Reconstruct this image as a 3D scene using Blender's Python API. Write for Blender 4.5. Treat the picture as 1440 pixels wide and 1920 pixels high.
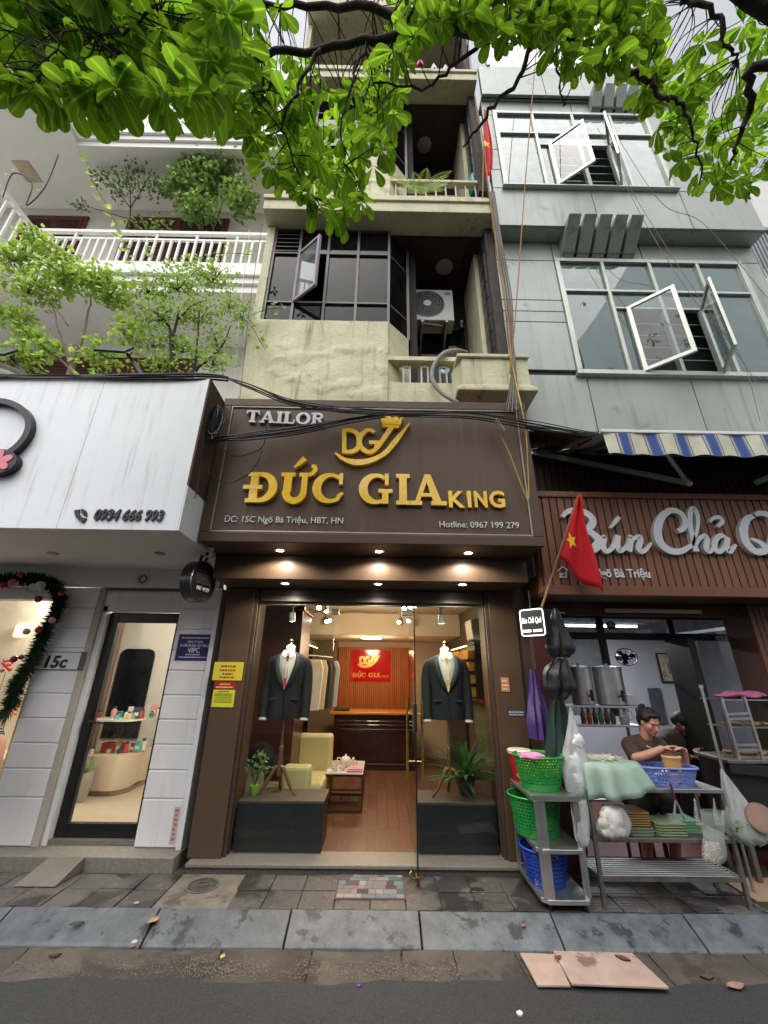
import bpy, bmesh, math, random
from mathutils import Vector, Matrix, noise as mnoise
random.seed(7)
rnd = random.uniform
R = math.radians
for o in list(bpy.data.objects): bpy.data.objects.remove(o)
S = bpy.context.scene
COL = S.collection
# ------------------------------------------------------------------ camera
F_PX, W_PX, H_PX = 750.0, 1440.0, 1920.0
PITCH, YAW, ROLL = R(21.72), R(.39), R(.757)
CAM = Vector((0, -4.4, 1.65))
_f = Vector((math.sin(YAW)*math.cos(PITCH), math.cos(YAW)*math.cos(PITCH), math.sin(PITCH)))
_r = Vector((math.cos(YAW), -math.sin(YAW), 0)); _u = _r.cross(_f)
AX_R = _r*math.cos(ROLL) + _u*math.sin(ROLL); AX_U = -_r*math.sin(ROLL) + _u*math.cos(ROLL); AX_F = _f
cd = bpy.data.cameras.new('camera'); cam = bpy.data.objects.new('camera', cd); COL.objects.link(cam)
cd.sensor_fit = 'VERTICAL'; cd.sensor_height = 36.0; cd.lens = F_PX*36.0/H_PX; cd.clip_start = .05; cd.clip_end = 2000
m4 = Matrix((AX_R, AX_U, -AX_F)).transposed().to_4x4(); m4.translation = CAM; cam.matrix_world = m4
S.camera = cam
S.render.resolution_x, S.render.resolution_y = 768, 1024
# ------------------------------------------------------------------ sky, sun, exposure
SUN_EL, SUN_ROT = R(62), R(205)
wd = bpy.data.worlds.new('World'); S.world = wd; wd.use_nodes = True
nt = wd.node_tree; bg = nt.nodes['Background']
sky = nt.nodes.new('ShaderNodeTexSky'); sky.sky_type = 'NISHITA'; sky.sun_disc = False
sky.sun_elevation = SUN_EL; sky.sun_rotation = SUN_ROT; sky.dust_density = 4; sky.air_density = 1.0
hs = nt.nodes.new('ShaderNodeHueSaturation'); hs.inputs['Saturation'].default_value = .18
nt.links.new(sky.outputs[0], hs.inputs['Color']); nt.links.new(hs.outputs[0], bg.inputs[0]); bg.inputs[1].default_value = .15
sl = bpy.data.lights.new('sun', 'SUN'); sl.energy = 1.2; sl.angle = R(80); sl.color = (1, .97, .92)
so = bpy.data.objects.new('sun', sl); COL.objects.link(so)
# direction towards the sun (rotation measured as the sky texture does)
sd = Vector((math.sin(SUN_ROT)*math.cos(SUN_EL), math.cos(SUN_ROT)*math.cos(SUN_EL), math.sin(SUN_EL)))
so.rotation_euler = sd.to_track_quat('Z', 'Y').to_euler(); so.location = (0, -6, 14)
vs = S.view_settings; S.display_settings.display_device = 'sRGB'
vs.view_transform = 'Standard'; vs.look = 'None'; vs.exposure = .75; vs.gamma = 1.0; vs.use_curve_mapping = False
S.render.engine = 'CYCLES'
cy = S.cycles; cy.max_bounces = 10; cy.transparent_max_bounces = 16; cy.diffuse_bounces = 6; cy.glossy_bounces = 4
cy.transmission_bounces = 6; cy.caustics_reflective = False; cy.caustics_refractive = False; cy.sample_clamp_indirect = 4

# ------------------------------------------------------------------ measuring: photo pixel -> point on a plane at a known depth / height
def ray(px, py):
    return AX_F + AX_R*((px-W_PX/2)/F_PX) + AX_U*((H_PX/2-py)/F_PX)
def at(px, py, Y):
    d = ray(px, py); return CAM + d*((Y-CAM.y)/d.y)
def gz(px, py, Z):
    d = ray(px, py); return CAM + d*((Z-CAM.z)/d.z)

# ------------------------------------------------------------------ materials
MATS = {}
def hexc(h):
    c = [int(h[i:i+2], 16)/255 for i in (0, 2, 4)]
    return tuple((x/12.92 if x <= .04045 else ((x+.055)/1.055)**2.4) for x in c)
def M(name, col=None, rough=.55, metal=0., var=.12, vs=4., bump=0., bs=60., rnd_=0., streak=None, spots=None, emit=0., spec=.5, trans=0., alpha=1., coat=0., stretch=(1, 1, 1)):
    """Procedural principled material. var: value variation by noise; streak=(col,amount,scale) rain streaks down Z; spots=(col,scale,threshold)."""
    if name in MATS: return MATS[name]
    if isinstance(col, str): col = hexc(col)
    m = bpy.data.materials.new(name); MATS[name] = m; m.use_nodes = True
    t = m.node_tree; N = t.nodes; L = t.links; b = N['Principled BSDF']
    b.inputs['Roughness'].default_value = rough; b.inputs['Metallic'].default_value = metal
    b.inputs['Specular IOR Level'].default_value = spec; b.inputs['Coat Weight'].default_value = coat
    g = N.new('ShaderNodeNewGeometry'); mp = N.new('ShaderNodeMapping'); mp.inputs['Scale'].default_value = stretch
    L.new(g.outputs['Position'], mp.inputs['Vector']); pos = mp.outputs[0]
    c = N.new('ShaderNodeRGB'); c.outputs[0].default_value = (*col, 1); out = c.outputs[0]
    def noise(scale, detail=5, rough_=.6, vec=pos):
        n = N.new('ShaderNodeTexNoise'); n.inputs['Scale'].default_value = scale; n.inputs['Detail'].default_value = detail
        n.inputs['Roughness'].default_value = rough_; L.new(vec, n.inputs['Vector']); return n.outputs['Fac']
    def ramp(fac, a, b_):
        r = N.new('ShaderNodeMapRange'); r.inputs['From Min'].default_value = a; r.inputs['From Max'].default_value = b_; r.clamp = True
        L.new(fac, r.inputs['Value']); return r.outputs[0]
    def mix(fac, a, b_, mode='MIX'):
        x = N.new('ShaderNodeMix'); x.data_type = 'RGBA'; x.blend_type = mode
        if isinstance(fac, float): x.inputs[0].default_value = fac
        else: L.new(fac, x.inputs[0])
        if isinstance(a, tuple): x.inputs[6].default_value = (*a, 1)
        else: L.new(a, x.inputs[6])
        if isinstance(b_, tuple): x.inputs[7].default_value = (*b_, 1)
        else: L.new(b_, x.inputs[7])
        return x.outputs[2]
    if var or rnd_:
        hv = N.new('ShaderNodeHueSaturation'); L.new(out, hv.inputs['Color'])
        fac = ramp(noise(vs), .3, .7)
        mr = N.new('ShaderNodeMapRange'); mr.inputs['To Min'].default_value = 1-var; mr.inputs['To Max'].default_value = 1+var
        L.new(fac, mr.inputs['Value']); val = mr.outputs[0]
        if rnd_:
            oi = N.new('ShaderNodeObjectInfo'); m2 = N.new('ShaderNodeMapRange')
            m2.inputs['To Min'].default_value = 1-rnd_; m2.inputs['To Max'].default_value = 1+rnd_
            L.new(oi.outputs['Random'], m2.inputs['Value'])
            mu = N.new('ShaderNodeMath'); mu.operation = 'MULTIPLY'; L.new(val, mu.inputs[0]); L.new(m2.outputs[0], mu.inputs[1]); val = mu.outputs[0]
        L.new(val, hv.inputs['Value']); out = hv.outputs[0]
    if streak:
        sc = streak[2] if len(streak) > 2 else 9.
        mm = N.new('ShaderNodeMapping'); mm.inputs['Scale'].default_value = (1, 1, .06); L.new(g.outputs['Position'], mm.inputs['Vector'])
        f1 = ramp(noise(sc, 4, .7, mm.outputs[0]), .52, .72); f2 = ramp(noise(1.3), .35, .65)
        mu = N.new('ShaderNodeMath'); mu.operation = 'MULTIPLY'; L.new(f1, mu.inputs[0]); L.new(f2, mu.inputs[1])
        m3 = N.new('ShaderNodeMath'); m3.operation = 'MULTIPLY'; L.new(mu.outputs[0], m3.inputs[0]); m3.inputs[1].default_value = streak[1]
        out = mix(m3.outputs[0], out, hexc(streak[0]) if isinstance(streak[0], str) else streak[0])
    if spots:
        f1 = ramp(noise(spots[1], 6, .65), spots[2], spots[2]+.06)
        out = mix(f1, out, hexc(spots[0]) if isinstance(spots[0], str) else spots[0])
    L.new(out, b.inputs['Base Color'])
    rr = N.new('ShaderNodeMapRange'); rr.inputs['To Min'].default_value = max(.02, rough-.12); rr.inputs['To Max'].default_value = min(1, rough+.12)
    L.new(noise(vs*3.1), rr.inputs['Value']); L.new(rr.outputs[0], b.inputs['Roughness'])
    if bump:
        bn = N.new('ShaderNodeBump'); bn.inputs['Strength'].default_value = bump; bn.inputs['Distance'].default_value = .01
        L.new(noise(bs, 6), bn.inputs['Height']); L.new(bn.outputs[0], b.inputs['Normal'])
    if emit:
        L.new(out, b.inputs['Emission Color']); b.inputs['Emission Strength'].default_value = emit
    if trans: b.inputs['Transmission Weight'].default_value = trans
    if alpha < 1: b.inputs['Alpha'].default_value = alpha
    return m
def emission(name, col, strength):
    if name in MATS: return MATS[name]
    m = bpy.data.materials.new(name); MATS[name] = m; m.use_nodes = True; N = m.node_tree.nodes; b = N['Principled BSDF']
    b.inputs['Base Color'].default_value = (.8, .8, .8, 1); b.inputs['Emission Color'].default_value = (*col, 1); b.inputs['Emission Strength'].default_value = strength
    return m
def glass(name, tint=(.95, .98, .97), refl=1.0, film=0., film_col=(.6, .65, .65), rough=0.0, ior=1.5):
    """Thin sheet: see-through with a mirror coat by Fresnel; film adds a diffuse veil (dust, plastic, painted reflections)."""
    if name in MATS: return MATS[name]
    m = bpy.data.materials.new(name); MATS[name] = m; m.use_nodes = True; t = m.node_tree; N = t.nodes; L = t.links
    N.remove(N['Principled BSDF']); o = N['Material Output']
    tr = N.new('ShaderNodeBsdfTransparent'); tr.inputs[0].default_value = (*tint, 1)
    gl = N.new('ShaderNodeBsdfGlossy'); gl.inputs['Roughness'].default_value = rough
    fr = N.new('ShaderNodeFresnel'); gb = N.new('ShaderNodeNewGeometry'); io = N.new('ShaderNodeMapRange'); io.inputs['To Min'].default_value = ior; io.inputs['To Max'].default_value = 1/ior
    L.new(gb.outputs['Backfacing'], io.inputs['Value']); L.new(io.outputs[0], fr.inputs[0])
    mu = N.new('ShaderNodeMath'); mu.operation = 'MULTIPLY'; mu.inputs[1].default_value = refl; mu.use_clamp = True; L.new(fr.outputs[0], mu.inputs[0])
    mx = N.new('ShaderNodeMixShader'); L.new(mu.outputs[0], mx.inputs[0]); L.new(tr.outputs[0], mx.inputs[1]); L.new(gl.outputs[0], mx.inputs[2]); sh = mx.outputs[0]
    if film:
        df = N.new('ShaderNodeBsdfDiffuse'); df.inputs[0].default_value = (*film_col, 1)
        m2 = N.new('ShaderNodeMixShader'); nz = N.new('ShaderNodeTexNoise'); nz.inputs['Scale'].default_value = 5; nz.inputs['Detail'].default_value = 6
        g = N.new('ShaderNodeNewGeometry'); L.new(g.outputs['Position'], nz.inputs['Vector'])
        mr = N.new('ShaderNodeMapRange'); mr.inputs['From Min'].default_value = .25; mr.inputs['From Max'].default_value = .75; mr.inputs['To Min'].default_value = film*.4; mr.inputs['To Max'].default_value = min(1, film*1.6)
        L.new(nz.outputs['Fac'], mr.inputs['Value']); L.new(mr.outputs[0], m2.inputs[0]); L.new(sh, m2.inputs[1]); L.new(df.outputs[0], m2.inputs[2]); sh = m2.outputs[0]
    L.new(sh, o.inputs[0]); return m
def leafmat(name, c1, c2, tl=.55, rough=.6, vt=2.5, ht=.485):
    if name in MATS: return MATS[name]
    m = bpy.data.materials.new(name); MATS[name] = m; m.use_nodes = True; t = m.node_tree; N = t.nodes; L = t.links
    b = N['Principled BSDF']; o = N['Material Output']; g = N.new('ShaderNodeNewGeometry')
    n = N.new('ShaderNodeTexNoise'); n.inputs['Scale'].default_value = 5; L.new(g.outputs['Position'], n.inputs['Vector'])
    ad = N.new('ShaderNodeMath'); ad.operation = 'ADD'; L.new(n.outputs['Fac'], ad.inputs[0]); L.new(g.outputs['Random Per Island'], ad.inputs[1])
    oi = N.new('ShaderNodeObjectInfo'); a2 = N.new('ShaderNodeMath'); a2.operation = 'ADD'; L.new(ad.outputs[0], a2.inputs[0]); L.new(oi.outputs['Random'], a2.inputs[1])
    mr = N.new('ShaderNodeMapRange'); mr.inputs['From Min'].default_value = .5; mr.inputs['From Max'].default_value = 2.2; L.new(a2.outputs[0], mr.inputs['Value'])
    mx = N.new('ShaderNodeMix'); mx.data_type = 'RGBA'; L.new(mr.outputs[0], mx.inputs[0]); mx.inputs[6].default_value = (*c1, 1); mx.inputs[7].default_value = (*c2, 1)
    at_ = N.new('ShaderNodeAttribute'); at_.attribute_name = 'rib'; pw_ = N.new('ShaderNodeMath'); pw_.operation = 'POWER'; pw_.inputs[1].default_value = 9; L.new(at_.outputs['Fac'], pw_.inputs[0])
    m6 = N.new('ShaderNodeMix'); m6.data_type = 'RGBA'; L.new(pw_.outputs[0], m6.inputs[0]); L.new(mx.outputs[2], m6.inputs[6]); m6.inputs[7].default_value = (*[min(1, q*1.5) for q in c2], 1); mx = m6
    L.new(mx.outputs[2], b.inputs['Base Color']); b.inputs['Roughness'].default_value = rough
    tn = N.new('ShaderNodeBsdfTranslucent'); hv = N.new('ShaderNodeHueSaturation'); hv.inputs['Value'].default_value = vt; hv.inputs['Hue'].default_value = ht; hv.inputs['Saturation'].default_value = 1.04; b.inputs['Specular IOR Level'].default_value = .3
    L.new(mx.outputs[2], hv.inputs['Color']); L.new(hv.outputs[0], tn.inputs[0])
    ms = N.new('ShaderNodeMixShader'); ms.inputs[0].default_value = tl; L.new(b.outputs[0], ms.inputs[1]); L.new(tn.outputs[0], ms.inputs[2]); L.new(ms.outputs[0], o.inputs[0])
    return m
def striped(name, axis, stops, scale, rough=.6, off=0., bump=0.):
    """Repeating stripes along one world axis: stops = [(pos,col)...] in a repeat of length scale."""
    if name in MATS: return MATS[name]
    m = bpy.data.materials.new(name); MATS[name] = m; m.use_nodes = True; t = m.node_tree; N = t.nodes; L = t.links; b = N['Principled BSDF']
    g = N.new('ShaderNodeNewGeometry'); sx = N.new('ShaderNodeSeparateXYZ'); L.new(g.outputs['Position'], sx.inputs[0])
    a = N.new('ShaderNodeMath'); a.operation = 'ADD'; a.inputs[1].default_value = off; L.new(sx.outputs[axis], a.inputs[0])
    d = N.new('ShaderNodeMath'); d.operation = 'DIVIDE'; d.inputs[1].default_value = scale; L.new(a.outputs[0], d.inputs[0])
    fr = N.new('ShaderNodeMath'); fr.operation = 'FRACT'; L.new(d.outputs[0], fr.inputs[0])
    cr = N.new('ShaderNodeValToRGB'); cr.color_ramp.interpolation = 'CONSTANT'; L.new(fr.outputs[0], cr.inputs[0])
    e = cr.color_ramp.elements
    while len(e) < len(stops): e.new(.5)
    for el, (p, c) in zip(e, stops): el.position = p; el.color = (*c, 1)
    nz = N.new('ShaderNodeTexNoise'); nz.inputs['Scale'].default_value = 7; nz.inputs['Detail'].default_value = 6; L.new(g.outputs['Position'], nz.inputs['Vector'])
    hv = N.new('ShaderNodeHueSaturation'); mr = N.new('ShaderNodeMapRange'); mr.inputs['To Min'].default_value = .7; mr.inputs['To Max'].default_value = 1.2
    L.new(nz.outputs['Fac'], mr.inputs['Value']); L.new(mr.outputs[0], hv.inputs['Value']); L.new(cr.outputs[0], hv.inputs['Color'])
    L.new(hv.outputs[0], b.inputs['Base Color']); b.inputs['Roughness'].default_value = rough
    return m

# ------------------------------------------------------------------ geometry helpers
class MB:
    def __init__(s): s.v = []; s.f = []
    def add(s, vs_, fs):
        n = len(s.v); s.v += [Vector(p) for p in vs_]; s.f += [tuple(i+n for i in q) for q in fs]; return s
    def hexa(s, p): return s.add(p, [(0, 3, 2, 1), (4, 5, 6, 7), (0, 1, 5, 4), (1, 2, 6, 5), (2, 3, 7, 6), (3, 0, 4, 7)])
    def box(s, x0, x1, y0, y1, z0, z1):
        return s.hexa([(x0, y0, z0), (x1, y0, z0), (x1, y1, z0), (x0, y1, z0), (x0, y0, z1), (x1, y0, z1), (x1, y1, z1), (x0, y1, z1)])
    def bar(s, p, q, w, h, up=(0, 0, 1)):
        p, q = Vector(p), Vector(q); d = (q-p).normalized(); u = Vector(up); x = d.cross(u)
        if x.length < 1e-4: x = d.cross(Vector((0, 1, 0)))
        x.normalize(); u = x.cross(d); a, b = x*w/2, u*h/2
        return s.hexa([p-a-b, p+a-b, q+a-b, q-a-b, p-a+b, p+a+b, q+a+b, q-a+b])
    def tube(s, path, r, n=8, cap=True):
        P = [Vector(p) for p in path]; rs = r if isinstance(r, (list, tuple)) else [r]*len(P)
        base = len(s.v); prev = None
        for i, p in enumerate(P):
            d = (P[min(i+1, len(P)-1)]-P[max(i-1, 0)])
            d = d.normalized() if d.length > 1e-9 else Vector((0, 0, 1))
            if prev is None:
                a = d.orthogonal().normalized()
            else:
                a = prev-d*prev.dot(d); a = a.normalized() if a.length > 1e-6 else d.orthogonal().normalized()
            prev = a; b = d.cross(a)
            s.v += [p+(a*math.cos(2*math.pi*k/n)+b*math.sin(2*math.pi*k/n))*rs[i] for k in range(n)]
        for i in range(len(P)-1):
            for k in range(n):
                k2 = (k+1) % n; s.f.append((base+i*n+k, base+i*n+k2, base+(i+1)*n+k2, base+(i+1)*n+k))
        if cap:
            s.f.append(tuple(base+k for k in reversed(range(n)))); e = base+(len(P)-1)*n; s.f.append(tuple(e+k for k in range(n)))
        return s
    def cyl(s, p, q, r, r2=None, n=14): return s.tube([p, q], [r, r if r2 is None else r2], n)
    def lathe(s, prof, c=(0, 0, 0), n=24, sx=1., sy=1., close=True):
        c = Vector(c); base = len(s.v)
        for (r, z) in prof:
            s.v += [c+Vector((r*sx*math.cos(2*math.pi*k/n), r*sy*math.sin(2*math.pi*k/n), z)) for k in range(n)]
        for i in range(len(prof)-1):
            for k in range(n):
                k2 = (k+1) % n; s.f.append((base+i*n+k, base+i*n+k2, base+(i+1)*n+k2, base+(i+1)*n+k))
        if close:
            s.f.append(tuple(base+k for k in reversed(range(n)))); e = base+(len(prof)-1)*n; s.f.append(tuple(e+k for k in range(n)))
        return s
    def ell(s, c, rx, ry, rz, n=14, m=9, jit=0.):
        c = Vector(c); vs_ = [c+Vector((0, 0, -rz))]; fs = []
        for i in range(1, m):
            t = -math.pi/2+math.pi*i/m
            for k in range(n):
                p = 2*math.pi*k/n; j = 1+rnd(-jit, jit) if jit else 1
                vs_.append(c+Vector((rx*math.cos(t)*math.cos(p), ry*math.cos(t)*math.sin(p), rz*math.sin(t)))*1.0 if not jit else c+Vector((rx*math.cos(t)*math.cos(p)*j, ry*math.cos(t)*math.sin(p)*j, rz*math.sin(t)*j)))
        vs_.append(c+Vector((0, 0, rz))); top = len(vs_)-1
        for k in range(n):
            k2 = (k+1) % n; fs.append((0, 1+k2, 1+k)); fs.append((top, 1+(m-2)*n+k, 1+(m-2)*n+k2))
            for i in range(m-2): fs.append((1+i*n+k, 1+i*n+k2, 1+(i+1)*n+k2, 1+(i+1)*n+k))
        return s.add(vs_, fs)
    def prism(s, poly, o, U, V, d0, d1):
        """2D outline in the plane (o,U,V), from depth d0 to d1 along the normal U x V."""
        o, U, V = Vector(o), Vector(U), Vector(V); n = U.cross(V).normalized(); k = len(poly)
        ar = sum(poly[i][0]*poly[(i+1) % k][1]-poly[(i+1) % k][0]*poly[i][1] for i in range(k))
        if ar < 0: poly = poly[::-1]
        a = [o+U*p[0]+V*p[1]+n*d0 for p in poly]; b = [o+U*p[0]+V*p[1]+n*d1 for p in poly]
        return s.add(a+b, [tuple(reversed(range(k))), tuple(range(k, 2*k))]+[(i, (i+1) % k, k+(i+1) % k, k+i) for i in range(k)])
    def ribbon(s, path, w, o, U, V, d0, d1):
        """Pen stroke of varying width along a 2D path, given thickness."""
        P = [Vector((p[0], p[1])) for p in path]; ws = w if isinstance(w, (list, tuple)) else [w]*len(P); Lf = []; Rt = []
        for i, p in enumerate(P):
            d = P[min(i+1, len(P)-1)]-P[max(i-1, 0)]; d.normalize(); nn = Vector((-d.y, d.x))*ws[i]/2; Lf.append(p+nn); Rt.append(p-nn)
        o, U, V = Vector(o), Vector(U), Vector(V); n = U.cross(V).normalized(); k = len(P)
        f = lambda q, d: o+U*q.x+V*q.y+n*d
        vs_ = [f(q, d0) for q in Lf]+[f(q, d0) for q in Rt]+[f(q, d1) for q in Lf]+[f(q, d1) for q in Rt]; fs = []
        for i in range(k-1):
            fs += [(i, i+1, k+i+1, k+i), (2*k+i, 3*k+i, 3*k+i+1, 2*k+i+1), (i, 2*k+i, 2*k+i+1, i+1), (k+i, k+i+1, 3*k+i+1, 3*k+i)]
        fs += [(0, k, 3*k, 2*k), (k-1, 3*k-1, 4*k-1, 2*k-1)] if False else [(0, k, 3*k, 2*k), (k-1, 3*k-1, 4*k-1, 2*k+k-1)][:1]+[(k-1, 2*k+k-1, 3*k+k-1, k+k-1)]
        return s.add(vs_, fs)
    def build(s, name, mat, par=None, label=None, cat=None, group=None, kind=None, bev=0., smooth=None, recalc=True):
        me = bpy.data.meshes.new(name); off = wloc(par)
        me.from_pydata([p-off for p in s.v], [], s.f); me.validate()
        if recalc:
            bm = bmesh.new(); bm.from_mesh(me); bmesh.ops.recalc_face_normals(bm, faces=bm.faces); bm.to_mesh(me); bm.free()
        return mk(name, me, mat, par, label, cat, group, kind, bev, smooth)
def wloc(o):
    v = Vector((0, 0, 0))
    while o is not None: v = v+o.location; o = o.parent
    return v
def mk(name, me, mat, par=None, label=None, cat=None, group=None, kind=None, bev=0., smooth=None):
    if mat is not None:
        me.materials.clear(); me.materials.append(mat)
    if smooth is not None:
        me.polygons.foreach_set('use_smooth', [True]*len(me.polygons)); me.set_sharp_from_angle(angle=R(smooth))
    o = bpy.data.objects.new(name, me); COL.objects.link(o); o.parent = par
    if bev:
        b = o.modifiers.new('bevel', 'BEVEL'); b.width = bev; b.segments = 2; b.limit_method = 'ANGLE'; b.angle_limit = R(40)
    return tag(o, label, cat, group, kind)
def tag(o, label=None, cat=None, group=None, kind=None):
    if label: o['label'] = label
    if cat: o['category'] = cat
    if group: o['group'] = group
    if kind: o['kind'] = kind
    return o
def T(name, label, cat, loc=(0, 0, 0), group=None, rz=0., kind=None):
    o = bpy.data.objects.new(name, None); COL.objects.link(o); o.location = loc; o.rotation_euler = (0, 0, rz); o.empty_display_size = .1
    return tag(o, label, cat, group, kind)
def copy_tree(o, par=None):
    c = o.copy(); COL.objects.link(c); c.parent = par
    for k in o.children: copy_tree(k, c)
    return c
def box(name, mat, par, *b, bev=0.004, **k): return MB().box(*b).build(name, mat, par, bev=bev, **k)
def smoothpath(pts, n=6):
    """Catmull-Rom through points."""
    P = [Vector(p) for p in pts]; out = []
    for i in range(len(P)-1):
        a, b, c, d = P[max(i-1, 0)], P[i], P[i+1], P[min(i+2, len(P)-1)]
        for k in range(n):
            t = k/n; out.append(.5*((2*b)+(c-a)*t+(2*a-5*b+4*c-d)*t*t+(3*b-a-3*c+d)*t**3))
    out.append(P[-1]); return out
def text_mesh(txt, size, depth, shear=0., bold=0., spacing=1., align='LEFT'):
    cu = bpy.data.curves.new('lettering', 'FONT'); cu.body = txt; cu.size = size; cu.extrude = depth/2; cu.shear = shear; cu.offset = bold; cu.space_character = spacing
    cu.align_x = align; cu.resolution_u = 3
    ob = bpy.data.objects.new('lettering', cu); COL.objects.link(ob)
    bpy.context.view_layer.update(); dg = bpy.context.evaluated_depsgraph_get()
    me = bpy.data.meshes.new_from_object(ob.evaluated_get(dg)); bpy.data.objects.remove(ob); bpy.data.curves.remove(cu)
    return me
def text(txt, o, size, mat, par, depth=.004, name='lettering', U=(1, 0, 0), V=(0, 0, 1), fit=None, **k):
    """Lettering standing on the plane (o,U,V); fit = width in metres to squeeze it into."""
    me = text_mesh(txt, size, depth, **k); U, V = Vector(U).normalized(), Vector(V).normalized(); n = U.cross(V)
    xs = [v.co.x for v in me.vertices]; sx = 1.
    if fit and xs: sx = fit/(max(xs)-min(xs))
    x0 = min(xs) if (fit and xs) else 0; off = wloc(par)
    for v in me.vertices:
        c = v.co.copy(); v.co = Vector(o)+U*((c.x-x0)*sx)+V*c.y+n*(c.z+depth/2)-off
    return mk(name, me, mat, par)
def X(px, py, Y): return at(px, py, Y).x
def Z(px, py, Y): return at(px, py, Y).z
# ================================================================== materials used widely
m_brown = M('brown_cladding', '524032', rough=.45, spec=.35, var=.06, vs=2, streak=('3a3028', .5, 14))
m_brown2 = M('brown_cladding_dark', '463a32', rough=.38, var=.06)
m_cream = M('cream_plaster', 'c2bda0', rough=.85, var=.12, vs=2.2, bump=.9, bs=22, streak=('5f5848', 1., 9), spots=('a8a184', 3.2, .63))
m_creamdk = M('cream_soffit', 'a29e88', rough=.85, var=.12, streak=('6b6552', .5))
m_darkmetal = M('dark_window_frame', '4a4745', rough=.5, var=.2)
m_steel = M('stainless_steel', 'c2c4c4', rough=.42, metal=1., var=.12, vs=6)
m_steeld = M('dull_steel', '87857f', rough=.45, metal=.85, var=.25, vs=9)
m_black = M('black_paint', '141414', rough=.4, var=.05)
m_white = M('white_paint', 'd9dbdd', rough=.55, var=.04, streak=('8d8a86', .45, 10))
m_wood_dk = M('dark_brown_timber', '2e2019', rough=.5, var=.3, vs=6, stretch=(8, 1, 1))
m_grout = M('joint_mortar', '3a3733', rough=.95, var=.3, vs=9)
m_wire = M('black_cable', '17161a', rough=.5, var=.2)
m_glass_clear = glass('clear_glass', (.94, .97, .96), .6)
m_glass_dark = glass('dark_glass', (.05, .065, .07), .5, film=.02, film_col=(.3, .33, .35))
m_granite = M('granite', '77726a', rough=.45, var=.2, vs=60, spots=('2b2927', 140, .56))
m_greyboard = M('grey_backing', '2a2a2a', rough=.8)

# ================================================================== ground, road, pavement
MB().box(-120, 120, -120, 120, -.6, -.2).build('ground', M('ground_soil', '5a5650', rough=.95), kind='structure')
def edge_noise(x): return .02*math.sin(x*3.1)+.012*math.sin(x*9.7+1)+.006*math.sin(x*27)
m_asph = M('asphalt', '313234', rough=.85, var=.38, vs=70, bump=1., bs=120, spots=('626365', 95, .62))
xs = [-9+i*.05 for i in range(361)]
road = MB(); k = len(xs)
front = [(x, -1.085+edge_noise(x), -.104) for x in xs]
road.add(front+[(x, -40, -.104) for x in xs], [(i, i+1, k+i+1, k+i) for i in range(k-1)])
road.add([(x, y, -.104) for (x, y, z) in front]+[(x, y+.012, -.13) for (x, y, z) in front], [(i, i+1, k+i+1, k+i) for i in range(k-1)])
road.add([(-90, -40, -.104), (-9, -40, -.104), (-9, -1.1, -.104), (-90, -1.1, -.104)], [(0, 1, 2, 3)]).add([(9, -40, -.104), (90, -40, -.104), (90, -1.1, -.104), (9, -1.1, -.104)], [(0, 1, 2, 3)])
road.build('road', m_asph, kind='structure')

# gutter: exposed-aggregate slabs
gut = T('gutter', None, None, (0, -.95, -.12), kind='structure')
m_gut = M('gutter_concrete', '4a443d', rough=.9, var=.3, vs=3.5, bump=.9, bs=70, spots=('3a332c', 2.4, .54), rnd_=.15)
MB().box(-9, 9, -1.16, -.76, -.2, -.125).build('gutter_bed', m_grout, gut)
cuts = [-9, -7.9, -6.8, -5.7, -4.6, -3.55, -2.32, -1.02, -.42, .18, .53, .95, 1.85, 2.5, 3.5, 4.6, 5.8, 7, 8, 9]
for a, b in zip(cuts, cuts[1:]):
    n = max(2, int((b-a)/.08)); mb = MB(); rows = 6; g = .006
    P = []
    for j in range(rows+1):
        for i in range(n+1):
            x = a+g+(b-a-2*g)*i/n; y = -.785-.325*j/rows
            edge = (i in (0, n)) or (j in (0, rows))
            z = -.106+.006*math.sin(x*5+y*9)+rnd(-.003, .003)-(.012 if edge else 0)+(.01 if j == 0 else 0)
            P.append((x+rnd(-.004, .004), y, z))
    mb.add(P, [(j*(n+1)+i, j*(n+1)+i+1, (j+1)*(n+1)+i+1, (j+1)*(n+1)+i) for j in range(rows) for i in range(n)])
    mb.build('gutter_slab', m_gut, gut, smooth=50)
peb = MB()
for i in range(2200):
    x = random.choice([rnd(-1.2, .55), rnd(-1.2, .55), rnd(-2.3, -.9)]); y = -.975+random.gauss(0, .055)
    if y < -1.07 or y > -.85: continue
    r = rnd(.0018, .0052); peb.ell((x, y, -.1035+r*.1), r, r*rnd(.7, 1), r*.7, 5, 4)
peb.build('pebbles', M('pale_pebbles', '766d60', rough=.8, var=.5, vs=120), gut, kind='stuff')

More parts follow.
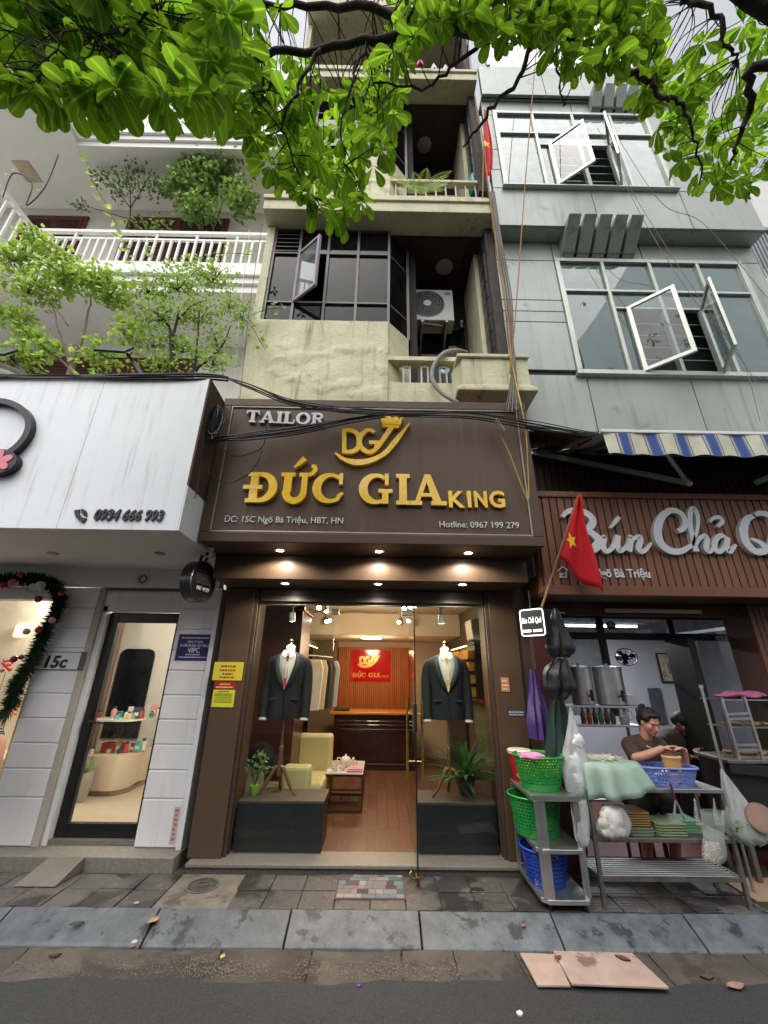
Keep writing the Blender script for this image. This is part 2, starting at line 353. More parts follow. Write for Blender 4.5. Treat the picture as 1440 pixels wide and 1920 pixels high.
# kerb: sloping blue-grey stones
kerb = T('kerb', None, None, (0, -.66, -.1), kind='structure')
m_kerb = M('blue_grey_kerbstone', '54585d', rough=.5, var=.3, vs=9, bump=.5, bs=40, spots=('303235', 5.5, .56), streak=('80848a', .5, 5), rnd_=.1)
MB().box(-9, 9, -.765, -.55, -.2, -.127).build('kerb_bed', m_grout, kerb)
kx = [-9, -7.9, -6.9, -5.85, -4.8, -3.65]+[gz(p, 1705, 0).x for p in (20, 300, 547, 785, 1027, 1268, 1500)]+[4.3, 5.3, 6.3, 7.3, 9]
for a, b in zip(kx, kx[1:]):
    g = .006; d = rnd(-.004, .004); prof = [(-.54, .0), (-.556, .002), (-.57, -.003), (-.765, -.088), (-.782, -.1), (-.787, -.125), (-.54, -.125)]
    mb = MB(); n = len(prof); mb.add([(a+g, y, z+d) for y, z in prof]+[(b-g, y, z+d+rnd(-.001, .001)) for y, z in prof], [tuple(range(n)), tuple(range(2*n-1, n-1, -1))]+[(i, (i+1) % n, n+(i+1) % n, n+i) for i in range(n)])
    mb.build('kerb_stone', m_kerb, kerb, bev=.006)

# pavement tiles
pave = T('pavement', None, None, (0, -.27, 0), kind='structure')
MB().box(-9, 9, -.545, 1.6, -.15, -.012).build('pavement_bed', m_grout, pave)
def slate(name, base, vein):
    m = M(name, base, rough=.55, var=.22, vs=4, bump=.5, bs=18, rnd_=.22); t = m.node_tree; N = t.nodes; L = t.links; b = N['Principled BSDF']
    src = b.inputs['Base Color'].links[0].from_socket; g = N.new('ShaderNodeNewGeometry'); oi = N.new('ShaderNodeObjectInfo')
    mp = N.new('ShaderNodeMapping'); L.new(g.outputs['Position'], mp.inputs[0])
    cb = N.new('ShaderNodeCombineXYZ'); ml = N.new('ShaderNodeMath'); ml.operation = 'MULTIPLY'; ml.inputs[1].default_value = 6.3; L.new(oi.outputs['Random'], ml.inputs[0]); L.new(ml.outputs[0], cb.inputs[2]); L.new(cb.outputs[0], mp.inputs['Rotation'])
    w = N.new('ShaderNodeTexNoise'); w.inputs['Scale'].default_value = 9; w.inputs['Detail'].default_value = 2; w.inputs['Distortion'].default_value = 1.6; L.new(mp.outputs[0], w.inputs['Vector'])
    a = N.new('ShaderNodeMath'); a.operation = 'MULTIPLY'; a.inputs[1].default_value = 7; L.new(w.outputs['Fac'], a.inputs[0])
    f = N.new('ShaderNodeMath'); f.operation = 'PINGPONG'; f.inputs[1].default_value = .5; L.new(a.outputs[0], f.inputs[0])
    r = N.new('ShaderNodeMapRange'); r.inputs['From Min'].default_value = .06; r.inputs['From Max'].default_value = .0; r.inputs['To Max'].default_value = .85; L.new(f.outputs[0], r.inputs['Value'])
    x = N.new('ShaderNodeMix'); x.data_type = 'RGBA'; L.new(r.outputs[0], x.inputs[0]); L.new(src, x.inputs[6]); x.inputs[7].default_value = (*hexc(vein), 1); L.new(x.outputs[2], b.inputs['Base Color'])
    # damp patches near the stall and door: darker and shinier
    n2 = N.new('ShaderNodeTexNoise'); n2.inputs['Scale'].default_value = 2.2; n2.inputs['Detail'].default_value = 5; L.new(g.outputs['Position'], n2.inputs['Vector'])
    r2 = N.new('ShaderNodeMapRange'); r2.inputs['From Min'].default_value = .5; r2.inputs['From Max'].default_value = .56; L.new(n2.outputs['Fac'], r2.inputs['Value'])
    x2 = N.new('ShaderNodeMix'); x2.data_type = 'RGBA'; x2.blend_type = 'MULTIPLY'; m5 = N.new('ShaderNodeMath'); m5.operation = 'MULTIPLY'; m5.inputs[1].default_value = .75; L.new(r2.outputs[0], m5.inputs[0]); L.new(m5.outputs[0], x2.inputs[0]); L.new(x.outputs[2], x2.inputs[6]); x2.inputs[7].default_value = (.3, .3, .31, 1); L.new(x2.outputs[2], b.inputs['Base Color'])
    r3 = N.new('ShaderNodeMapRange'); r3.inputs['To Min'].default_value = .6; r3.inputs['To Max'].default_value = .28; L.new(r2.outputs[0], r3.inputs['Value']); L.new(r3.outputs[0], b.inputs['Roughness'])
    return m
m_slate = slate('slate_tile', '484643', '827e78')
TW = .272
for r_, (y0, y1) in enumerate(((-.268, -.003), (-.54, -.274))):
    x = -8.2+r_*.0
    while x < 8.5:
        x1 = x+TW; cx = (x+x1)/2
        if not (-1.66 < cx < -1.1 and True):
            h = rnd(-.003, .003); t = rnd(-.003, .003); t2 = rnd(-.002, .002); g = .004
            MB().hexa([(x+g, y0+g, -.03), (x1-g, y0+g, -.03), (x1-g, y1-g, -.03), (x+g, y1-g, -.03), (x+g, y0+g, h), (x1-g, y0+g, h+t), (x1-g, y1-g, h+t+t2), (x+g, y1-g, h+t2)]).build('paving_tile', m_slate, pave, bev=.003)
        x = x1
for r_ in range(5):                                        # tiles running in front of and into the eatery
    x = 1.55
    while x < 6:
        y0 = .003+r_*TW; g = .004; h = rnd(-.003, .002)
        MB().box(x+g, x+TW-g, y0+g, y0+TW-g, -.03, h).build('paving_tile', m_slate, pave, bev=.003)
        x += TW
# concrete patch with a manhole cover
mb = MB(); n = 26; P = [(-1.38+(.27+rnd(-.02, .03))*math.cos(a)*(1.04), -.27+(.262+rnd(-.008, .008))*math.sin(a)) for a in [2*math.pi*i/n for i in range(n)]]
P = [(min(max(x, -1.655), -1.105), min(max(y, -.538), -.004)) for x, y in P]
mb.prism([(-1.66, -.54), (-1.105, -.54), (-1.105, -.004), (-1.66, -.004)], (0, 0, 0), (1, 0, 0), (0, 1, 0), -.03, .0)
mb.build('concrete_patch', M('patch_concrete', '69635a', rough=.9, var=.25, vs=5, bump=.8, bs=40, spots=('4c463f', 3.1, .55)), pave, bev=.004)
cv = T('manhole_cover', 'round dark iron manhole cover in the concrete patch', 'manhole cover', (-1.42, -.2, .004))
MB().lathe([(.115, 0), (.115, .006), (.095, .007), (.095, .003), (.05, .003), (.05, .008), (.036, .008), (.036, .002), (.001, .002)], (-1.42, -.2, .002), 28).build('cover_plate', M('cast_iron', '4a4744', rough=.7, metal=.3, var=.3, vs=20), cv, smooth=40)
MB().lathe([(.135, 0), (.135, .005), (.118, .005), (.118, 0)], (-1.42, -.2, .001), 28).build('rim', M('iron_rim', '5d5a55', rough=.8, var=.3, vs=18), cv, smooth=40)

# door mat of coloured patches
mt = T('door_mat', 'patchwork door mat in grey, teal and maroon squares before the glass door', 'door mat', (-.04, -.2, .004))
cols = ['7d7975', '53686c', '5a474f', '75696a', '465a5e', '8d8682', '4b3a42', '666f73']
mx0, mx1, my0, my1 = -.32, .24, -.405, -.005
MB().box(mx0, mx1, my0, my1, .002, .007).build('backing', M('mat_backing', '5a434a', rough=.95, bump=.5, bs=200), mt)
y = my0+.012; rows = [.06, .075, .06, .08, .065, .04]
for h in rows:
    x = mx0+.012
    while x < mx1-.03:
        w = min(random.choice([.06, .09, .05, .11]), mx1-.012-x); c = random.choice(cols)
        if w > .015: MB().box(x+.002, x+w-.002, y+.002, y+h-.002, .006, .010+rnd(0, .0015)).build('patch', M('mat_'+c, c, rough=.95, var=.25, vs=90, bump=.5, bs=300), mt)
        x += w
    y += h

# houses across the street: seen in the glass, added to cut low sky light
for i, (a, b, h, c, n_) in enumerate(((-9, -3.6, 4.6, 'c9c1b0', 'buff'), (-3.6, .6, 6.4, 'b9bcb8', 'grey'), (.6, 4.4, 5.2, 'cdc8bc', 'cream'), (4.4, 9, 4.4, 'bfb3a6', 'brown'))):
    t = T('added_opposite_house', f'{n_} house added unseen across the street, blocking low sky light', 'building', ((a+b)/2, -9, -.1)); m_ = M('opp_'+c, c, rough=.85, var=.12)
    MB().box(a+.01, b-.01, -13, -8.6, -.1, h).build('wall', m_, t); MB().box(a, b, -13.05, -8.4, h, h+.25).build('roof', m_brown2, t)
    for j in range(3):
        z = .1+j*3.1
        if z+2.2 < h:
            w_ = MB().box(a+.7, b-.7, -8.6, -8.56, z, z+2.1).build('window' if j else 'door', m_brown2, t); MB().box(a+.8, b-.8, -8.56, -8.55, z+.1, z+2).build('pane', m_glass_dark, w_)
# ================================================================== tailor's house (ground floor)
TB = T('tailor_house', 'narrow cream town house with dark brown tailor shop front in the middle', 'building', (0, .5, 0))
PL0, PL1, PR0, PR1 = -1.70, -1.395, 1.205, 1.50            # pillar edges
ZS, ZB, ZT = 2.505, 2.752, 4.335                              # lower soffit, sign bottom, sign top
# granite threshold: slab with a nosing over a riser
MB().box(-1.655, 1.53, .02, .9, -.02, .038).build('step_riser', M('granite_dark', '5a554d', rough=.6, var=.3, vs=50, spots=('26241f', 120, .55)), TB)
MB().box(-1.665, 1.54, 0, .9, .039, .068).build('step_tread', m_granite, TB, bev=.006)
for a, b in ((PL0, PL1), (PR0, PR1)):
    box('pillar', m_brown, TB, a, b, .1, .6, .0685, ZS, bev=.006)
# recessed frame trims on the inner faces of the pillars
for s, x in ((1, PL1), (-1, PR0)):
    for i, (w, y) in enumerate(((.022, .135), (.014, .165), (.03, .2))):
        box('pillar_trim', m_brown2, TB, *sorted((x+s*.0015, x+s*(w+.012))), y, y+.022, .069, ZS-.002, bev=.003)
box('head_beam', m_brown2, TB, PL1+.05, PR0-.05, .14, .32, 2.365, ZS-.002)
MB().box(PL1+.05, PR0-.05, .205, .235, 2.335, 2.364).build('head_rail', m_steeld, TB, bev=.003)
# stepped soffit boxes over the shop front
MB().box(-1.70, 1.505, -.38, .1, ZS, ZB-.002).build('lower_soffit_box', m_brown, TB, bev=.004)
MB().box(-1.70, 1.505, .1, .6, ZS+.001, ZB-.002).build('lintel', m_brown, TB)
MB().box(-1.69, 1.515, -.80, .5, ZB, ZT-.03).build('upper_soffit_box', m_brown, TB, bev=.004)
m_lamp = emission('lamp_white', (1, .93, .8), 26)
def downlight(x, y, z, e, lab):
    t = T('downlight', lab, 'lamp', (x, y, z), 'round downlights in the brown soffit')
    MB().lathe([(.034, -.001), (.052, -.004), (.055, -.0005), (.034, -.0005)], (x, y, z), 24, close=False).build('trim_ring', M('lamp_ring', 'd8d2c4', rough=.3), t, smooth=40)
    MB().lathe([(.0345, -.002), (.02, -.0045), (.001, -.005)], (x, y, z), 20, close=False).build('lens', m_lamp, t, smooth=60)
    l = bpy.data.lights.new('downlight_glow', 'SPOT'); l.energy = e; l.spot_size = R(160); l.spot_blend = .35; l.color = (1, .9, .74); l.shadow_soft_size = .04
    o = bpy.data.objects.new('downlight_glow', l); COL.objects.link(o); o.location = (0, 0, -.012); o.parent = t
for (px_, py_, n_) in ((525, 1032, 'left'), (711, 1034, 'middle'), (878, 1037, 'right')):
    p = gz(px_, py_, ZB); downlight(p.x, p.y, ZB, 26, f'lit downlight under the big sign box, front row, {n_} one')
for (px_, py_, n_) in ((535, 1094, 'left'), (709, 1095, 'middle'), (867, 1096, 'right')):
    p = gz(px_, py_, ZS); downlight(p.x, p.y, ZS, 22, f'lit downlight in the lower soffit above the door, {n_} one')
# glass front
GY = .22
def pane(name, x0, x1, z0, z1, y, mat, par, th=.01): return MB().box(x0, x1, y-th/2, y+th/2, z0, z1).build(name, mat, par)
pane('fixed_pane', PL1+.055, -.503, .07, 2.334, GY, m_glass_clear, TB)
pane('fixed_pane', .362, PR0-.055, .07, 2.334, GY, m_glass_clear, TB)
pane('overpanel', -.497, .356, 2.262, 2.334, GY, m_glass_clear, TB)
m_gold = M('brushed_gold', 'c9a55a', rough=.28, metal=1., var=.05)
m_goldd = M('old_brass', '8d7440', rough=.4, metal=1., var=.3, vs=40)
for (a, b, c, d) in ((-.54, -.46, 2.235, 2.30), (.25, .352, 2.235, 2.285)):
    box('patch_fitting', m_steeld, TB, a, b, GY-.016, GY+.016, c, d, bev=.003)
dr = T('glass_door', 'frameless glass door leaf swung open edge-on with long gold handles', 'door', (.353, .2, .07))
MB().box(.348, .358, -.165, .62, .05, 2.255).build('glass_leaf', m_glass_clear, dr)
MB().box(.3465, .3595, -.172, -.165, .05, 2.255).build('edge_seal', m_black, dr)
for s in (-1, 1):
    xh = .353+s*.072
    h = MB().cyl((xh, -.06, .735), (xh, -.06, 1.40), .0125, n=12).build('handle', m_gold, dr, smooth=40)
    for zz in (.87, 1.27): MB().cyl((.353+s*.006, -.06, zz), (xh-s*.01, -.06, zz), .0075, n=10).build('standoff', m_gold, h, smooth=40)
box('lock_case', m_greyboard, dr, .335, .372, -.13, -.02, 1.12, 1.36)
box('floor_bolt', m_goldd, dr, .338, .368, -.185, -.1, .012, .06, bev=.004)
MB().tube(smoothpath([(.335, -.19, .05), (.30, -.2, .06), (.285, -.19, .085), (.30, -.18, .10)], 4), .006, 6).build('bolt_latch', m_goldd, dr, smooth=50)

# ---------------------------------------------------------------- shop interior (part of the house)
m_plaster = M('shop_wall_paint', 'b9a68e', rough=.8, var=.05)
m_ceil = M('shop_ceiling', 'd8ccb8', rough=.85, var=.03)
IX0, IX1, IYB, IZC = -1.62, 1.44, 4.7, 2.62
MB().box(IX0-.08, IX0, .6, IYB, .06, IZC).build('inner_wall', m_plaster, TB)
MB().box(IX1, IX1+.08, .6, IYB, .06, IZC).build('inner_wall', M('shop_wall_dark', '4a3a2e', rough=.6), TB)
MB().box(IX0, IX1, IYB, IYB+.1, .06, IZC).build('back_wall', m_plaster, TB)
MB().box(IX0-.08, IX1+.08, .25, IYB+.1, IZC, IZC+.08).build('shop_ceiling', m_ceil, TB)
MB().box(IX0, IX1, 3.0, IYB-.001, 2.24, IZC-.001).build('ceiling_bulkhead', m_ceil, TB, bev=.01)
fl = MB().box(IX0-.08, IX1+.08, .9, IYB+.1, -.02, .055).build('floor_base', m_grout, TB)
m_plank = M('floor_plank', '5b3d2b', rough=.4, var=.2, vs=5, stretch=(14, 1.2, 1), rnd_=.22, spots=('d3b89a', 9, .74))
x = IX0
while x < IX1-.01:
    y = .29+rnd(-.5, -.0); w = min(.125, IX1-x)
    while y < IYB:
        y1 = y+rnd(.6, 1.0); a, b = max(y, .29), min(y1, IYB)
        if b-a > .06: MB().box(x+.0012, x+w-.0012, a+.001, b-.001, .04, .0695).build('floor_plank', m_plank, fl, bev=.0015)
        y = y1
    x += w
# slatted timber wall behind the desk
m_slat = M('warm_timber_slat', 'ab5f24', rough=.45, var=.25, vs=7, stretch=(6, 6, .5), rnd_=.14)
sb = MB().box(-.86, .60, 4.56, 4.6, .07, 2.12).build('slat_backing', M('slat_backing', '4a2a15', rough=.6), TB)
x = -.85
while x < .58:
    MB().box(x, x+.03, 4.525, 4.56, .07, 2.12).build('wall_slat', m_slat, sb, bev=.003); x += .042
# dark fitted cupboards, lit shelf niches and a patterned wall
m_mahog = M('mahogany', '4a2418', rough=.35, var=.25, vs=5, stretch=(7, 7, .6), coat=.3)
m_ambr = M('amber_shelf_glow', 'c98a2a', rough=.5, var=.15, emit=.35); m_led = emission('led_strip', (1, .62, .2), 7)  # cabinet backs glow by themselves, standing in for LED light on them
wd1 = MB().box(IX0+.01, -1.02, 1.05, 1.75, .0705, 2.38).build('wardrobe', m_mahog, TB, bev=.006)
MB().box(IX0+.01, -.99, 1.0, 1.76, 2.381, 2.45).build('cornice', m_mahog, wd1, bev=.02)
cab = MB().box(IX0+.01, IX0+.05, 1.77, 3.25, .0705, 2.1).build('lit_cabinet', M('cabinet_shell', '1d1512', rough=.4), TB)
for y0 in (1.8, 2.28, 2.76):
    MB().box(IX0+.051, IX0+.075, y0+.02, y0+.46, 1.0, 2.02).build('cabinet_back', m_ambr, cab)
    MB().box(IX0+.051, IX0+.5, y0, y0+.02, .08, 2.09).build('cabinet_side', M('cabinet_shell', ''), cab)
MB().box(IX0+.051, IX0+.52, 1.78, 3.25, 2.03, 2.1).build('cabinet_top', M('cabinet_shell', ''), cab)
pw = MB().box(IX0+.01, -.87, 4.45, 4.52, .07, 2.23).build('fabric_wall', M('taupe_panel', '6e5f4e', rough=.8, var=.1), TB)
for i in range(4):
    for j in range(10):
        z = .25+j*.2; x = -1.5+i*.19+(j % 2)*.08; MB().cyl((x, 4.45, z), (x, 4.444, z), .016, .012, 8).build('stud', M('taupe_stud', '4b3f33'), pw)
# right wall: dark shelves with amber cloth rolls
sh = MB().box(1.30, 1.438, 1.35, 2.6, 1.33, 2.0).build('cloth_shelf', M('shelf_dark', '2b1a12', rough=.5), TB)
for j in range(4):
    z = 1.35+j*.158
    MB().box(1.20, 1.30, 1.36, 2.6, z-.012, z).build('shelf_board', M('shelf_dark', ''), sh)
    for i in range(13):
        y = 1.41+i*.09; c = random.choice(['c7902f', 'b5782a', 'd6a13a', '9a5a1e', 'c98f4a'])
        MB().box(1.215, 1.299, y, y+rnd(.06, .085), z+.001, z+rnd(.10, .135)).build('cloth_roll', M('cloth_'+c, c, rough=.8, var=.2, vs=30), sh, bev=.006)
MB().box(1.19, 1.2, 1.36, 2.6, 1.985, 1.995).build('led_strip', m_led, sh); MB().box(IX0+.5, IX0+.51, 1.8, 3.2, 2.02, 2.029).build('led_strip', m_led, cab)
cr = MB().box(IX1-.05, IX1-.001, 2.75, 4.4, .0705, 2.05).build('rear_cabinet', M('shelf_dark', ''), TB)
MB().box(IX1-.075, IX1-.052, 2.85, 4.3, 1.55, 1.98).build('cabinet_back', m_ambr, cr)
# ceiling lamps in the shop
m_lampw = emission('lamp_warm', (1, .78, .42), 9)
def ceil_lamp(x, y, z, lab, e):
    t = T('ceiling_lamp', lab, 'lamp', (x, y, z))
    MB().lathe([(.16, 0), (.19, -.02), (.18, -.035), (.001, -.04)], (x, y, z), 26, close=False).build('diffuser', m_lampw, t, smooth=50)
    MB().lathe([(.21, 0), (.215, -.012), (.19, -.013)], (x, y, z), 26, close=False).build('rim', m_gold, t, smooth=50)
    l = bpy.data.lights.new('ceiling_glow', 'POINT'); l.energy = e; l.color = (1, .74, .46); l.shadow_soft_size = .15
    o = bpy.data.objects.new('ceiling_glow', l); COL.objects.link(o); o.parent = t; o.location = (0, 0, -.1)
ceil_lamp(-.12, 1.55, IZC-.001, 'warm flat ceiling lamp in the tailor shop, nearest the door', 42)
ceil_lamp(-.15, 3.25, 2.239, 'warm flat ceiling lamp before the timber wall of the tailor shop', 30)
def spot(x, y, z, aim, lab, e):
    t = T('track_spotlight', lab, 'lamp', (x, y, z), 'spotlights on the shop ceiling'); d = Vector(aim).normalized(); p = Vector((x, y, z-.13))
    MB().cyl((x, y, z), (x, y, z-.02), .03, n=14).cyl((x, y, z-.02), p, .008, n=8).build('stem', m_white, t, smooth=40)
    MB().tube([p-d*.05, p-d*.045, p+d*.05], [.02, .032, .036], 14).build('lamp_head', M('spot_body', 'b9c4c2', rough=.35, metal=.5), t, smooth=40)
    MB().cyl(p+d*.0505, p+d*.052, .031, n=14).build('lens', m_lamp, t)
    if e:
        l = bpy.data.lights.new('spot_beam', 'SPOT'); l.energy = e; l.spot_size = R(70); l.spot_blend = .5; l.color = (1, .92, .8); l.shadow_soft_size = .03
        o = bpy.data.objects.new('spot_beam', l); COL.objects.link(o); o.parent = t; o.location = p+d*.06-Vector((x, y, z)); o.rotation_euler = (-d).to_track_quat('Z', 'Y').to_euler()
spot(-1.02, .40, 2.36, (.03, .25, -1), 'white spotlight above the left suit mannequin', 20)
spot(.72, .40, 2.36, (.03, .2, -1), 'white spotlight above the right suit mannequin', 20)
spot(-.85, 1.3, IZC, (.1, -.75, -.6), 'white spotlight of the left pair facing the street', 6)
spot(-.78, 1.55, IZC, (.1, -.4, -.9), 'white spotlight of the left pair pointing down', 0)
spot(.35, 1.2, IZC, (-.4, -.6, -.8), 'white spotlight right of the ceiling lamp, first of three', 6)
spot(.42, 1.05, IZC, (-.4, -.6, -.8), 'white spotlight right of the ceiling lamp, second of three', 0)
spot(.47, .92, IZC, (-.4, -.6, -.8), 'white spotlight right of the ceiling lamp, nearest of three', 0)
for i, (x, y) in enumerate(((-.95, 2.95), (-.88, 2.8), (.35, 2.9), (.5, 2.7))):
    spot(x, y, IZC, (.2 if x < 0 else -.2, -.7, -.6), ['far left spotlight near the timber wall', 'second far left spotlight near the timber wall', 'far right spotlight near the timber wall', 'second far right spotlight near the timber wall'][i], 4 if i % 2 == 0 else 0)
# ================================================================== tailor's house: upper storeys
YC, YS = -.35, -.60                                          # wall/window plane, slab edge plane
XL, XR = -1.78, 1.50
ZSILL = Z(700, 603, YC); ZSLAB0 = Z(700, 396, YS)             # window sill; underside of next slab
FLH = Z(735, 295, YC)-ZSILL                                   # storey height
XB0 = X(728, 605, YC); pB = gz(766, 637, ZSILL); XB1, YB1 = pB.x, min(pB.y, .25)
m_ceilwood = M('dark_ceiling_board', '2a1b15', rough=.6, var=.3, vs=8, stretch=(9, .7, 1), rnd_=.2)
m_lattice = M('dark_glass_block', '2c3236', rough=.25, var=.3, vs=8, rnd_=.3)
m_weather = M('weathered_timber', '3d352f', rough=.9, var=.35, vs=9, streak=('7a7266', .8, 12))
def storey(i):
    dz = i*FLH; zs = ZSILL+dz; zt = ZSLAB0+dz; zb = (ZT-.25) if i == 0 else ZSLAB0+dz-FLH+.30
    # plaster apron below the windows with its canted right end, then the low balcony wall
    zr = Z(733, 716, YC)+dz
    apron = MB(); apron.add([(XL, YC, zb), (XB0, YC, zb), (XB0, YC, zs), (XL, YC, zs), (XL, YC+.18, zb), (XB0, YC+.18, zb), (XB0, YC+.18, zs), (XL, YC+.18, zs)],
                            [(0, 1, 2, 3), (7, 6, 5, 4), (0, 3, 7, 4), (3, 2, 6, 7), (1, 5, 6, 2), (0, 4, 5, 1)])
    # subdivided front so that the blistered plaster has real relief
    n, q = 110, 64; P = []
    for a in range(q+1):
        for b in range(n+1):
            x = XL+(XB0-XL)*b/n; z = zb+(zs-zb)*a/q
            r = mnoise.fractal(Vector((x*1.5, i*7, z*3.2)), 1., 2., 5)*1.1; e = min(1, max(0, (z-zb-.15)/.3))*min(1, max(0, (zs-.3-z)/.2))
            P.append((x, YC-.006-.009*e*(min(1, max(0, (r-.1)/.05))+.6*min(1, max(0, (r-.32)/.04)))-.004*mnoise.noise(Vector((x*9, 3, z*9))), z))
    apron.add(P, [(a*(n+1)+b, a*(n+1)+b+1, (a+1)*(n+1)+b+1, (a+1)*(n+1)+b) for a in range(q) for b in range(n)])
    apron.build('wall', m_cream, TB, smooth=60, recalc=False)
    MB().hexa([(XB0+.001, YC, zb), (XB1, YB1, zb), (XB1, YB1+.1, zb), (XB0+.001, YC+.15, zb), (XB0+.001, YC, zs), (XB1, YB1, zs), (XB1, YB1+.1, zs), (XB0+.001, YC+.15, zs)]).build('canted_wall', m_cream, TB)
    MB().box(XB0+.002, XR+.1, YC+.004, YC+.14, zb, zr).build('balcony_wall', m_cream, TB, bev=.005)
    # windows: glass, then a grid of bars
    rows = [zs, Z(700, 567, YC)-Z(700, 603, YC)+zs, Z(700, 475, YC)-Z(700, 603, YC)+zs, zt-.03]
    cols_ = [XL+.13]+[X(p, 560, YC) for p in (549, 607, 667)]+[XB0]
    wg = T('window', None, None); wg.parent = TB; wg.location = Vector((0, YC, zs))-TB.location
    for a in range(4):
        for b in range(3):
            x0, x1, z0, z1 = cols_[a], cols_[a+1], rows[b], rows[b+1]
            if i == 0 and a == 1 and b == 1: continue         # the sash that stands open
            if a == 0 and b == 2:
                for q_ in range(5):
                    z = z0+.05+q_*(z1-z0-.08)/5; MB().hexa([(x0+.02, YC+.02, z), (x1-.02, YC+.02, z), (x1-.02, YC+.10, z+.05), (x0+.02, YC+.10, z+.05), (x0+.02, YC+.02, z+.012), (x1-.02, YC+.02, z+.012), (x1-.02, YC+.10, z+.062), (x0+.02, YC+.10, z+.062)]).build('louvre', m_darkmetal, wg)
                continue
            MB().box(x0+.018, x1-.018, YC+.055, YC+.061, z0+.018, z1-.018).build('pane', m_glass_dark, wg)
    for x in cols_: MB().box(x-.018, x+.018, YC+.02, YC+.09, zs+.001, zt-.031).build('mullion', m_darkmetal, wg)
    for j, z in enumerate(rows): MB().box(cols_[0]-.017, XB0+.017, YC+.025, YC+.085, z+.002, z+.028).build('transom', m_darkmetal, wg)
    # canted side window
    e = Vector((XB1-XB0, YB1-YC, 0))
    for b in range(3):
        z0, z1 = rows[b], rows[b+1]; p = Vector((XB0+.02, YC+.06, 0)); q_ = p+e*.94
        MB().add([(p.x, p.y, z0+.02), (q_.x, q_.y, z0+.02), (q_.x, q_.y, z1-.02), (p.x, p.y, z1-.02)], [(0, 1, 2, 3)]).build('side_pane', m_glass_dark, wg)
        MB().bar((p.x, p.y, z0+.01), (q_.x, q_.y, z0+.01), .03, .03).build('side_transom', m_darkmetal, wg)
    MB().box(XB1-.02, XB1+.02, YB1, YB1+.05, zs, zt-.03).build('corner_post', m_darkmetal, wg)
    MB().box(XL, XL+.112, YC, YC+.25, zs, zt).build('wall_pier', m_cream, TB)
    # dark colour paints shade into the room, partition and upper balcony wall
    MB().box(XL+.05, XB1+.1, 1.4, 1.5, zb, zt).build('room_wall', M('room_recess_shade', '1b1817', rough=.9), TB)
    MB().box(XB1+.03, XB1+.13, YB1+.06, 1.4, zb, zt).build('partition', M('room_recess_shade', ''), TB)
    MB().box(XB1+.13, XR, .75, .85, zb, zs+.95).build('balcony_back_wall', m_cream, TB); MB().box(XB1+.13, XR, .75, .85, zs+.951, zt).build('balcony_back_wall', M('room_recess_shade', ''), TB)
    MB().box(XR-.10, XR-.002, YB1+.05, .75, zb, zt).build('balcony_side_wall', m_cream, TB)
    MB().box(XR, XR+.1, YC+.15, 1.5, zb, zt).build('side_wall', m_weather, TB)
    lw = MB().box(XR-.03, XR-.001, YC+.05, YB1+.05, zr, zt-.02).build('lattice_frame', m_black, TB)
    nz = 9
    for a in range(nz):
        z0 = zr+.03+(zt-zr-.08)*a/nz
        for b in range(3):
            y0 = YC+.06+(YB1-YC-.02)*b/3; MB().box(XR-.045, XR-.0305, y0+.008, y0+(YB1-YC-.02)/3-.008, z0, z0+(zt-zr-.08)/nz-.025).build('dark_block', m_lattice, lw)
    MB().box(XR-.02, XR+.1, YC-.03, YC+.045, zr+.1, zt).build('front_post', m_weather, TB)
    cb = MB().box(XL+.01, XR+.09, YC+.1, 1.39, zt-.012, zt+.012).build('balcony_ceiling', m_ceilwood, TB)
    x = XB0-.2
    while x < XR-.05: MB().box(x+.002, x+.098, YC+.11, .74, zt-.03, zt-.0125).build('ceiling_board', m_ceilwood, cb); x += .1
    # slab edge
    MB().box(XL-.02, XR+.1, YS, 1.6, zt+.013, zt+.30).build('floor_slab', m_cream, TB, bev=.01)
    MB().box(XL-.03, XR+.11, YS-.03, YC+.2, zt+.22, zt+.302).build('slab_nosing', m_cream, TB, bev=.008)
    # balcony ceiling light
    p = gz(833, 500, zt-.03) if i == 0 else Vector((.75, .35, 0))
    t = T('balcony_lamp', f'round pale ceiling lamp, unlit, in the {["lowest", "middle", "top"][i]} dark balcony', 'lamp', (p.x, min(p.y, .45), zt-.03))
    MB().lathe([(.13, 0), (.14, -.015), (.12, -.03), (.001, -.035)], t.location, 24, close=False).build('diffuser', M('dusty_plastic', '9a948a', rough=.6, var=.2), t, smooth=50)
    MB().lathe([(.145, 0), (.15, -.01), (.138, -.012)], t.location, 24, close=False).build('rim', m_darkmetal, t, smooth=50)
    return zr, zt, rows, cols_
zr0, zt0, rows0, cols0 = storey(0); zr1, zt1, rows1, cols1 = storey(1)
# top storey, mostly behind leaves
zt2 = zt1+.30
MB().box(XL, XB0, YC, YC+.18, zt2, zt2+.8).build('wall', m_cream, TB)
MB().box(XB0+.01, XR+.05, .6, .7, zt2, zt2+3).build('balcony_back_wall', M('dark_plank_wall', '33241c', rough=.7, var=.35, vs=6, stretch=(12, 1, .4)), TB)
MB().box(XL, XR+.1, YC-.1, 1, zt2+3.0, zt2+3.3).build('roof_slab', m_cream, TB)
MB().box(XR, XR+.1, YC, .7, zt2, zt2+3).build('side_wall', m_weather, TB)
MB().box(XB0, XR, YC, YC+.08, zt2, zt2+.12).build('balcony_wall', m_cream, TB)
for j in range(12):
    x = XB0+.05+j*(XR-XB0-.1)/11; MB().cyl((x, YC+.04, zt2+.12), (x, YC+.04, zt2+.72), .012, n=8).build('baluster', m_white, TB)
MB().box(XB0, XR, YC+.01, YC+.07, zt2+.72, zt2+.76).build('rail', m_white, TB)
MB().box(XL-.0, XL+.1, YC+.181, 6, 2.6, zt2+3).build('party_wall', m_cream, TB)
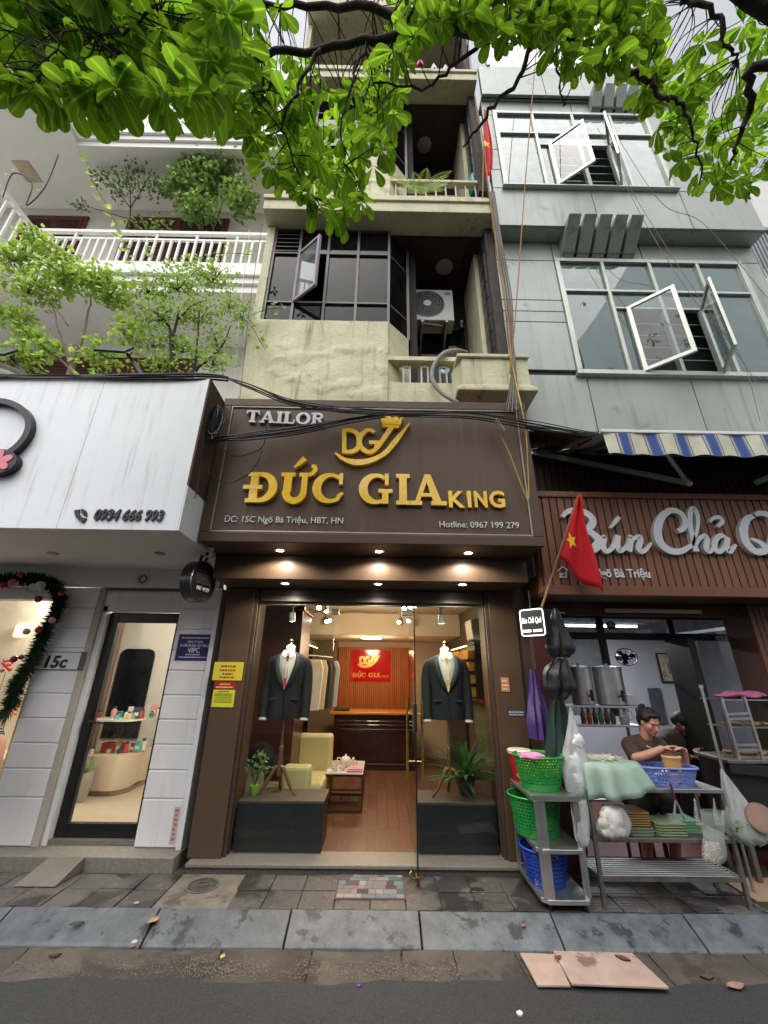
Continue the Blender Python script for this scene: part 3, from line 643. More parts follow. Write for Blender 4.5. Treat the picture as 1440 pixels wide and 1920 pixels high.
MB().box(XR+.002, XR+.12, .12, 3, 0, ZB).build('party_wall', m_brown2, TB); MB().box(XR+.002, XR+.12, .0, 1.5, ZB+.001, ZSLAB0-FLH+.3).build('party_wall', m_weather, TB)
MB().box(XR, XR+.099, 1.51, 6, 2.6, zt2+3).build('party_wall', m_weather, TB)

# open sash on the lowest window
sx0, sz0, sz1 = cols0[1], rows0[1]+.02, rows0[2]-.01; sw = cols0[2]-cols0[1]-.02
a = R(-38); d = Vector((math.cos(a), math.sin(a), 0)); h0 = Vector((sx0+.02, YC+.01, 0)); h1 = h0+d*sw
sash = T('open_sash', None, None); sash.parent = TB; sash.location = Vector((h0.x, h0.y, sz0))-TB.location
m_sash = M('mauve_sash_frame', '8d8290', rough=.5, var=.15)
for p, q in (((h0.x, h0.y, sz0), (h1.x, h1.y, sz0)), ((h0.x, h0.y, sz1), (h1.x, h1.y, sz1)), ((h0.x, h0.y, sz0-.02), (h0.x, h0.y, sz1+.02)), ((h1.x, h1.y, sz0-.02), (h1.x, h1.y, sz1+.02))):
    MB().bar(p, q, .035, .045, up=(d.y, -d.x, 0) if p[2] != q[2] else (0, 0, 1)).build('sash_rail', m_sash, sash, bev=.003)
MB().add([(h0.x, h0.y, sz0), (h1.x, h1.y, sz0), (h1.x, h1.y, sz1), (h0.x, h0.y, sz1)], [(0, 1, 2, 3)]).build('pane', glass('sash_glass', (.35, .38, .4), 1.6, film=.15), sash)

# lowest balcony: stone coping, baluster frames, planter-like bay, door, plants
zrail = Z(733, 668, YC)
MB().box(XB0+.0, X(862, 668, YC)+.5, YC-.01, YC+.13, zrail-.07, zrail).build('balcony_coping', m_cream, TB, bev=.008)
m_rail = M('old_white_rail', 'b4b09c', rough=.7, var=.2, streak=('6f5f4a', .6))
for px_ in (763, 797, 832):
    x = X(px_, 692, YC); zz0, zz1 = zr0, zrail-.07
    fr = T('baluster', None, None); fr.parent = TB; fr.location = Vector((x, YC+.06, zz0))-TB.location
    for q in (-.042, .042): MB().box(x+q-.011, x+q+.011, YC+.05, YC+.075, zz0, zz1-.06).build('baluster_bar', m_rail, fr)
    MB().box(x-.054, x+.054, YC+.049, YC+.076, zz1-.06, zz1-.04).build('baluster_cap', m_rail, fr); MB().box(x-.009, x+.009, YC+.05, YC+.075, zz1-.04, zz1).build('baluster_pin', m_rail, fr)
bx0, bx1 = X(858, 700, -.62), X(992, 700, -.62); bz1 = Z(900, 672, -.62); bz0 = Z(900, 725, -.62)
MB().hexa([(bx0+.06, -.62, bz0), (bx1, -.62, bz0), (bx1, YC+.003, bz0), (bx0-.02, YC+.003, bz0), (bx0+.06, -.62, bz1), (bx1, -.62, bz1), (bx1, YC+.003, bz1), (bx0-.02, YC+.003, bz1)]).build('balcony_bay', m_cream, TB, bev=.006)
MB().box(bx0-.0, bx1+.02, -.67, YC+.002, bz0-.055, bz0-.001).build('bay_moulding', m_cream, TB, bev=.015)
MB().box(bx0-.03, bx1+.04, -.71, YC+.001, bz0-.12, bz0-.056).build('bay_moulding', m_cream, TB, bev=.015)
MB().box(bx0+.0, bx1+.02, -.65, YC+.004, bz1+.001, bz1+.05).build('bay_moulding', m_cream, TB, bev=.01)
dz0, dz1 = Z(830, 665, .74)-.4, Z(830, 618, .74); dx0, dx1 = X(778, 640, .74), X(876, 640, .74)
dd = MB().box(dx0, dx1, .70, .748, dz0-.6, dz1).build('balcony_door', M('dark_door', '15191a', rough=.3), TB)
MB().box(dx0+.05, dx1-.05, .692, .699, dz0-.5, dz1-.06).build('door_pane', m_glass_dark, dd)
# outdoor unit of the air conditioner
def outdoor_unit(c, w, h, d, lab, s=1.):
    t = T('air_conditioner', lab, 'air conditioner', (c[0], c[1]+d/2, c[2])); x, y, z = c
    mw = M('ac_white', 'c9cac2', rough=.5, var=.08, streak=('8a8274', .5)); md = M('ac_grille', '3a3d3c', rough=.6)
    bd = box('casing', mw, t, x-w/2, x+w/2, y, y+d, z, z+h, bev=.012)
    fc = (x-w*.16, y-.002, z+h*.52); rr = h*.41
    MB().cyl((fc[0], y-.001, fc[2]), (fc[0], y-.006, fc[2]), rr, n=28).build('fan_recess', md, t)
    g = MB()
    for k in range(1, 6):
        r = rr*k/5; g.tube([(fc[0]+r*math.cos(2*math.pi*j/24), y-.014, fc[2]+r*math.sin(2*math.pi*j/24)) for j in range(25)], .0035, 4, cap=False)
    for k in range(10):
        a = 2*math.pi*k/10; g.tube([(fc[0], y-.012, fc[2]), (fc[0]+rr*math.cos(a), y-.012, fc[2]+rr*math.sin(a))], .003, 4)
    g.build('fan_guard', M('ac_guard', '8c8f89', rough=.5), t)
    MB().cyl((fc[0], y-.012, fc[2]), (fc[0], y-.02, fc[2]), rr*.24, n=18).build('hub_cap', mw, t, smooth=40)
    for q in (-.3, .3): MB().box(x+w*q-.02, x+w*q+.02, y-.02, y+d+.2, z-.06, z-.001).build('bracket', m_steeld, t); MB().bar((x+w*q, y-.01, z-.05), (x+w*q, y+d+.15, z-.3), .03, .03).build('bracket_strut', m_steeld, t)
    box('badge', M('ac_badge', '3f8f94', rough=.4), t, x+w*.3, x+w*.43, y-.004, y-.0005, z+h*.82, z+h*.9, bev=.0)
    MB().cyl((x-w*.32, y+.02, z-.065), (x+w*.2, y+.02, z-.11), .03, .02, 8).build('pipe_bundle', M('pipe_wrap', '6d675e', rough=.9, var=.3, vs=20), t, smooth=60)
    return t
acz0, acz1 = Z(815, 600, .32), Z(815, 543, .32)
outdoor_unit((X(813, 570, .32), .32, acz0), X(850, 570, .32)-X(776, 570, .32), acz1-acz0, .28, 'white outdoor air conditioner unit hung in the lowest balcony')
sc = T('security_camera', 'small black dome camera on the balcony wall beside the door', 'camera', at(865, 605, .6))
p = at(865, 608, .55); MB().ell(p, .05, .05, .05).build('dome', m_black, sc, smooth=60); MB().cyl((p.x, p.y, p.z-.11), (p.x, p.y, p.z-.03), .045, .05).build('housing', m_black, sc, smooth=40); MB().cyl((p.x, p.y-.05, p.z+.01), (p.x, p.y-.056, p.z+.01), .02).build('lens', M('pale_lens', '9a9a98', rough=.2), sc)
# corrugated conduit looping over the coping
hose = [(875, 662, -.1), (856, 657, -.25), (830, 664, -.4), (812, 690, -.42), (812, 715, -.43), (830, 738, -.46), (862, 756, -.55)]
MB().tube(smoothpath([at(*q) for q in hose], 8), .028, 10).build('corrugated_hose', M('grey_hose', '8b857c', rough=.8, var=.25, vs=40, bump=.6, bs=120), label='thick grey corrugated hose looping over the lowest balcony coping', cat='hose', smooth=50)
# a round sticker glimpsed through the balusters
st = T('round_sticker', 'blue and white round sticker behind the balcony balusters', 'sticker', at(833, 693, .0)); p = at(833, 693, .0)
MB().cyl(p, p+Vector((0, -.004, 0)), .075, n=22).build('sticker_disc', M('sticker_blue', '4d8fae', rough=.4), st)
MB().ribbon([(.04*math.cos(R(a)), .04*math.sin(R(a))) for a in range(30, 331, 20)], .018, p, (1, 0, 0), (0, 0, 1), .005, .007).build('sticker_mark', M('sticker_white', 'd5dde0'), st)
box('water_tank', M('grey_drum', '6c6c68', rough=.5, metal=.4), None, X(822, 700, .05), X(842, 700, .05), .06, .2, zr0-.1, zrail-.1, bev=.03, label='grey metal canister behind the lowest balcony balusters', cat='canister')

# ---------------------------------------------------------------- upper balcony: rail, drum, clothes
zra = Z(800, 336, YC)
MB().box(XB0, XR, YC, YC+.1, zra-.06, zra).build('balcony_coping', m_cream, TB, bev=.006)
for j in range(9):
    x = XB0+.1+j*(XR-XB0-.15)/8; MB().cyl((x, YC+.05, zr1-.3), (x, YC+.05, zra-.06), .014, n=8).build('baluster', m_rail, TB, smooth=40)
p = at(893, 350, YC+.2)
tk = T('green_drum', 'turquoise plastic drum on the upper balcony beside the flag', 'drum', (p.x, p.y, p.z-.2))
MB().lathe([(.10, 0), (.125, .04), (.13, .2), (.13, .35), (.1, .45), (.05, .47)], (p.x, p.y, p.z-.2), 20).build('drum_body', M('turquoise_plastic', '1d8f86', rough=.4), tk, smooth=50)
MB().lathe([(.05, .471), (.055, .5), (.001, .505)], (p.x, p.y, p.z-.2), 14, close=False).build('drum_cap', M('turquoise_cap', '14736c'), tk, smooth=50)
pe = at(735, 60, -.1)
for j, (px_, py_, c) in enumerate(((772, 122, 'c23a4e'), (787, 118, 'd86a86'), (813, 128, 'cfcfd6'), (835, 130, 'c4c7cc'), (848, 132, 'b9bdc4'))):
    q = at(px_, py_, YC-.02)
    mb = MB(); mb.add([(q.x-.07, q.y, q.z-.12), (q.x+.07, q.y-.02, q.z-.12), (q.x+.05, q.y-.03, q.z), (q.x, q.y-.03, q.z+.12), (q.x-.05, q.y-.01, q.z), (q.x, q.y-.06, q.z-.1), (q.x, q.y+.03, q.z-.1)], [(0, 5, 3, 4), (5, 1, 2, 3), (1, 6, 3, 2), (6, 0, 4, 3)])
    mb.build('drying_garment', M('garment_'+c, c, rough=.9), None, label=f'small {["dark red", "pink", "white", "pale grey", "bluish grey"][j]} garment drying on the top balcony rail', cat='garment', group='clothes drying on the top balcony', smooth=60)
p = at(803, 105, .55)
dl = T('satellite_dish', 'grey oval dish on the dark plank wall of the top balcony', 'dish', p)
MB().tube([p, p+Vector((0, -.02, 0)), p+Vector((0, -.045, .01))], [.04, .12, .2], 22).build('dish_plate', M('dish_grey', '7d7568', rough=.6), dl, smooth=50)
# ================================================================== lettering kit
def arc(cx, cy, rx, ry, a0, a1, n=16): return [(cx+rx*math.cos(R(a0+(a1-a0)*i/n)), cy+ry*math.sin(R(a0+(a1-a0)*i/n))) for i in range(n+1)]
def rc(x0, y0, x1, y1): return ('p', [(x0, y0), (x1, y0), (x1, y1), (x0, y1)])
def slab_letter(ch):
    """Bold slab-serif capitals, cap height 1; returns (pieces, advance)."""
    w, s, h = .23, .09, .13
    def stem(x, top=True, bot=True):
        r = [rc(x, 0, x+w, 1)]
        if top: r.append(rc(x-s, 1-h, x+w+s, 1))
        if bot: r.append(rc(x-s, 0, x+w+s, h))
        return r
    if ch in 'DĐ':
        pc = stem(.12)+[('r', [(.2, .935), (.38, .935)]+arc(.40, .5, .40, .435, 85, -85, 16)+[(.38, .065), (.2, .065)], [.13, .13]+[.13+.12*math.cos(R(85-170*i/16)) for i in range(17)]+[.13, .13])]
        if ch == 'Đ': pc.append(rc(-.08, .44, .48, .57))
        return pc, 1.0
    if ch in 'UỨ':
        pc = [rc(.1, .35, .1+w, 1), rc(.01, 1-h, .42, 1), rc(.62, .35, .62+.17, 1), rc(.54, 1-h, .88, 1), ('r', arc(.445, .38, .26, .315, 180, 360, 16), [.23-.04*i/16 for i in range(17)])]
        if ch == 'Ứ': pc += [('r', [(.80, .92), (.92, .98), (1.0, 1.1), (.97, 1.22), (.88, 1.24)], [.1, .13, .15, .15, .1]), ('r', [(.36, 1.17), (.50, 1.32), (.66, 1.5)], [.05, .13, .19])]
        return pc, .98
    if ch in 'CG':
        ws = [.12+.14*max(0, -math.cos(R(50+260*i/22))) for i in range(23)]
        pc = [('r', arc(.5, .5, .40, .435, 50, 312, 22), ws), rc(.75, .62, .86, 1.0)]
        if ch == 'C': pc.append(('r', [(.74, .2), (.8, .27), (.88, .34)], [.13, .12, .08])); return pc, .98
        pc += [rc(.67, .02, .86, .45), rc(.56, .37, .98, .49)]; return pc, 1.06
    if ch == 'I': return stem(.12), .47
    if ch == 'A': return [('p', [(.08, 0), (.22, 0), (.58, 1), (.42, 1)]), ('p', [(.70, 0), (.95, 0), (.60, 1), (.40, 1)]), rc(.25, .27, .75, .38), rc(-.02, 0, .33, h), rc(.6, 0, 1.06, h)], 1.05
    if ch == 'T': return [rc(.34, 0, .34+w, 1), rc(.24, 0, .67, h), rc(.02, 1-h, .89, 1), rc(.02, .7, .11, 1), rc(.80, .7, .89, 1)], .92
    if ch == 'L': return stem(.12)+[rc(.2, 0, .78, h), rc(.69, 0, .78, .34)], .84
    if ch == 'O': return [('r', arc(.48, .5, .36, .43, 0, 360, 28), [.13+.12*abs(math.cos(R(360*i/28))) for i in range(29)])], .98
    if ch == 'R': return stem(.12)+[('r', [(.2, .935), (.42, .935)]+arc(.46, .725, .26, .21, 80, -80, 10)+[(.42, .515), (.2, .515)], .16), ('r', [(.45, .52), (.62, .3), (.74, .06), (.92, .06)], [.17, .2, .2, .12])], 1.0
def add_letter(ch, o, U, V, hgt, depth, mat, par, wscale=1., bev=.003):
    pcs, adv = slab_letter(ch); mb = MB(); U, V = Vector(U)*hgt*wscale, Vector(V)*hgt
    nU, nV = Vector(U).normalized(), Vector(V).normalized()
    for i, pc in enumerate(pcs):
        e = i*.0006
        sc = lambda q: [(x*hgt*wscale, y*hgt) for x, y in q]
        if pc[0] == 'p': mb.prism(sc(pc[1]), o, nU, nV, 0, depth+e)
        else:
            ww = pc[2]; ww = [q*hgt for q in ww] if isinstance(ww, (list, tuple)) else ww*hgt
            mb.ribbon(sc(pc[1]), ww, o, nU, nV, 0, depth+e)
    return mb.build('letter', mat, par), adv*hgt*wscale
def word(txt, pL, pR, hgt, depth, mat, par, Y):
    """Set a slab-serif word between two points on the plane y = Y."""
    tot = sum(.6 if c == ' ' else slab_letter(c)[1] for c in txt); U = (pR-pL); ws = U.length/(tot*hgt); U = U.normalized(); x = 0
    for c in txt:
        if c == ' ': x += .6*hgt*ws; continue
        ob, a = add_letter(c, pL+U*x, U, (0, 0, 1), hgt, depth, mat, par, ws); x += a
def pstroke(path, w_px, Y, d0, d1, mb, ppm):
    """Stroke traced in photo pixels onto the vertical plane y = Y."""
    q = [at(a, b, Y) for a, b in path]; q2 = smoothpath([(p.x, p.z, 0) for p in q], 5); n = len(q2)
    ws = w_px if isinstance(w_px, (list, tuple)) else [w_px]*len(path)
    wi = []
    for i in range(n):
        t = i/(n-1)*(len(ws)-1); k = min(int(t), len(ws)-2) if len(ws) > 1 else 0; f = t-k
        wi.append((ws[k]*(1-f)+ws[min(k+1, len(ws)-1)]*f)/ppm)
    mb.ribbon([(p[0], p[1]) for p in q2], wi, (0, Y, 0), (1, 0, 0), (0, 0, 1), d0, d1); return mb

# ================================================================== tailor sign
SY = -.855
SG = T('tailor_sign', 'large brown tailor sign box with gold raised letters over the glass shop', 'sign', (-.09, SY, ZB))
m_signp = M('sign_panel_brown', '554334', rough=.42, spec=.35, var=.1, vs=1.8, streak=('75655a', .4, 10))
SX0, SX1 = -1.688, 1.515
MB().box(SX0, SX1, SY+.012, SY+.06, ZB-.004, ZT).build('panel', m_signp, SG)
fw = .085
for b in ((SX0-.004, SX1+.004, ZB-.008, ZB+fw), (SX0-.004, SX1+.004, ZT-fw, ZT+.008)): MB().box(b[0], b[1], SY-.004, SY+.055, b[2], b[3]).build('frame', m_brown, SG, bev=.006)
for b in ((SX0-.004, SX0+fw), (SX1-fw, SX1+.004)): MB().box(b[0], b[1], SY-.0035, SY+.054, ZB+fw+.001, ZT-fw-.001).build('frame', m_brown, SG, bev=.006)
m_bead = M('sign_bead', '8d857c', rough=.35, metal=.6)
i0, i1, j0, j1 = SX0+fw+.001, SX1-fw-.001, ZB+fw+.001, ZT-fw-.001
for b in ((i0, i1, j0, j0+.018), (i0, i1, j1-.018, j1), (i0, i0+.018, j0+.0185, j1-.0185), (i1-.018, i1, j0+.0185, j1-.0185)): MB().box(b[0], b[1], SY-.001, SY+.012, b[2], b[3]).build('bead', m_bead, SG, bev=.004)
for xs_ in (X(790, 900, SY), ): MB().box(xs_-.001, xs_+.001, SY+.0105, SY+.0125, j0+.02, j1-.02).build('panel_joint', m_black, SG)
m_goldl = M('gold_letter', 'ecbc04', rough=.28, var=.1, spec=.7, coat=.4)
m_whl = M('white_letter', 'd2d3d6', rough=.45, var=.04)
LY = SY+.012
word('ĐỨC', at(459, 945, LY), at(649, 947, LY), (at(500, 889, LY)-at(500, 945, LY)).z, .045, m_goldl, SG, LY)
word('GIA', at(674, 948, LY), at(836, 951, LY), (at(750, 892, LY)-at(750, 949, LY)).z, .045, m_goldl, SG, LY)
for c, a, b in (('K', 841, 871), ('I', 876, 883), ('N', 889, 913), ('G', 917, 946)):
    p0, p1 = at(a, 953, LY), at(b, 954, LY); text(c, p0, .235, m_goldl, SG, depth=.04, fit=(p1-p0).x, bold=.007, name='letter')
word('TAILOR', at(461, 794, LY), at(611, 800, LY), .145, .03, m_whl, SG, LY)
p0, p1 = at(420, 979, LY), at(643, 985, LY); text('ĐC: 15C Ngõ Bà Triệu, HBT, HN', p0, .088, m_whl, SG, depth=.012, fit=(p1-p0).x, bold=.0)
p0, p1 = at(824, 989, LY), at(973, 991, LY); text('Hotline: 0967 199 279', p0, .088, m_whl, SG, depth=.012, fit=(p1-p0).x, bold=.0)
PPM = 178.
def logo(name, par, mat, mp, ppm, Y, depth):
    lg = T(name, None, None); lg.parent = par; c = at(*mp(700, 830), Y); lg.location = c-wloc(par); dn = dict(depth=depth)
    def st(nm, path, w, e=0.):
        mb = MB(); pstroke([mp(*q) for q in path], w, Y, 0, depth+e, mb, ppm); return mb
    k = ppm/PPM
    st('a', [(646, 852), (646, 810)], 8*k).build('logo_letter', mat, lg)
    st('a', [(643, 811), (660, 811), (672, 820), (672, 842), (660, 850), (643, 850)], [7*k, 8*k, 9*k, 9*k, 8*k, 7*k], .0006).build('logo_letter', mat, lg)
    st('a', [(703, 814), (690, 810), (676, 822), (676, 840), (690, 851), (704, 846), (706, 834)], [6*k, 8*k, 9*k, 9*k, 8*k, 8*k, 6*k], .0012).build('logo_letter', mat, lg)
    st('a', [(692, 833), (712, 833)], 7*k, .0018).build('logo_letter', mat, lg)
    st('a', [(706, 846), (722, 822), (736, 802)], [6*k, 9*k, 9*k], .0024).build('logo_stroke', mat, lg)
    st('a', [(717, 802), (748, 804)], 6*k, .0030).build('logo_stroke', mat, lg)
    st('a', [(629, 853), (650, 866), (685, 868), (718, 856), (742, 830), (768, 797)], [3*k, 7*k, 8*k, 9*k, 10*k, 1.5*k], .0036).build('swoosh', mat, lg)
    st('a', [(636, 862), (665, 874), (700, 868), (728, 848), (747, 818)], [2*k, 4*k, 4*k, 5*k, 2*k], .0042).build('swoosh', mat, lg)
    q = [mp(*z) for z in ((716, 799), (713, 784), (722, 790), (728, 781), (735, 789), (744, 782), (747, 791), (755, 786), (751, 801))]; pts = [at(a, b, Y) for a, b in q]
    MB().prism([(p.x, p.z) for p in pts], (0, Y, 0), (1, 0, 0), (0, 0, 1), 0, depth+.0048).build('crown', mat, lg)
logo('logo', SG, m_goldl, lambda a, b: (a, b), PPM, LY, .04)

# ================================================================== red wall sign inside the shop, desk and furniture
RS = T('red_shop_sign', 'shiny red panel with gold logo on the slatted timber wall', 'sign', (-.17, 4.5, 1.46))
RY = 4.50; a0, a1 = at(658, 1218, RY), at(733, 1278, RY)
MB().box(a0.x, a1.x, RY+.002, RY+.024, a1.z, a0.z).build('panel', M('red_acrylic', 'b3101a', rough=.12, var=.02, coat=.5), RS, bev=.004)
m_goldt = M('gold_foil', 'dca356', rough=.3, metal=.4)
logo('logo', RS, m_goldt, lambda a, b: (658+(a-700)*.30+34, 1237+(b-826)*.30), 84*.30*1.6, RY, .006)
word('ĐỨC', at(661, 1270, RY), at(686, 1270, RY), .085, .006, m_goldt, RS, RY); word('GIA', at(691, 1270, RY), at(714, 1270, RY), .085, .006, m_goldt, RS, RY)
text('KING', at(716, 1270, RY), .06, m_goldt, RS, depth=.005, fit=.14)
# reception desk
DK = T('reception_desk', 'dark mahogany reception desk with amber timber top in the shop', 'desk', (-.15, 3.6, .07))
m_dk = M('desk_mahogany', '321510', rough=.3, var=.25, vs=5, stretch=(.6, 6, 6), coat=.4)
box('body', m_dk, DK, -.78, .60, 3.62, 4.1, .07, .93); box('top', M('desk_top', 'b5762f', rough=.3, var=.2, vs=6, stretch=(.6, 5, 5)), DK, -.86, .66, 3.5, 4.2, .931, .975, bev=.008)
for z in (.80, .74, .14): MB().box(-.785, .605, 3.60, 3.619, z, z+.03).build('moulding', m_dk, DK, bev=.008)
box('front_panel', m_dk, DK, -.66, .50, 3.602, 3.6195, .2, .70, bev=.012); box('cloth_pile', M('folded_cloth', '2c2a2a', rough=.9), None, -.80, -.52, 3.6, 3.85, .977, 1.03, bev=.02, label='dark folded cloth lying on the left end of the desk', cat='cloth')
# side table with tea set
TBL = T('side_table', 'small white-topped side table with slim dark legs inside the shop', 'table', (-.41, 1.75, .07))
m_tl = M('bronze_leg', '5a4632', rough=.4, metal=.7)
tx0, tx1, ty0, ty1 = -.645, -.175, 1.38, 2.12
box('top', M('white_tabletop', 'd8cdc4', rough=.25), TBL, tx0, tx1, ty0, ty1, .462, .48)
for x in (tx0+.012, tx1-.012):
    for y in (ty0+.012, ty1-.012): MB().box(x-.011, x+.011, y-.011, y+.011, .07, .462).build('leg', m_tl, TBL)
for z in (.085, .30):
    for y in (ty0+.012, ty1-.012): MB().box(tx0+.024, tx1-.024, y-.009, y+.009, z-.009, z+.009).build('rail', m_tl, TBL)
    for x in (tx0+.012, tx1-.012): MB().box(x-.009, x+.009, ty0+.024, ty1-.024, z-.009, z+.009).build('rail', m_tl, TBL)
m_porc = M('porcelain', 'd9d4cc', rough=.15, var=.05, spots=('5a6a55', 40, .68))
tp = T('teapot', 'white porcelain teapot on the side table', 'teapot', (-.42, 1.72, .48))
MB().lathe([(.03, 0), (.055, .01), (.075, .05), (.068, .09), (.045, .115), (.02, .122), (.012, .13), (.014, .142), (.001, .147)], (-.42, 1.72, .481), 20).build('pot_body', m_porc, tp, smooth=50)
MB().tube(smoothpath([(-.355, 1.72, .525), (-.33, 1.72, .55), (-.315, 1.72, .59)], 4), [.018]*8+[.01], 8).build('spout', m_porc, tp, smooth=60)
MB().tube(smoothpath([(-.485, 1.72, .575), (-.525, 1.72, .58), (-.53, 1.72, .54), (-.49, 1.72, .515)], 4), .008, 6).build('handle', m_porc, tp, smooth=60)
for i, (x, y, l) in enumerate(((-.56, 1.62, 'left of the teapot'), (-.55, 1.85, 'far left behind'), (-.53, 1.45, 'at the near left corner'), (-.30, 1.85, 'far right behind the teapot'), (-.44, 1.5, 'in front of the teapot'))):
    c = T('tea_cup', f'small white tea cup on the side table, {l}', 'cup', (x, y, .48), 'tea cups on the side table')
    MB().lathe([(.018, 0), (.03, .02), (.034, .045), (.031, .045), (.026, .02), (.001, .008)], (x, y, .4815), 16, close=False).build('cup', m_porc, c, smooth=50); MB().lathe([(.05, 0), (.052, .006), (.001, .004)], (x, y, .4803), 16).build('saucer', m_porc, c, smooth=50)
bk = T('magazine_stack', 'small stack of pink and red magazines on the side table', 'magazine', (-.28, 1.45, .48))
for i, c in enumerate(('b04a62', 'd7c6c6', 'c88a98')): MB().hexa([(-.38+i*.006, 1.40, .4812+i*.012), (-.19+i*.004, 1.40+.01*i, .4812+i*.012), (-.19, 1.56, .4812+i*.012), (-.38, 1.55, .4812+i*.012), (-.38+i*.006, 1.40, .492+i*.012), (-.19+i*.004, 1.40+.01*i, .492+i*.012), (-.19, 1.56, .492+i*.012), (-.38, 1.55, .492+i*.012)]).build('magazine', M('mag_'+c, c, rough=.4, var=.25, vs=30), bk)
# armchair
AC = T('cream_armchair', 'cream upholstered armchair behind the left display window', 'armchair', (-1.1, 1.1, .07))
m_cr = M('cream_leather', 'c9bb86', rough=.5, var=.08)
for nm, b in (('seat', (-1.30, -.62, .95, 1.62, .22, .46)), ('backrest', (-1.05, -.60, 1.63, 1.82, .22, .86)), ('armrest', (-1.05, -.74, .74, .94, .22, .66)), ('armrest', (-1.5, -1.3, .95, 1.62, .22, .7))): box(nm, m_cr, AC, *b, bev=.035)
for x in (-1.42, -.70):
    for y in (.84, 1.74): MB().cyl((x, y, .07), (x, y, .22), .02, n=10).build('leg', m_tl, AC)
# black display plinths
m_pl = M('plinth_black', '191b1f', rough=.45, var=.12, spots=('2b2f33', 18, .62)); m_plt = M('plinth_top', '55473f', rough=.5, var=.1)
for nm, x0, x1 in (('left', -1.335, -.515), ('right', .40, 1.148)):
    t = T('display_plinth', f'long black plinth standing behind the {nm} shop window', 'plinth', ((x0+x1)/2, .45, .07))
    box('base', m_pl, t, x0, x1, .242, .66, .0705, .455); box('top', m_plt, t, x0-.004, x1+.004, .238, .664, .456, .475, bev=.003)

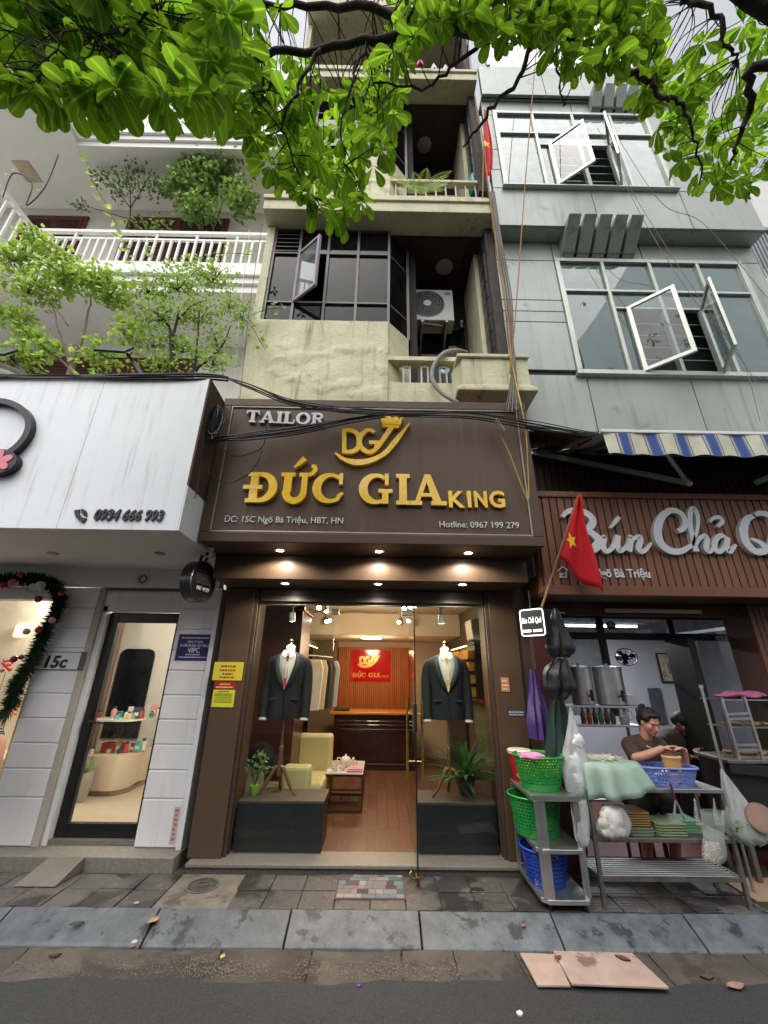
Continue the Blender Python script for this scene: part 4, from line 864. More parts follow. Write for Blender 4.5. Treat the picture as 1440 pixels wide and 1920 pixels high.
# ---------------------------------------------------------------- suits on mannequin stands
def mannequin(x, y, z, tie, lab, shirt='e2ddd0', suit='23242a', lapel='2c2e36', rz=0., wide=False):
    t = T('mannequin', lab, 'mannequin', (x, y, z)); mw = M('stand_walnut', '6d4326', rough=.4, var=.3, vs=9, coat=.2)
    def rings(rs, n=28, close=True):
        """rs: (z, halfwidth, halfdepth, dy, front-square)"""
        mb = MB(); b0 = 0
        for (zz, hw, hd, dy) in rs:
            for k in range(n):
                a = 2*math.pi*k/n; c, s_ = math.cos(a), math.sin(a); e = .8
                mb.v.append(Vector((x+hw*math.copysign(abs(c)**e, c), y+dy+hd*math.copysign(abs(s_)**e, s_), z+zz)))
        for i in range(len(rs)-1):
            for k in range(n): k2 = (k+1) % n; mb.f.append((i*n+k, i*n+k2, (i+1)*n+k2, (i+1)*n+k))
        if close: mb.f.append(tuple(reversed(range(n)))); mb.f.append(tuple(range((len(rs)-1)*n, len(rs)*n)))
        return mb
    H = 1.44   # neck top above base
    mj = M('suit_'+suit, suit, rough=.75, var=.14, vs=16, bump=.2, bs=300); ml = M('lapel_'+lapel, lapel, rough=.6, var=.1, vs=16)
    rings([(.70, .190, .120, .005), (.80, .192, .122, .0), (.92, .172, .112, -.005), (1.0, .176, .115, -.006), (1.14, .198, .122, -.006), (1.24, .212, .118, 0), (1.30, .200, .10, .008), (1.34, .14, .085, .014), (1.365, .075, .068, .016)]).build('jacket', mj, t, smooth=55)
    # shirt front and V opening, collar, tie, lapels, laid proud on the chest
    def yf(zz):
        # front of jacket at height
        tb = [(.70, .115), (.80, .122), (.92, .117), (1.0, .121), (1.14, .128), (1.24, .118), (1.30, .092), (1.345, .068), (1.37, .05)]
        for (a, b), (c, d) in zip(tb, tb[1:]):
            if a <= zz <= c: return y-(b+(d-b)*(zz-a)/(c-a))
        return y-.05
    def patch(pts, off, nm, mat, par, th=.004):
        k = len(pts); mb = MB(); fr = [(x+px_, yf(zz)-off-th-(.0 if abs(px_) < .1 else 0), z+zz) for px_, zz in pts]; bk_ = [(x+px_, yf(zz)-off+.02, z+zz) for px_, zz in pts]
        mb.add(fr+bk_, [tuple(range(k))]+[(i, (i+1) % k, k+(i+1) % k, k+i) for i in range(k)]); return mb.build(nm, mat, par, smooth=30)
    vb = .985
    ms = M('shirt_'+shirt, shirt, rough=.8, var=.05)
    # V-shaped strips row by row so that they follow the chest
    zz = [vb, 1.04, 1.1, 1.16, 1.22, 1.28, 1.33, 1.36]; hw = [.005, .026, .047, .067, .083, .09, .085, .066]
    def strip(lh, rh, off, nm, mat, par):
        mb = MB(); n = len(zz)
        for a in range(n):
            mb.v += [Vector((x+lh[a], yf(zz[a])-off, z+zz[a])), Vector((x+(lh[a]+rh[a])/2, yf(zz[a])-off-.006, z+zz[a])), Vector((x+rh[a], yf(zz[a])-off, z+zz[a]))]
        for a in range(n-1):
            for q in (0, 1): mb.f.append((a*3+q, a*3+q+1, a*3+q+4, a*3+q+3))
        o = mb.build(nm, mat, par, smooth=60); sd_ = o.modifiers.new('s', 'SOLIDIFY'); sd_.thickness = .004; return o
    sp = strip([-h for h in hw], hw, .004, 'shirt', ms, t)
    lw_ = [.012, .05, .062, .066, .064, .05, .03, .015]
    for s_ in (-1, 1):
        strip([s_*h for h in hw], [s_*(h+l) for h, l in zip(hw, lw_)], .012, 'lapel', ml, t)
        patch([(s_*.008, 1.335), (s_*.03, 1.305), (s_*.07, 1.335), (s_*.06, 1.385), (s_*.02, 1.38)], .02, 'collar', ms, sp)
    mt_ = M('tie_'+tie, tie, rough=.6, var=.35, vs=60)
    tie_o = patch([(-.014, 1.345), (.014, 1.345), (.010, 1.315), (.019, 1.15), (.012, .99), (0, .975), (-.012, .99), (-.019, 1.15), (-.010, 1.315)], .022, 'tie', mt_, sp); patch([(-.02, 1.355), (.02, 1.355), (.011, 1.318), (-.011, 1.318)], .03, 'tie_knot', mt_, tie_o)
    patch([(.085, 1.20), (.14, 1.205), (.14, 1.19), (.085, 1.185)], .008, 'breast_pocket', ml, t); patch([(.095, 1.205), (.115, 1.232), (.13, 1.207)], .006, 'pocket_square', M('square_'+tie, tie), t)
    for s_ in (-1, 1): patch([(s_*.07, .90), (s_*.155, .895), (s_*.155, .875), (s_*.07, .88)], .004, 'pocket_flap', ml, t)
    patch([(-.002, .985), (.002, .985), (.012, .71), (.004, .71)], .004, 'front_edge', M('seam_black', '0d0d10'), t)
    for zz_ in (.965, .90): MB().ell((x+.012, yf(zz_)-.01, z+zz_), .007, .004, .007, 8, 6).build('button', m_black, t)
    for s_ in (-1, 1):
        sl_ = MB().tube(smoothpath([(x+s_*.158, y+.01, z+1.285), (x+s_*.205, y+.01, z+1.20), (x+s_*.222, y+.0, z+1.02), (x+s_*.226, y-.02, z+.85), (x+s_*.222, y-.045, z+.70)], 4), [.05, .058, .062, .063, .062, .061, .06, .06, .058, .056, .055, .054, .053, .052, .05, .05, .049], 16).build('sleeve', mj, t, smooth=60)
        MB().tube([(x+s_*.222, y-.044, z+.71), (x+s_*.222, y-.052, z+.675)], [.044, .043], 14).build('cuff', ms, sl_, smooth=50)
    MB().lathe([(.06, 1.33), (.055, 1.40), (.052, 1.43), (.03, 1.445)], (x, y+.01, z), 20).build('neck', M('mannequin_linen', 'c9c0aa', rough=.8), t, smooth=50)
    MB().lathe([(.014, 1.445), (.022, 1.455), (.012, 1.47), (.02, 1.485), (.02, 1.497), (.008, 1.51), (.001, 1.515)], (x, y+.01, z), 14).build('finial', M('finial_brass', 'c79a5a', rough=.25, metal=.9), t, smooth=50)
    MB().lathe([(.012, .38), (.012, .72)], (x, y, z), 12).build('pole', m_steeld, t, smooth=40)
    MB().lathe([(.026, .16), (.03, .2), (.022, .24), (.028, .3), (.02, .38), (.028, .42), (.012, .44)], (x, y, z), 14).build('turned_post', mw, t, smooth=50)
    for a in (200, 340, 90):
        c, s_ = math.cos(R(a)), math.sin(R(a)); mb = MB(); pts = [(.015, .24), (.05, .22), (.10, .14), (.15, .06), (.21, .001)]
        P = smoothpath([(x+r*c, y+r*s_*.75, z+h) for r, h in pts], 5); mb.tube(P, [.022]*6+[.019]*8+[.016]*(len(P)-14), 8); mb.build('leg', mw, t, smooth=50)
    return t
pz = .4755
mannequin(-1.02, .47, pz, 'a03048', 'dark suit with red tie on a wooden stand in the left window', suit='0f1015', lapel='191a21')
mannequin(.755, .47, pz, 'c9a46a', 'charcoal suit with gold tie on a wooden stand in the right window', suit='14171d', lapel='1f232a')
# shirts and trousers on a rail behind the left suit
GR = T('garment_rail', 'dark rail of hanging shirts and trousers beside the lit cabinet', 'clothes rail', (-.95, 2.2, .07))
MB().cyl((-1.1, 1.9, 1.86), (-.8, 2.9, 1.86), .012, n=8).build('rail_bar', m_steeld, GR)
for i, c in enumerate(('d8cfc4', 'c9b7a6', '23262b', '4a4540', 'a9b4c2')):
    x, y = -1.02+i*.045, 1.95+i*.17
    mb = MB().add([(x-.16, y-.03, 1.80), (x+.16, y-.03, 1.80), (x+.2, y-.04, 1.68), (x+.17, y-.05, 1.12), (x-.17, y-.05, 1.12), (x-.2, y-.04, 1.68), (x-.16, y+.04, 1.80), (x+.16, y+.04, 1.80), (x+.2, y+.05, 1.68), (x+.17, y+.06, 1.12), (x-.17, y+.06, 1.12), (x-.2, y+.05, 1.68)], [(0, 5, 4, 3, 2, 1), (6, 7, 8, 9, 10, 11), (0, 1, 7, 6), (1, 2, 8, 7), (2, 3, 9, 8), (3, 4, 10, 9), (4, 5, 11, 10), (5, 0, 6, 11)])
    mb.build('hanging_shirt', M('shirtc_'+c, c, rough=.85, var=.1, vs=9), None, label=f'{["off-white", "beige", "black", "brown", "pale blue"][i]} shirt hanging on the rail behind the left suit', cat='shirt', group='shirts on the rail', bev=.01)
# clothes piled on the armchair
cp = MB()
for (x, y, zc, r) in ((-1.36, .98, .72, .16), (-1.3, 1.2, .9, .18), (-1.42, 1.35, 1.0, .17), (-1.2, 1.05, .62, .12)): cp.ell((x, y, zc), r, r*.8, r*.9, 12, 8, jit=.12)
cp.build('coat_pile', M('dark_patterned_coats', '2f2c2c', rough=.9, var=.4, vs=9, spots=('8a8378', 6, .66)), label='heap of dark patterned coats on the cream armchair', cat='clothes', kind='stuff', smooth=70)
# wall switch panel
box('lift_panel', m_black, None, -.985, -.905, 4.43, 4.445, 1.0, 1.28, bev=.006, label='black vertical call panel on the taupe wall', cat='wall panel')
# indoor air conditioner on the right wall
ai = T('indoor_air_conditioner', 'white indoor air conditioner high on the right wall of the tailor shop', 'air conditioner', (1.35, 1.3, 2.0))
MB().hexa([(1.20, .95, 2.05), (1.43, .95, 2.01), (1.43, 1.33, 2.01), (1.20, 1.33, 2.05), (1.18, .95, 2.30), (1.43, .95, 2.33), (1.43, 1.33, 2.33), (1.18, 1.33, 2.30)]).build('casing', M('ac_cream', 'd3c9b8', rough=.4), ai, bev=.015)
MB().box(1.215, 1.40, .98, 1.30, 1.995, 2.015).build('air_outlet', M('ac_slot', '3a3530'), ai)
# plants in the windows
def rosette(name, lab, x, y, z, n, L0, L1, mat, pot, grp=None, w=.022, up=(30, 80)):
    t = T(name, lab, 'plant', (x, y, z), grp)
    if pot: MB().lathe(pot[0], (x, y, z), 18).build('pot', pot[1], t, smooth=50); z0 = z+pot[2]
    else: z0 = z
    for i in range(n):
        a = rnd(0, 2*math.pi); e = R(rnd(*up)); L_ = rnd(L0, L1); d = Vector((math.cos(a)*math.cos(e), math.sin(a)*math.cos(e), math.sin(e))); s_ = Vector((-math.sin(a), math.cos(a), 0)); pts = []
        for q in range(7):
            f = q/6; pts.append((Vector((x, y, z0))+d*L_*f-Vector((0, 0, 1))*L_*.35*f*f, w*math.sin(math.pi*min(1, .12+f*.88))**.8))
        mb = MB(); mb.v = [p+s_*k*wd for p, wd in pts for k in (-1, 0, 1)]; 
        for q in range(7): mb.v[q*3+1] = mb.v[q*3+1]-Vector((0, 0, pts[q][1]*.35))
        mb.f = [(q*3+k, q*3+k+1, q*3+k+4, q*3+k+3) for q in range(6) for k in (0, 1)]; mb.build('leaf', mat, t, smooth=70, recalc=False)
    return t
m_lf1 = leafmat('strap_leaf', hexc('1d3a1c'), hexc('3f6a2c'), .25)
rosette('potted_dracaena', 'dark strap-leaved plant in a pot on the right plinth', .92, .50, pz, 84, .32, .66, m_lf1, ([(.06, 0), (.09, .1), (.10, .14), (.09, .14), (.001, .12)], M('dark_pot', '2a241f', rough=.4), .13), w=.024, up=(15, 85))
m_lf2 = leafmat('window_shrub_leaf', hexc('2c4a26'), hexc('7f9a6a'), .3)
t = T('potted_shrub', 'leafy shrub in a lime green pot on the left plinth', 'plant', (-1.245, .42, pz))
MB().lathe([(.035, 0), (.048, .04), (.05, .085), (.046, .085), (.001, .075)], (-1.245, .42, pz), 18).build('pot', M('lime_pot', '7fae2c', rough=.35), t, smooth=50)
for i in range(90):
    a, e, r = rnd(0, 6.28), rnd(.2, 1.4), rnd(.06, .26); c = Vector((-1.225+r*math.cos(a)*math.cos(e)*.75, .44+r*math.sin(a)*math.cos(e)*.45, pz+.12+r*math.sin(e)*1.1)); d = Vector((rnd(-1, 1), rnd(-1, 1), rnd(-.2, 1))).normalized(); s_ = d.orthogonal().normalized()
    MB().add([c, c+d*.025+s_*.013, c+d*.058, c+d*.025-s_*.013], [(0, 1, 2, 3)]).build('leaf', m_lf2, t)
for i in range(7):
    MB().tube([(-1.245, .42, pz+.08), (-1.245+rnd(-.08, .1), .43+rnd(-.04, .04), pz+rnd(.25, .35))], [.004, .002], 5).build('stem', M('green_stem', '3c4a24'), t)
# red altar-like shelf and fabric print on the right wall
box('wall_print', M('green_print', '4a5a3c', rough=.5, var=.6, vs=12, spots=('7a8a90', 9, .6)), None, 1.425, 1.438, 1.5, 2.2, .55, 1.25, bev=.0, label='tall leafy green print on the right shop wall', cat='picture')
rb = T('red_sign_strip', 'small red and white sign strip above the green print', 'sign', (1.42, 1.8, 1.26)); box('strip', M('strip_red', 'c2242c', rough=.3), rb, 1.41, 1.438, 1.5, 2.2, 1.26, 1.315); box('strip_white', M('strip_white', 'd9d9d9'), rb, 1.406, 1.4095, 1.95, 2.18, 1.265, 1.31)
# ================================================================== white shop on the left
WY = .225
WS = T('white_shop', 'white panelled shop with black framed glass door on the left', 'building', (-3.5, .4, .1))
m_board = M('white_board', 'e0e1e4', rough=.6, var=.05, vs=3, rnd_=.03, streak=('9a9794', .4, 12), spots=('a7a5a2', 25, .72))
m_soff = M('white_soffit', 'dcdbdc', rough=.6, var=.05)
zj = [2.505]+[Z(300, q, WY) for q in (1142, 1180, 1218, 1257, 1303, 1349, 1396, 1444, 1498)]+[.1]
XW = X(35, 1349, WY)
MB().box(-9, -1.80, WY+.05, WY+.15, .1, 2.73).build('wall_core', M('wall_core', '8c8a88', rough=.8), WS) if False else None
for a, b in zip(zj, zj[1:]):
    for x0, x1 in ((XW, -3.205), (-2.252, -1.852)):
        if x0 < -3 and abs(a-Z(300, 1218, WY)) < .01 : x1 -= .0
        MB().box(x0, x1, WY, WY+.10, b+.006, a-.006).build('wall_board', m_board, WS, bev=.006)
MB().box(XW+.005, -3.21, WY+.012, WY+.09, .1, 2.5).build('wall_core', m_soff, WS); MB().box(-2.248, -1.856, WY+.012, WY+.09, .1, 2.5).build('wall_core', m_soff, WS)
MB().box(-3.14, -2.2, WY+.05, WY+.2, .1, .139).build('door_sill', m_granite, WS); MB().box(-9, -1.852, WY, WY+.12, 2.507, 2.74).build('top_band', m_board, WS)
MB().box(-3.2, -2.255, WY+.03, WY+.1, 2.242, 2.50).build('door_header', m_board, WS); MB().box(-3.18, -2.25, WY+.005, WY+.06, 2.475, 2.508).build('shutter_track', m_brown2, WS)
MB().box(-3.2, -3.14, WY+.002, WY+.14, .1, 2.5).build('door_jamb', M('beige_jamb', 'b3aa9e', rough=.7, var=.1), WS); MB().box(-3.135, -3.085, WY+.03, WY+.14, .1, 2.3).build('door_jamb', m_white, WS)
MB().box(-1.851, -1.80, WY-.03, WY+.14, .06, 2.51).build('corner_trim', m_board, WS, bev=.004)
# granite plinth step and ramp
MB().box(-9, -1.78, .03, WY+.6, -.02, .099).build('step', M('step_stone', '7b766d', rough=.7, var=.2, vs=30, spots=('4a4640', 60, .6)), WS, bev=.008)
x0, x1 = X(95, 1605, .03), X(160, 1605, .03)
MB().add([(x0, .028, .1), (x1, .028, .1), (x1-.02, -.26, .006), (x0-.05, -.26, .006), (x0, .028, 0), (x1, .028, 0)], [(0, 1, 2, 3), (0, 3, 4), (1, 5, 2), (4, 3, 2, 5), (0, 4, 5, 1)]).build('doorstep_ramp', M('ramp_concrete', '68635a', rough=.85, var=.15), None, label='small wedge-shaped concrete ramp against the white shop step', cat='ramp')
# door
dY = WY+.10
D = T('door', None, None); D.parent = WS; D.location = Vector((-2.66, dY, .14))-WS.location
m_blk = M('door_black', '101012', rough=.35, var=.05)
for b in ((-3.08, -2.975, .14, 2.24), (-2.315, -2.256, .14, 2.24)): MB().box(b[0], b[1], dY, dY+.05, b[2], b[3]).build('stile', m_blk, D, bev=.004)
for b in ((.14, .255), (2.13, 2.24)): MB().box(-2.974, -2.316, dY+.001, dY+.049, b[0], b[1]).build('rail', m_blk, D, bev=.004)
MB().box(-2.974, -2.316, dY+.02, dY+.028, .256, 2.129).build('door_pane', m_glass_clear, D)
MB().box(-3.07, -2.99, dY-.012, dY-.001, 1.0, 1.22).build('lock_plate', m_black, D); MB().tube(smoothpath([(-2.99, dY-.01, 1.13), (-2.99, dY-.05, 1.13), (-2.90, dY-.055, 1.125), (-2.84, dY-.05, 1.12)], 4), .011, 8).build('handle', m_black, D, smooth=50)
# display window left
MB().box(-6, XW-.04, WY+.08, WY+.088, .62, 2.36).build('display_pane', m_glass_clear, WS)
MB().box(-6, XW-.002, WY+.01, WY+.11, 2.3605, 2.5).build('window_header', m_board, WS); MB().box(XW-.04, XW-.002, WY+.03, WY+.1, .1, 2.36).build('window_jamb', M('warm_jamb', 'cfae7f', rough=.6), WS)
MB().box(-6, XW-.002, WY, WY+.1, .1, .6).build('window_apron', m_board, WS)
# inside
m_inn = M('cream_interior', 'ddd6cb', rough=.7, var=.04); m_ctr = M('counter_cream', 'cdbba6', rough=.45, var=.04)
MB().box(-6.2, -1.83, 3.0, 3.1, .1, 2.7).build('inner_wall', m_inn, WS); MB().box(-1.9, -1.832, WY+.16, 3.0, .1, 2.7).build('inner_wall', m_inn, WS); MB().box(-6.2, -6.1, WY+.1, 3, .1, 2.7).build('inner_wall', m_inn, WS)
MB().box(-6.2, -1.83, WY+.13, 3.1, 2.60, 2.68).build('inner_ceiling', M('white_ceiling', 'd8d3ca', rough=.8), WS)
MB().box(-6.2, -1.83, WY+.1, 3.1, .06, .137).build('inner_floor', M('beige_floor_tile', 'b5a38f', rough=.35, var=.06), WS)
for lx, ly in ((-2.7, 1.0), (-4.2, 1.2)):
    t = T('ceiling_light', 'round ceiling light inside the white shop, '+('near the glass door' if lx > -3 else 'behind the display window'), 'lamp', (lx, ly, 2.598))
    MB().lathe([(.09, 0), (.085, -.012), (.001, -.014)], (lx, ly, 2.599), 20, close=False).build('diffuser', emission('shop_lamp', (1, .88, .72), 14), t, smooth=50)
    l = bpy.data.lights.new('shop_glow', 'POINT'); l.energy = 50; l.color = (1, .93, .83); l.shadow_soft_size = .12; o = bpy.data.objects.new('shop_glow', l); COL.objects.link(o); o.parent = t; o.location = (0, 0, -.12)
# curved counter with a glass case on it
CT = T('shop_counter', 'curved cream counter with a glass display case inside the white shop', 'counter', (-2.8, 2.0, .14))
cyz = [(-4.6, 1.70), (-3.9, 1.67), (-3.5, 1.64), (-3.36, 1.66), (-3.27, 1.8), (-3.28, 2.05), (-3.32, 2.35)]
P = smoothpath([(a, b, 0) for a, b in cyz], 5); k = len(P)
def wallstrip(z0, z1, off, nm, mat): 
    mb = MB(); mb.v = [Vector((p.x, p.y+off, z0)) for p in P]+[Vector((p.x, p.y+off, z1)) for p in P]+[Vector((p.x, p.y+off+.36, z0)) for p in P]+[Vector((p.x, p.y+off+.36, z1)) for p in P]
    mb.f = [(i, i+1, k+i+1, k+i) for i in range(k-1)]+[(k+i, k+i+1, 3*k+i+1, 3*k+i) for i in range(k-1)]+[(2*k+i, 3*k+i, 3*k+i+1, 2*k+i+1) for i in range(k-1)]; return mb.build(nm, mat, CT, smooth=50)
wallstrip(.20, .58, 0, 'counter_front', m_ctr); wallstrip(.138, .20, .03, 'kick_board', M('kick_grey', '8d7c68', rough=.6)); wallstrip(.98, 1.0, .0, 'case_shelf', M('pale_shelf', 'd8d2c8', rough=.3))
mb = MB(); mb.v = [Vector((p.x, p.y+.01, .585)) for p in P]+[Vector((p.x, p.y+.01, .98)) for p in P]; mb.f = [(i, i+1, k+i+1, k+i) for i in range(k-1)]; mb.build('case_glass', m_glass_clear, CT, smooth=50)
ORD = 'first second third fourth fifth sixth seventh eighth ninth tenth eleventh twelfth thirteenth fourteenth fifteenth sixteenth seventeenth'.split()
def goods(n, z, grp, where):
    for i in range(n):
        t_ = (i+.5)/n; p = P[int((.12+.8*t_)*(k-1))]; c = ['b5402f', '2f7a72', 'd7cdbd', '3a3f55', 'c98a8a', 'e0d8c8', '7d8f5a', '8a2f3f', '4fa39a', 'c7b299'][(i*7+int(z*10)) % 10]
        h = rnd(.07, .17); r = rnd(.022, .04); y = p.y+rnd(.08, .3); x = p.x-rnd(.0, .03)
        t = T('cosmetic_bottle', f'small {["red", "teal", "cream", "navy", "pink", "ivory", "olive", "maroon", "turquoise", "tan"][(i*7+int(z*10)) % 10]} bottle {where}, {ORD[i]} from the left', 'bottle', (x, y, z), grp)
        if i % 3: MB().lathe([(r, 0), (r, h*.65), (r*.5, h*.75), (r*.45, h*.8)], (x, y, z), 12).build('bottle_body', M('good_'+c, c, rough=.3, var=.1), t, smooth=40); MB().lathe([(r*.55, h*.801), (r*.55, h), (.001, h)], (x, y, z), 10).build('bottle_cap', M('good_cap', '3a332c', rough=.3), t, smooth=40)
        else: box('carton', M('good_'+c, c, rough=.4, var=.25, vs=25), t, x-r, x+r, y-r*.7, y+r*.7, z+.0005, z+h*1.05, bev=.002); box('carton_label', M('good_lbl', 'd9d2c4'), t, x-r*.7, x+r*.7, y-r*.7-.0015, y-r*.7-.0005, z+h*.3, z+h*.6, bev=0)
goods(17, 1.001, 'bottles on top of the counter case', 'standing on top of the glass case')
goods(13, .582, 'bottles inside the counter case', 'inside the glass case')
box('red_tray', M('tray_red', '9c2030', rough=.4), None, -3.75, -3.45, 1.85, 2.0, .582, .70, bev=.01, label='dark red open box inside the glass case', cat='box')
# mirror-like dark rounded panel, curtain, framed print
mp = MB(); a = arc(-3.99, 1.84, .12, .12, 0, 90, 6)+arc(-4.34, 1.84, .12, .12, 90, 180, 6)+[(-4.46, .6), (-3.87, .6)]
mp.prism(a, (0, 2.99, 0), (1, 0, 0), (0, 0, 1), 0, .03).build('dark_mirror', M('smoked_mirror', '20242a', rough=.12, metal=.3, var=.4, vs=3), None, label='dark round-cornered mirror on the back wall of the white shop', cat='mirror')
mb = MB(); n = 40; zc0, zc1 = .14, 2.59
mb.v = [Vector((-4.62+.42*i/n, 2.5+.035*math.sin(i*1.25), zz)) for zz in (zc0, zc1) for i in range(n+1)]; mb.f = [(i, i+1, n+2+i, n+1+i) for i in range(n)]
mb.build('curtain', M('taupe_curtain', '8f7b6a', rough=.9, var=.08), None, label='pleated taupe curtain inside the white shop door', cat='curtain', smooth=60)
rosette('counter_plant', 'small leafy plant behind the case glass by the door', -3.62, 1.45, .139, 22, .15, .32, m_lf2, ([(.07, 0), (.10, .2), (.09, .3), (.001, .3)], M('grey_planter', '9a9288', rough=.6), .3), w=.016)
# window display: glowing rounded lamp and dried flowers
wl = T('display_shelf', 'cream stepped display shelf behind the left shop window', 'shelf', (-4.2, 1.0, .6))
box('backboard', M('warm_back', 'd9cbb6', rough=.6), wl, -5.6, -3.72, 1.3, 1.35, .14, 2.5); box('shelf_board', M('warm_back2', 'c9ad86', rough=.6), wl, -5.6, -3.72, .75, 1.3, .14, .7)
for (px_, py_, r, c, n_) in ((15, 1248, .07, 'b23a3a', 'upper red'), (18, 1330, .08, 'c97a4a', 'lower orange')):
    p = at(px_, py_, .95); t = T('dried_bouquet', f'{n_} dried flower bouquet in the display window', 'flowers', p)
    mb = MB(); 
    for i in range(26): mb.ell(p+Vector((rnd(-1, 1), rnd(-.5, .5), rnd(-1, 1)))*r, .018, .018, .018, 6, 4)
    mb.build('blossoms', M('bloom_'+c, c, rough=.8, var=.3, vs=30), t, kind='stuff'); MB().tube([p-Vector((0, 0, r)), (p.x, p.y, .7)], .006, 6).build('stem', M('dry_stem', '8a7048'), t)
p = at(32, 1182, .95); lp = T('square_lamp', 'soft square amber lamp glowing on the display backboard', 'lamp', (p.x, 1.29, p.z))
MB().prism(arc(.05, .05, .03, .03, 0, 90, 4)+arc(-.05, .05, .03, .03, 90, 180, 4)+arc(-.05, -.05, .03, .03, 180, 270, 4)+arc(.05, -.05, .03, .03, 270, 360, 4), (p.x*1.05, 1.298, p.z+.02), (1, 0, 0), (0, 0, 1), 0, .03).build('lamp_face', emission('amber_lamp', (1, .62, .2), 1.6), lp); MB().box(p.x*1.05-.03, p.x*1.05+.03, 1.2985, 1.2995, p.z, p.z+.04).build('lamp_mount', m_white, lp)
# fascia box
FX1 = -1.715; FY = -1.2; FZ0, FZ1 = 2.728, 4.31
m_fas = M('fascia_white', 'e2e4e8', rough=.45, var=.03, vs=1.5, streak=('857d74', .6, 14), spots=('b9b6b4', 30, .74))
xj = X(105, 990, FY)
for a, b in ((-9, -5.2), (-5.2, xj), (xj, FX1)): MB().box(a+.0015, b-.0015, FY, FY+.05, FZ0, FZ1).build('fascia_panel', m_fas, WS, bev=.002)
MB().box(-9, FX1, FY+.051, WY+.3, FZ0+.001, FZ1-.02).build('fascia_core', m_soff, WS)
zsp = FZ0+.42
MB().box(FX1+.0005, FX1+.012, FY+.001, -.2, FZ0+.0015, zsp).build('side_panel', m_fas, WS); MB().box(FX1+.0005, FX1+.016, FY+.001, -.2, zsp+.001, FZ1-.001).build('side_board', M('rusty_brown_board', '4a3527', rough=.8, var=.4, vs=5, streak=('7a5a3c', .7)), WS)
for px_, py_ in ((100, 1037), (300, 1037)):
    p = gz(px_, py_, FZ0); t = T('soffit_lamp', f'unlit recessed lamp in the white soffit, {"left" if px_ < 200 else "right"} one', 'lamp', (p.x, p.y, FZ0), 'lamps in the white soffit')
    MB().lathe([(.05, 0), (.052, -.006), (.04, -.006), (.035, .0)], (p.x, p.y, FZ0), 18, close=False).build('ring', m_steeld, t, smooth=40); MB().lathe([(.036, -.001), (.001, -.002)], (p.x, p.y, FZ0), 18, close=False).build('bulb', M('pinkish_lens', 'a58a82', rough=.3), t)
vr = at(269, 1086, WY-.001); vv = T('wall_vent', 'round white wall vent rosette above the black door', 'vent', vr)
for i in range(8):
    a = i*math.pi/4; c = vr+Vector((math.cos(a)*.04, -.006, math.sin(a)*.04)); MB().ell(c, .014, .005, .014, 8, 6).build('petal', M('vent_dark', '6b6664'), vv)
MB().tube([vr+Vector((.07*math.cos(R(q)), -.004, .07*math.sin(R(q)))) for q in range(0, 361, 15)], .007, 6, cap=False).build('vent_rim', m_white, vv, smooth=40)
# phone number
PN = T('phone_sign', 'black phone icon and number on the white fascia', 'sign', at(225, 970, FY))
p0, p1 = at(176, 975, FY-.001), at(306, 975, FY-.001); text('0934 666 993', p0, .135, m_black, PN, depth=.014, fit=(p1-p0).x, shear=.18, bold=.004)
mb = MB(); pstroke([(146, 957), (146, 965), (152, 973), (160, 977)], [9, 6, 6, 9], FY-.001, 0, .013, mb, 190); mb.build('handset', m_black, PN)
for r in (5, 9): mb = MB(); pstroke([(154+r*math.cos(R(q)), 965-r*math.sin(R(q))) for q in (-20, 20, 60, 90)], 2.4, FY-.001, 0, .013, mb, 190); mb.build('signal_arc', m_black, PN)
# big round logo ring with a pink flower, cut by the picture edge
RG = T('flower_ring_sign', 'thick black ring with a pink flower on the white fascia', 'sign', at(0, 830, FY))
c0 = at(-28, 815, FY); rr = (at(70, 790, FY)-c0).x
mb = MB(); mb.ribbon([(c0.x+rr*math.cos(R(a))*1.0, c0.z+rr*.80*math.sin(R(a))) for a in range(-62, 300, 6)], .055, (0, FY, 0), (1, 0, 0), (0, 0, 1), .0, .06); mb.build('ring', m_black, RG, smooth=40)
q = at(6, 872, FY)
MB().prism([(q.x+.17*math.cos(R(a)), q.z+.125*math.sin(R(a))) for a in range(0, 360, 15)], (0, FY, 0), (1, 0, 0), (0, 0, 1), .0, .068).build('flower_base', m_black, RG)
for i in range(6):
    a = R(60*i+25); cc = (q.x+.085*math.cos(a), q.z+.062*math.sin(a)); MB().prism([(cc[0]+.058*math.cos(R(b))*math.cos(a)-.034*math.sin(R(b))*math.sin(a), cc[1]+.058*math.cos(R(b))*math.sin(a)+.034*math.sin(R(b))*math.cos(a)) for b in range(0, 360, 20)], (0, FY, 0), (1, 0, 0), (0, 0, 1), .0, .074+i*.0006).build('petal', M('petal_pink', 'd9788a', rough=.4), RG)
MB().prism([(q.x+.03*math.cos(R(a)), q.z+.03*math.sin(R(a))) for a in range(0, 360, 20)], (0, FY, 0), (1, 0, 0), (0, 0, 1), 0, .082).build('flower_centre', m_whl, RG)
